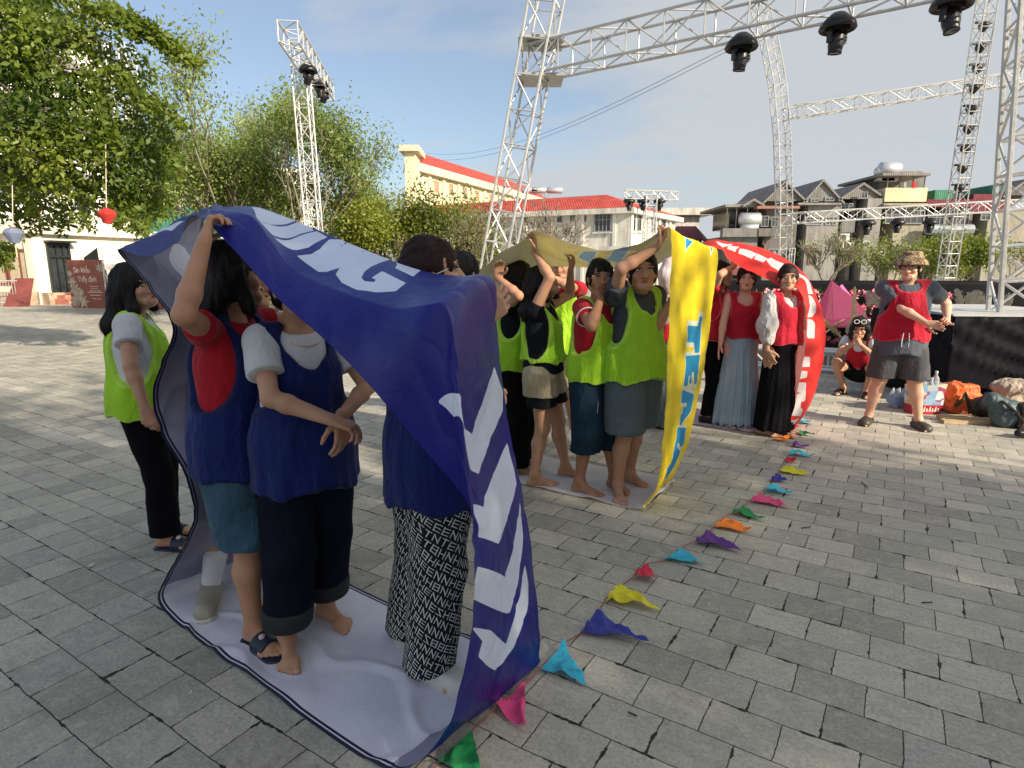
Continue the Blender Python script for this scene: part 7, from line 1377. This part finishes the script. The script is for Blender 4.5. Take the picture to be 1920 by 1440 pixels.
# --- 7 glasses girl
p = Person('woman in glasses and neon vest, profile, right beside the blue banner edge', (.03, 4.50), 112, 1.56, vox=.007, head=(-8, 0), feet=((-.1, 0), (.1, .05)))
arms(p, 1, P(932, 520, 4.25), P(938, 485, 4.22), (.6, 1, -.3), (1, .3, 0)); p.curl = (.4, .5)
p.body(); p.hair('long', length=.28); p.glasses(GLM); p.shirt(BTEE, .82, .012, .35); p.vest(NEON, .80, .03, seed=20); p.legs(BLKP, .06, .1, .09, .1)
# --- 8 straight arm, beige shorts
p = Person('woman with her arm straight up under the yellow banner, beige shorts over black', (.22, 4.20), 108, 1.53, vox=.0065, head=(8, 32), feet=((-.18, .13), (.09, -.03)), toes=(10, -14), lean=-4, skin=SKIN)
arms(p, 1, P(1002, 472, 4.14), P(1004, 436, 4.12), (.3, 1, 0), (.4, -1, 0)); arms(p, 0, P(1070, 505, 4.35), P(1078, 480, 4.3), (-1, .5, 0), (.5, -1, 0)); p.curl = (.5, .6)
p.body(); p.hair('long', length=.30); p.shirt(BTEE, .82, .014, .22, .008); p.vest(NEON, .90, .03, (.10, .16, .26), (.1, .14, .14), .01, seed=23, folds=.013); p.legs(BEI, .66, .12, .11, .125, 'shorts', folds=.01); p.legs(BTEE, .585, .105, .1, .108, 'undershorts', folds=.003)
# --- 9 red polo
p = Person('woman in red polo and neon vest holding a raised hand before her face', (.56, 4.05), 136, 1.57, bf=1.06, vox=.005, head=(42, 4), feet=((-.12, .1), (.11, -.02)), toes=(14, -10), skin=SKIN_D)
arms(p, 1, P(1126, 560, 3.86), P(1121, 508, 3.84), (.9, .2, -1), (.1, -1, 0)); arms(p, 0, P(1130, 575, 4.15), P(1140, 540, 4.1), (-1, .2, -.6), (0, -1, 0)); p.curl = (.15, .3)
p.body(); p.hair('bun'); p.shirt(RTEE, .82, .014, .55, .016); p.vest(NEON, .80, .032, (.095, .16, .22), (.1, .13, .16), seed=27, folds=.012); p.legs(NVY, .30, .12, .105, .098)
m = MB(); T = lambda q: p.root.matrix_basis @ Vector(q)
b_ = p.sh[1]+(p.elb[1]-p.sh[1])*.55; ax = unit(p.elb[1]-p.sh[1]); u_ = unit(np.cross(ax, V3(0, 0, 1))); v_ = np.cross(ax, u_); m.path([T(b_+(u_*math.cos(t)+v_*math.sin(t))*.068) for t in np.linspace(0, 2*math.pi, 25)], .004, 5); m.build('cuff_stripe', WTEE, p.root)
m = MB(); c = (p.hips[0]+p.kne[0])/2; cc = p.W(P(1112, 768, 3.9)); 
for (x0, y0), (x1, y1) in (((1103, 745), (1122, 752)), ((1122, 752), (1119, 783)), ((1119, 783), (1089, 775)), ((1089, 775), (1103, 745)), ((1100, 752), (1098, 765)), ((1112, 758), (1116, 764))):
    r_ = ray((x0+x1)/2, (y0+y1)/2)
    m.tube(P(x0, y0, 3.885), P(x1, y1, 3.885), .003, 4)
m.build('pocket_stitching', paint('stitch', (.45, .45, .4), .8), p.root)
# --- 10 man in striped dark tee
p = Person('young man in neon vest and grey denim shorts gripping the top of the yellow banner', (.81, 3.98), 148, 1.66, female=False, vox=.0052, hs=1.12, headoff=(.03, .05, -.045), head=(36, 10), feet=((-.13, .10), (.12, -.03)), toes=(8, -18), skin=SKIN)
lf = p.W(G(1158, 930)); rf = p.W(G(1180, 905)); p.ank = [V3(rf[0], rf[1], .08), V3(lf[0], lf[1], .08)] if rf[0] < lf[0] else [V3(lf[0], lf[1], .08), V3(rf[0], rf[1], .08)]
for i in (0, 1):
    tip = G(1172, 958) if np.allclose(p.ank[i][:2], lf[:2]) else G(1228, 922); d = p.W(tip)-p.ank[i]; p.toes[i] = math.atan2(d[0], d[1]); m_, e_ = ik(p.hips[i], p.ank[i], .405*p.k, .385*p.k, V3(0, 1, 0)); p.kne[i] = m_
arms(p, 1, P(1230, 465, 3.68), P(1256, 430, 3.66), (2, -.5, -.6), (.6, -.6, -.4)); arms(p, 0, P(1262, 560, 3.85), P(1290, 545, 3.9), (.2, -.4, -1), (1, 0, 0), (.27, .25)); p.curl = (.5, .75)
p.body(); p.hair('short'); p.shirt(GTEE, .84, .014, .45, .02); p.vest(NEON, .82, .034, (.10, .17, .23), (.095, .14, .15), .03, seed=31, folds=.012); p.legs(DENG, .46, .125, .118, .125, 'shorts')
# --- 11, 12 hat men behind
p = Person('man in a grey cap and red shirt standing behind the woman with the straight arm', (.42, 5.35), 190, 1.66, female=False, vox=.009, head=(0, 0), feet=((-.14, 0), (.12, 0))); arms(p, 0, P(1022, 515, 5.1), P(1020, 495, 5.1), (-1, .4, -.5), (0, 1, 0)); p.body(); p.cap(CAPM); p.shirt(RTEE, .85, sleeve=.7); p.vest(NEON, .8, seed=40); p.legs(BEI, .5, name='shorts', r1=.1, r2=.11); p.shoes('sneaker', SNW, SOL)
p = Person('person in a wide white hat and red shirt behind the woman in the red polo', (.98, 5.6), 195, 1.56, vox=.009, feet=((-.12, 0), (.12, 0))); p.body(); p.bucket_hat(WHH); p.shirt(RTEE, .85, sleeve=.7); p.vest(NEON, .8, seed=41); p.legs(BLKP, .1)
arms(p, 1, P(1110, 520, 5.4), P(1112, 498, 5.4), (1, .4, -.5), (0, 1, 0))
# --- 13, 14 partly hidden by the yellow banner
p = Person('woman in red vest and long grey skirt, half hidden left of the yellow banner', (1.50, 5.70), 130, 1.56, vox=.008); arms(p, 1, P(1262, 470, 5.5), P(1275, 450, 5.5), (1, .2, .3), (-1, 0, 0)); arms(p, 0, P(1300, 480, 5.9), P(1310, 460, 5.9), (-1, .2, .3), (1, 0, 0)); p.body(); p.hair('bun'); p.shirt(cloth('lilac_blouse', (.55, .45, .47), .8, .4), .84, sleeve=1.8, sl=.025); p.vest(REDV, .86, seed=45); p.skirt(cloth('grey_skirt', (.13, .16, .17), folds=.5), .06, .2); p.shoes('flat', BLK, SOL)
p = Person('person in a red shirt with an arm up, just right of the yellow banner', (2.02, 6.0), 130, 1.58, vox=.008); arms(p, 1, P(1375, 500, 5.85), P(1385, 478, 5.85), (1, .2, .3), (-1, 0, 0)); p.body(); p.hair('long', length=.25); p.shirt(RTEE, .84, sleeve=.5); p.vest(REDV, .86, seed=46); p.legs(BLKP, .08); p.shoes('flat', BLK, BLK)
# --- 15 pale skirt
p = Person('girl in red vest and long pale blue skirt with one hand at her side', (2.22, 5.84), 186, 1.54, vox=.0052, head=(10, 2), feet=((-.1, 0), (.1, 0)), skin=SKIN_L)
arms(p, 1, P(1345, 678, 5.66), P(1337, 705, 5.62), (1, -.6, 0), (-1, .2, 0)); arms(p, 0, P(1432, 560, 5.95), P(1440, 575, 5.95), (-1, -.3, -.8), (0, 1, 0)); p.curl = (.4, .15)
p.body(); p.hair('bun'); p.vest(REDV, .88, .022, (.07, .13, .17), (.09, .1, .11), 0, seed=50); p.skirt(SKY, .03, .25, .15, amp=.012, n=13)
# --- 16 white blouse
p = Person('smiling woman in red vest, puffy white blouse and long black skirt under the red banner', (2.46, 5.52), 164, 1.55, bf=1.05, vox=.0052, head=(34, 4), feet=((-.08, .05), (.12, .0)), toes=(5, -25), skin=SKIN)
arms(p, 1, P(1437, 668, 5.36), P(1455, 700, 5.34), (1, -.5, 0), (-1, -.5, 0)); arms(p, 0, P(1490, 560, 5.75), P(1500, 548, 5.8), (-.6, -.4, -1), (0, 1, 0)); p.curl = (.4, .3)
p.body(); p.hair('bun', HAIR_R); F = Field(.0065)
for i in (0, 1): F.cone(p.sh[i], p.elb[i], .062, .085, .03); F.cone(p.elb[i], p.elb[i]*.45+p.wr[i]*.55, .085, .055, .03)
F.obj('sleeves', cloth('white_blouse', (.70, .68, .67), .8, .8, sheer=.2), p.root, fold_fn(.011, (22, 22, 12), 4)); p.shirt(cloth('white_blouse', (1, 1, 1)), 1.0, .012, .3, neck=(.075, .08, .06)); p.vest(REDV, .86, .034, (.085, .13, .17), (.085, .12, .12), .0, seed=54); p.skirt(BLKP, .06, .21, .15, amp=.006, n=7)
# --- 17 squatting woman
p = Person('woman squatting with hands clasped at her chin, white sunglasses on her hair', (4.22, 7.30), 222, 1.56, vox=.007, hip=.26, lean=24, shift=(0, -.16), head=(-12, -14), feet=((-.13, .06), (.13, .04)), toes=(-22, 16), knee=((-.35, 1, .6), (.35, 1, .6)), skin=SKIN)
c = p.H(0, .14, -.09)
for i, x in ((0, -.02), (1, .03)): e, w_ = ik(p.sh[i], c+V3(x*1.4, .03+.03*i, -.05), .255, .225, V3((-1, 1)[i]*.6, .5, -1)); p.elb[i] = e; p.wr[i] = w_; p.hdir[i] = unit(V3(-x*8, .35, .7)); p.pal[i] = unit(V3((1, -1)[i], 0, .3)-p.hdir[i]*V3((1, -1)[i], 0, .3).dot(p.hdir[i]))
p.curl = (.6, .6); p.body(); p.hair('long', length=.2); p.shirt(WTEE, .2, .012, .5, .02); p.vest(REDV, .33, .028, (.09, .15, .18), seed=60); F = Field(.008); F.ell(p.pel-V3(0, 0, .02), (.175, .15, .15), None, .04); [F.cone(p.hips[i], p.hips[i]*.6+p.kne[i]*.4, .10, .095, .03) for i in (0, 1)]; F.obj('shorts', BTEE, p.root, fold_fn(.005)); p.shoes('slipper', BLK, BLK)
B_ = MB(); T = lambda q: p.root.matrix_basis @ Vector(q)
for x in (-1, 1): B_.path([T(p.H(x*.036+.026*math.cos(t), .075-.012*math.sin(t), .105+.02*math.sin(t))) for t in np.linspace(0, 2*math.pi, 15)], .0045, 5)
B_.tube(T(p.H(-.012, .078, .106)), T(p.H(.012, .078, .106)), .004, 5); B_.build('sunglasses', paint('white_frame', (.75, .74, .7), .4), p.root)
# --- 18 bucket hat
p = Person('man in a camouflage bucket hat and glasses, red vest over a charcoal tee, hands together', (3.76, 5.83), 202, 1.65, bf=1.14, female=False, vox=.005, head=(22, 2), feet=((-.22, .02), (.20, .0)), toes=(-18, 22), skin=SKIN_L)
arms(p, 1, P(1738, 606, 5.56), P(1766, 612, 5.50), (2.2, .9, -1), (-.2, 1, -.2), (.275, .245)); arms(p, 0, P(1776, 600, 5.66), P(1758, 612, 5.52), (-.8, -.3, -1), (.2, 1, .2), (.275, .245)); p.curl = (.5, .45)
p.body(); p.hair('short'); p.bucket_hat(HATM); p.glasses(GLM); p.shirt(cloth('slate_tee', (.085, .10, .125), .9, .4), .72, .034, .62, .024, neck=(.07, .07, .035), folds=.004); p.vest(REDV, .86, .044, (.125, .17, .18), (.10, .10, .07), .0, seed=70, folds=.007); p.legs(GSH, .48, .115, .104, .108, 'shorts', k2=.015, wz=.80); p.shoes('clog', CLG, CLG)
for dx in (-.02, .025): seam(p, WTEE, [p.pel+V3(dx, .17*1.25, .02), p.pel+V3(dx*1.3, .17*1.3, -.06), p.pel+V3(dx*1.2, .17*1.3, -.11)], .004, 'drawstring')
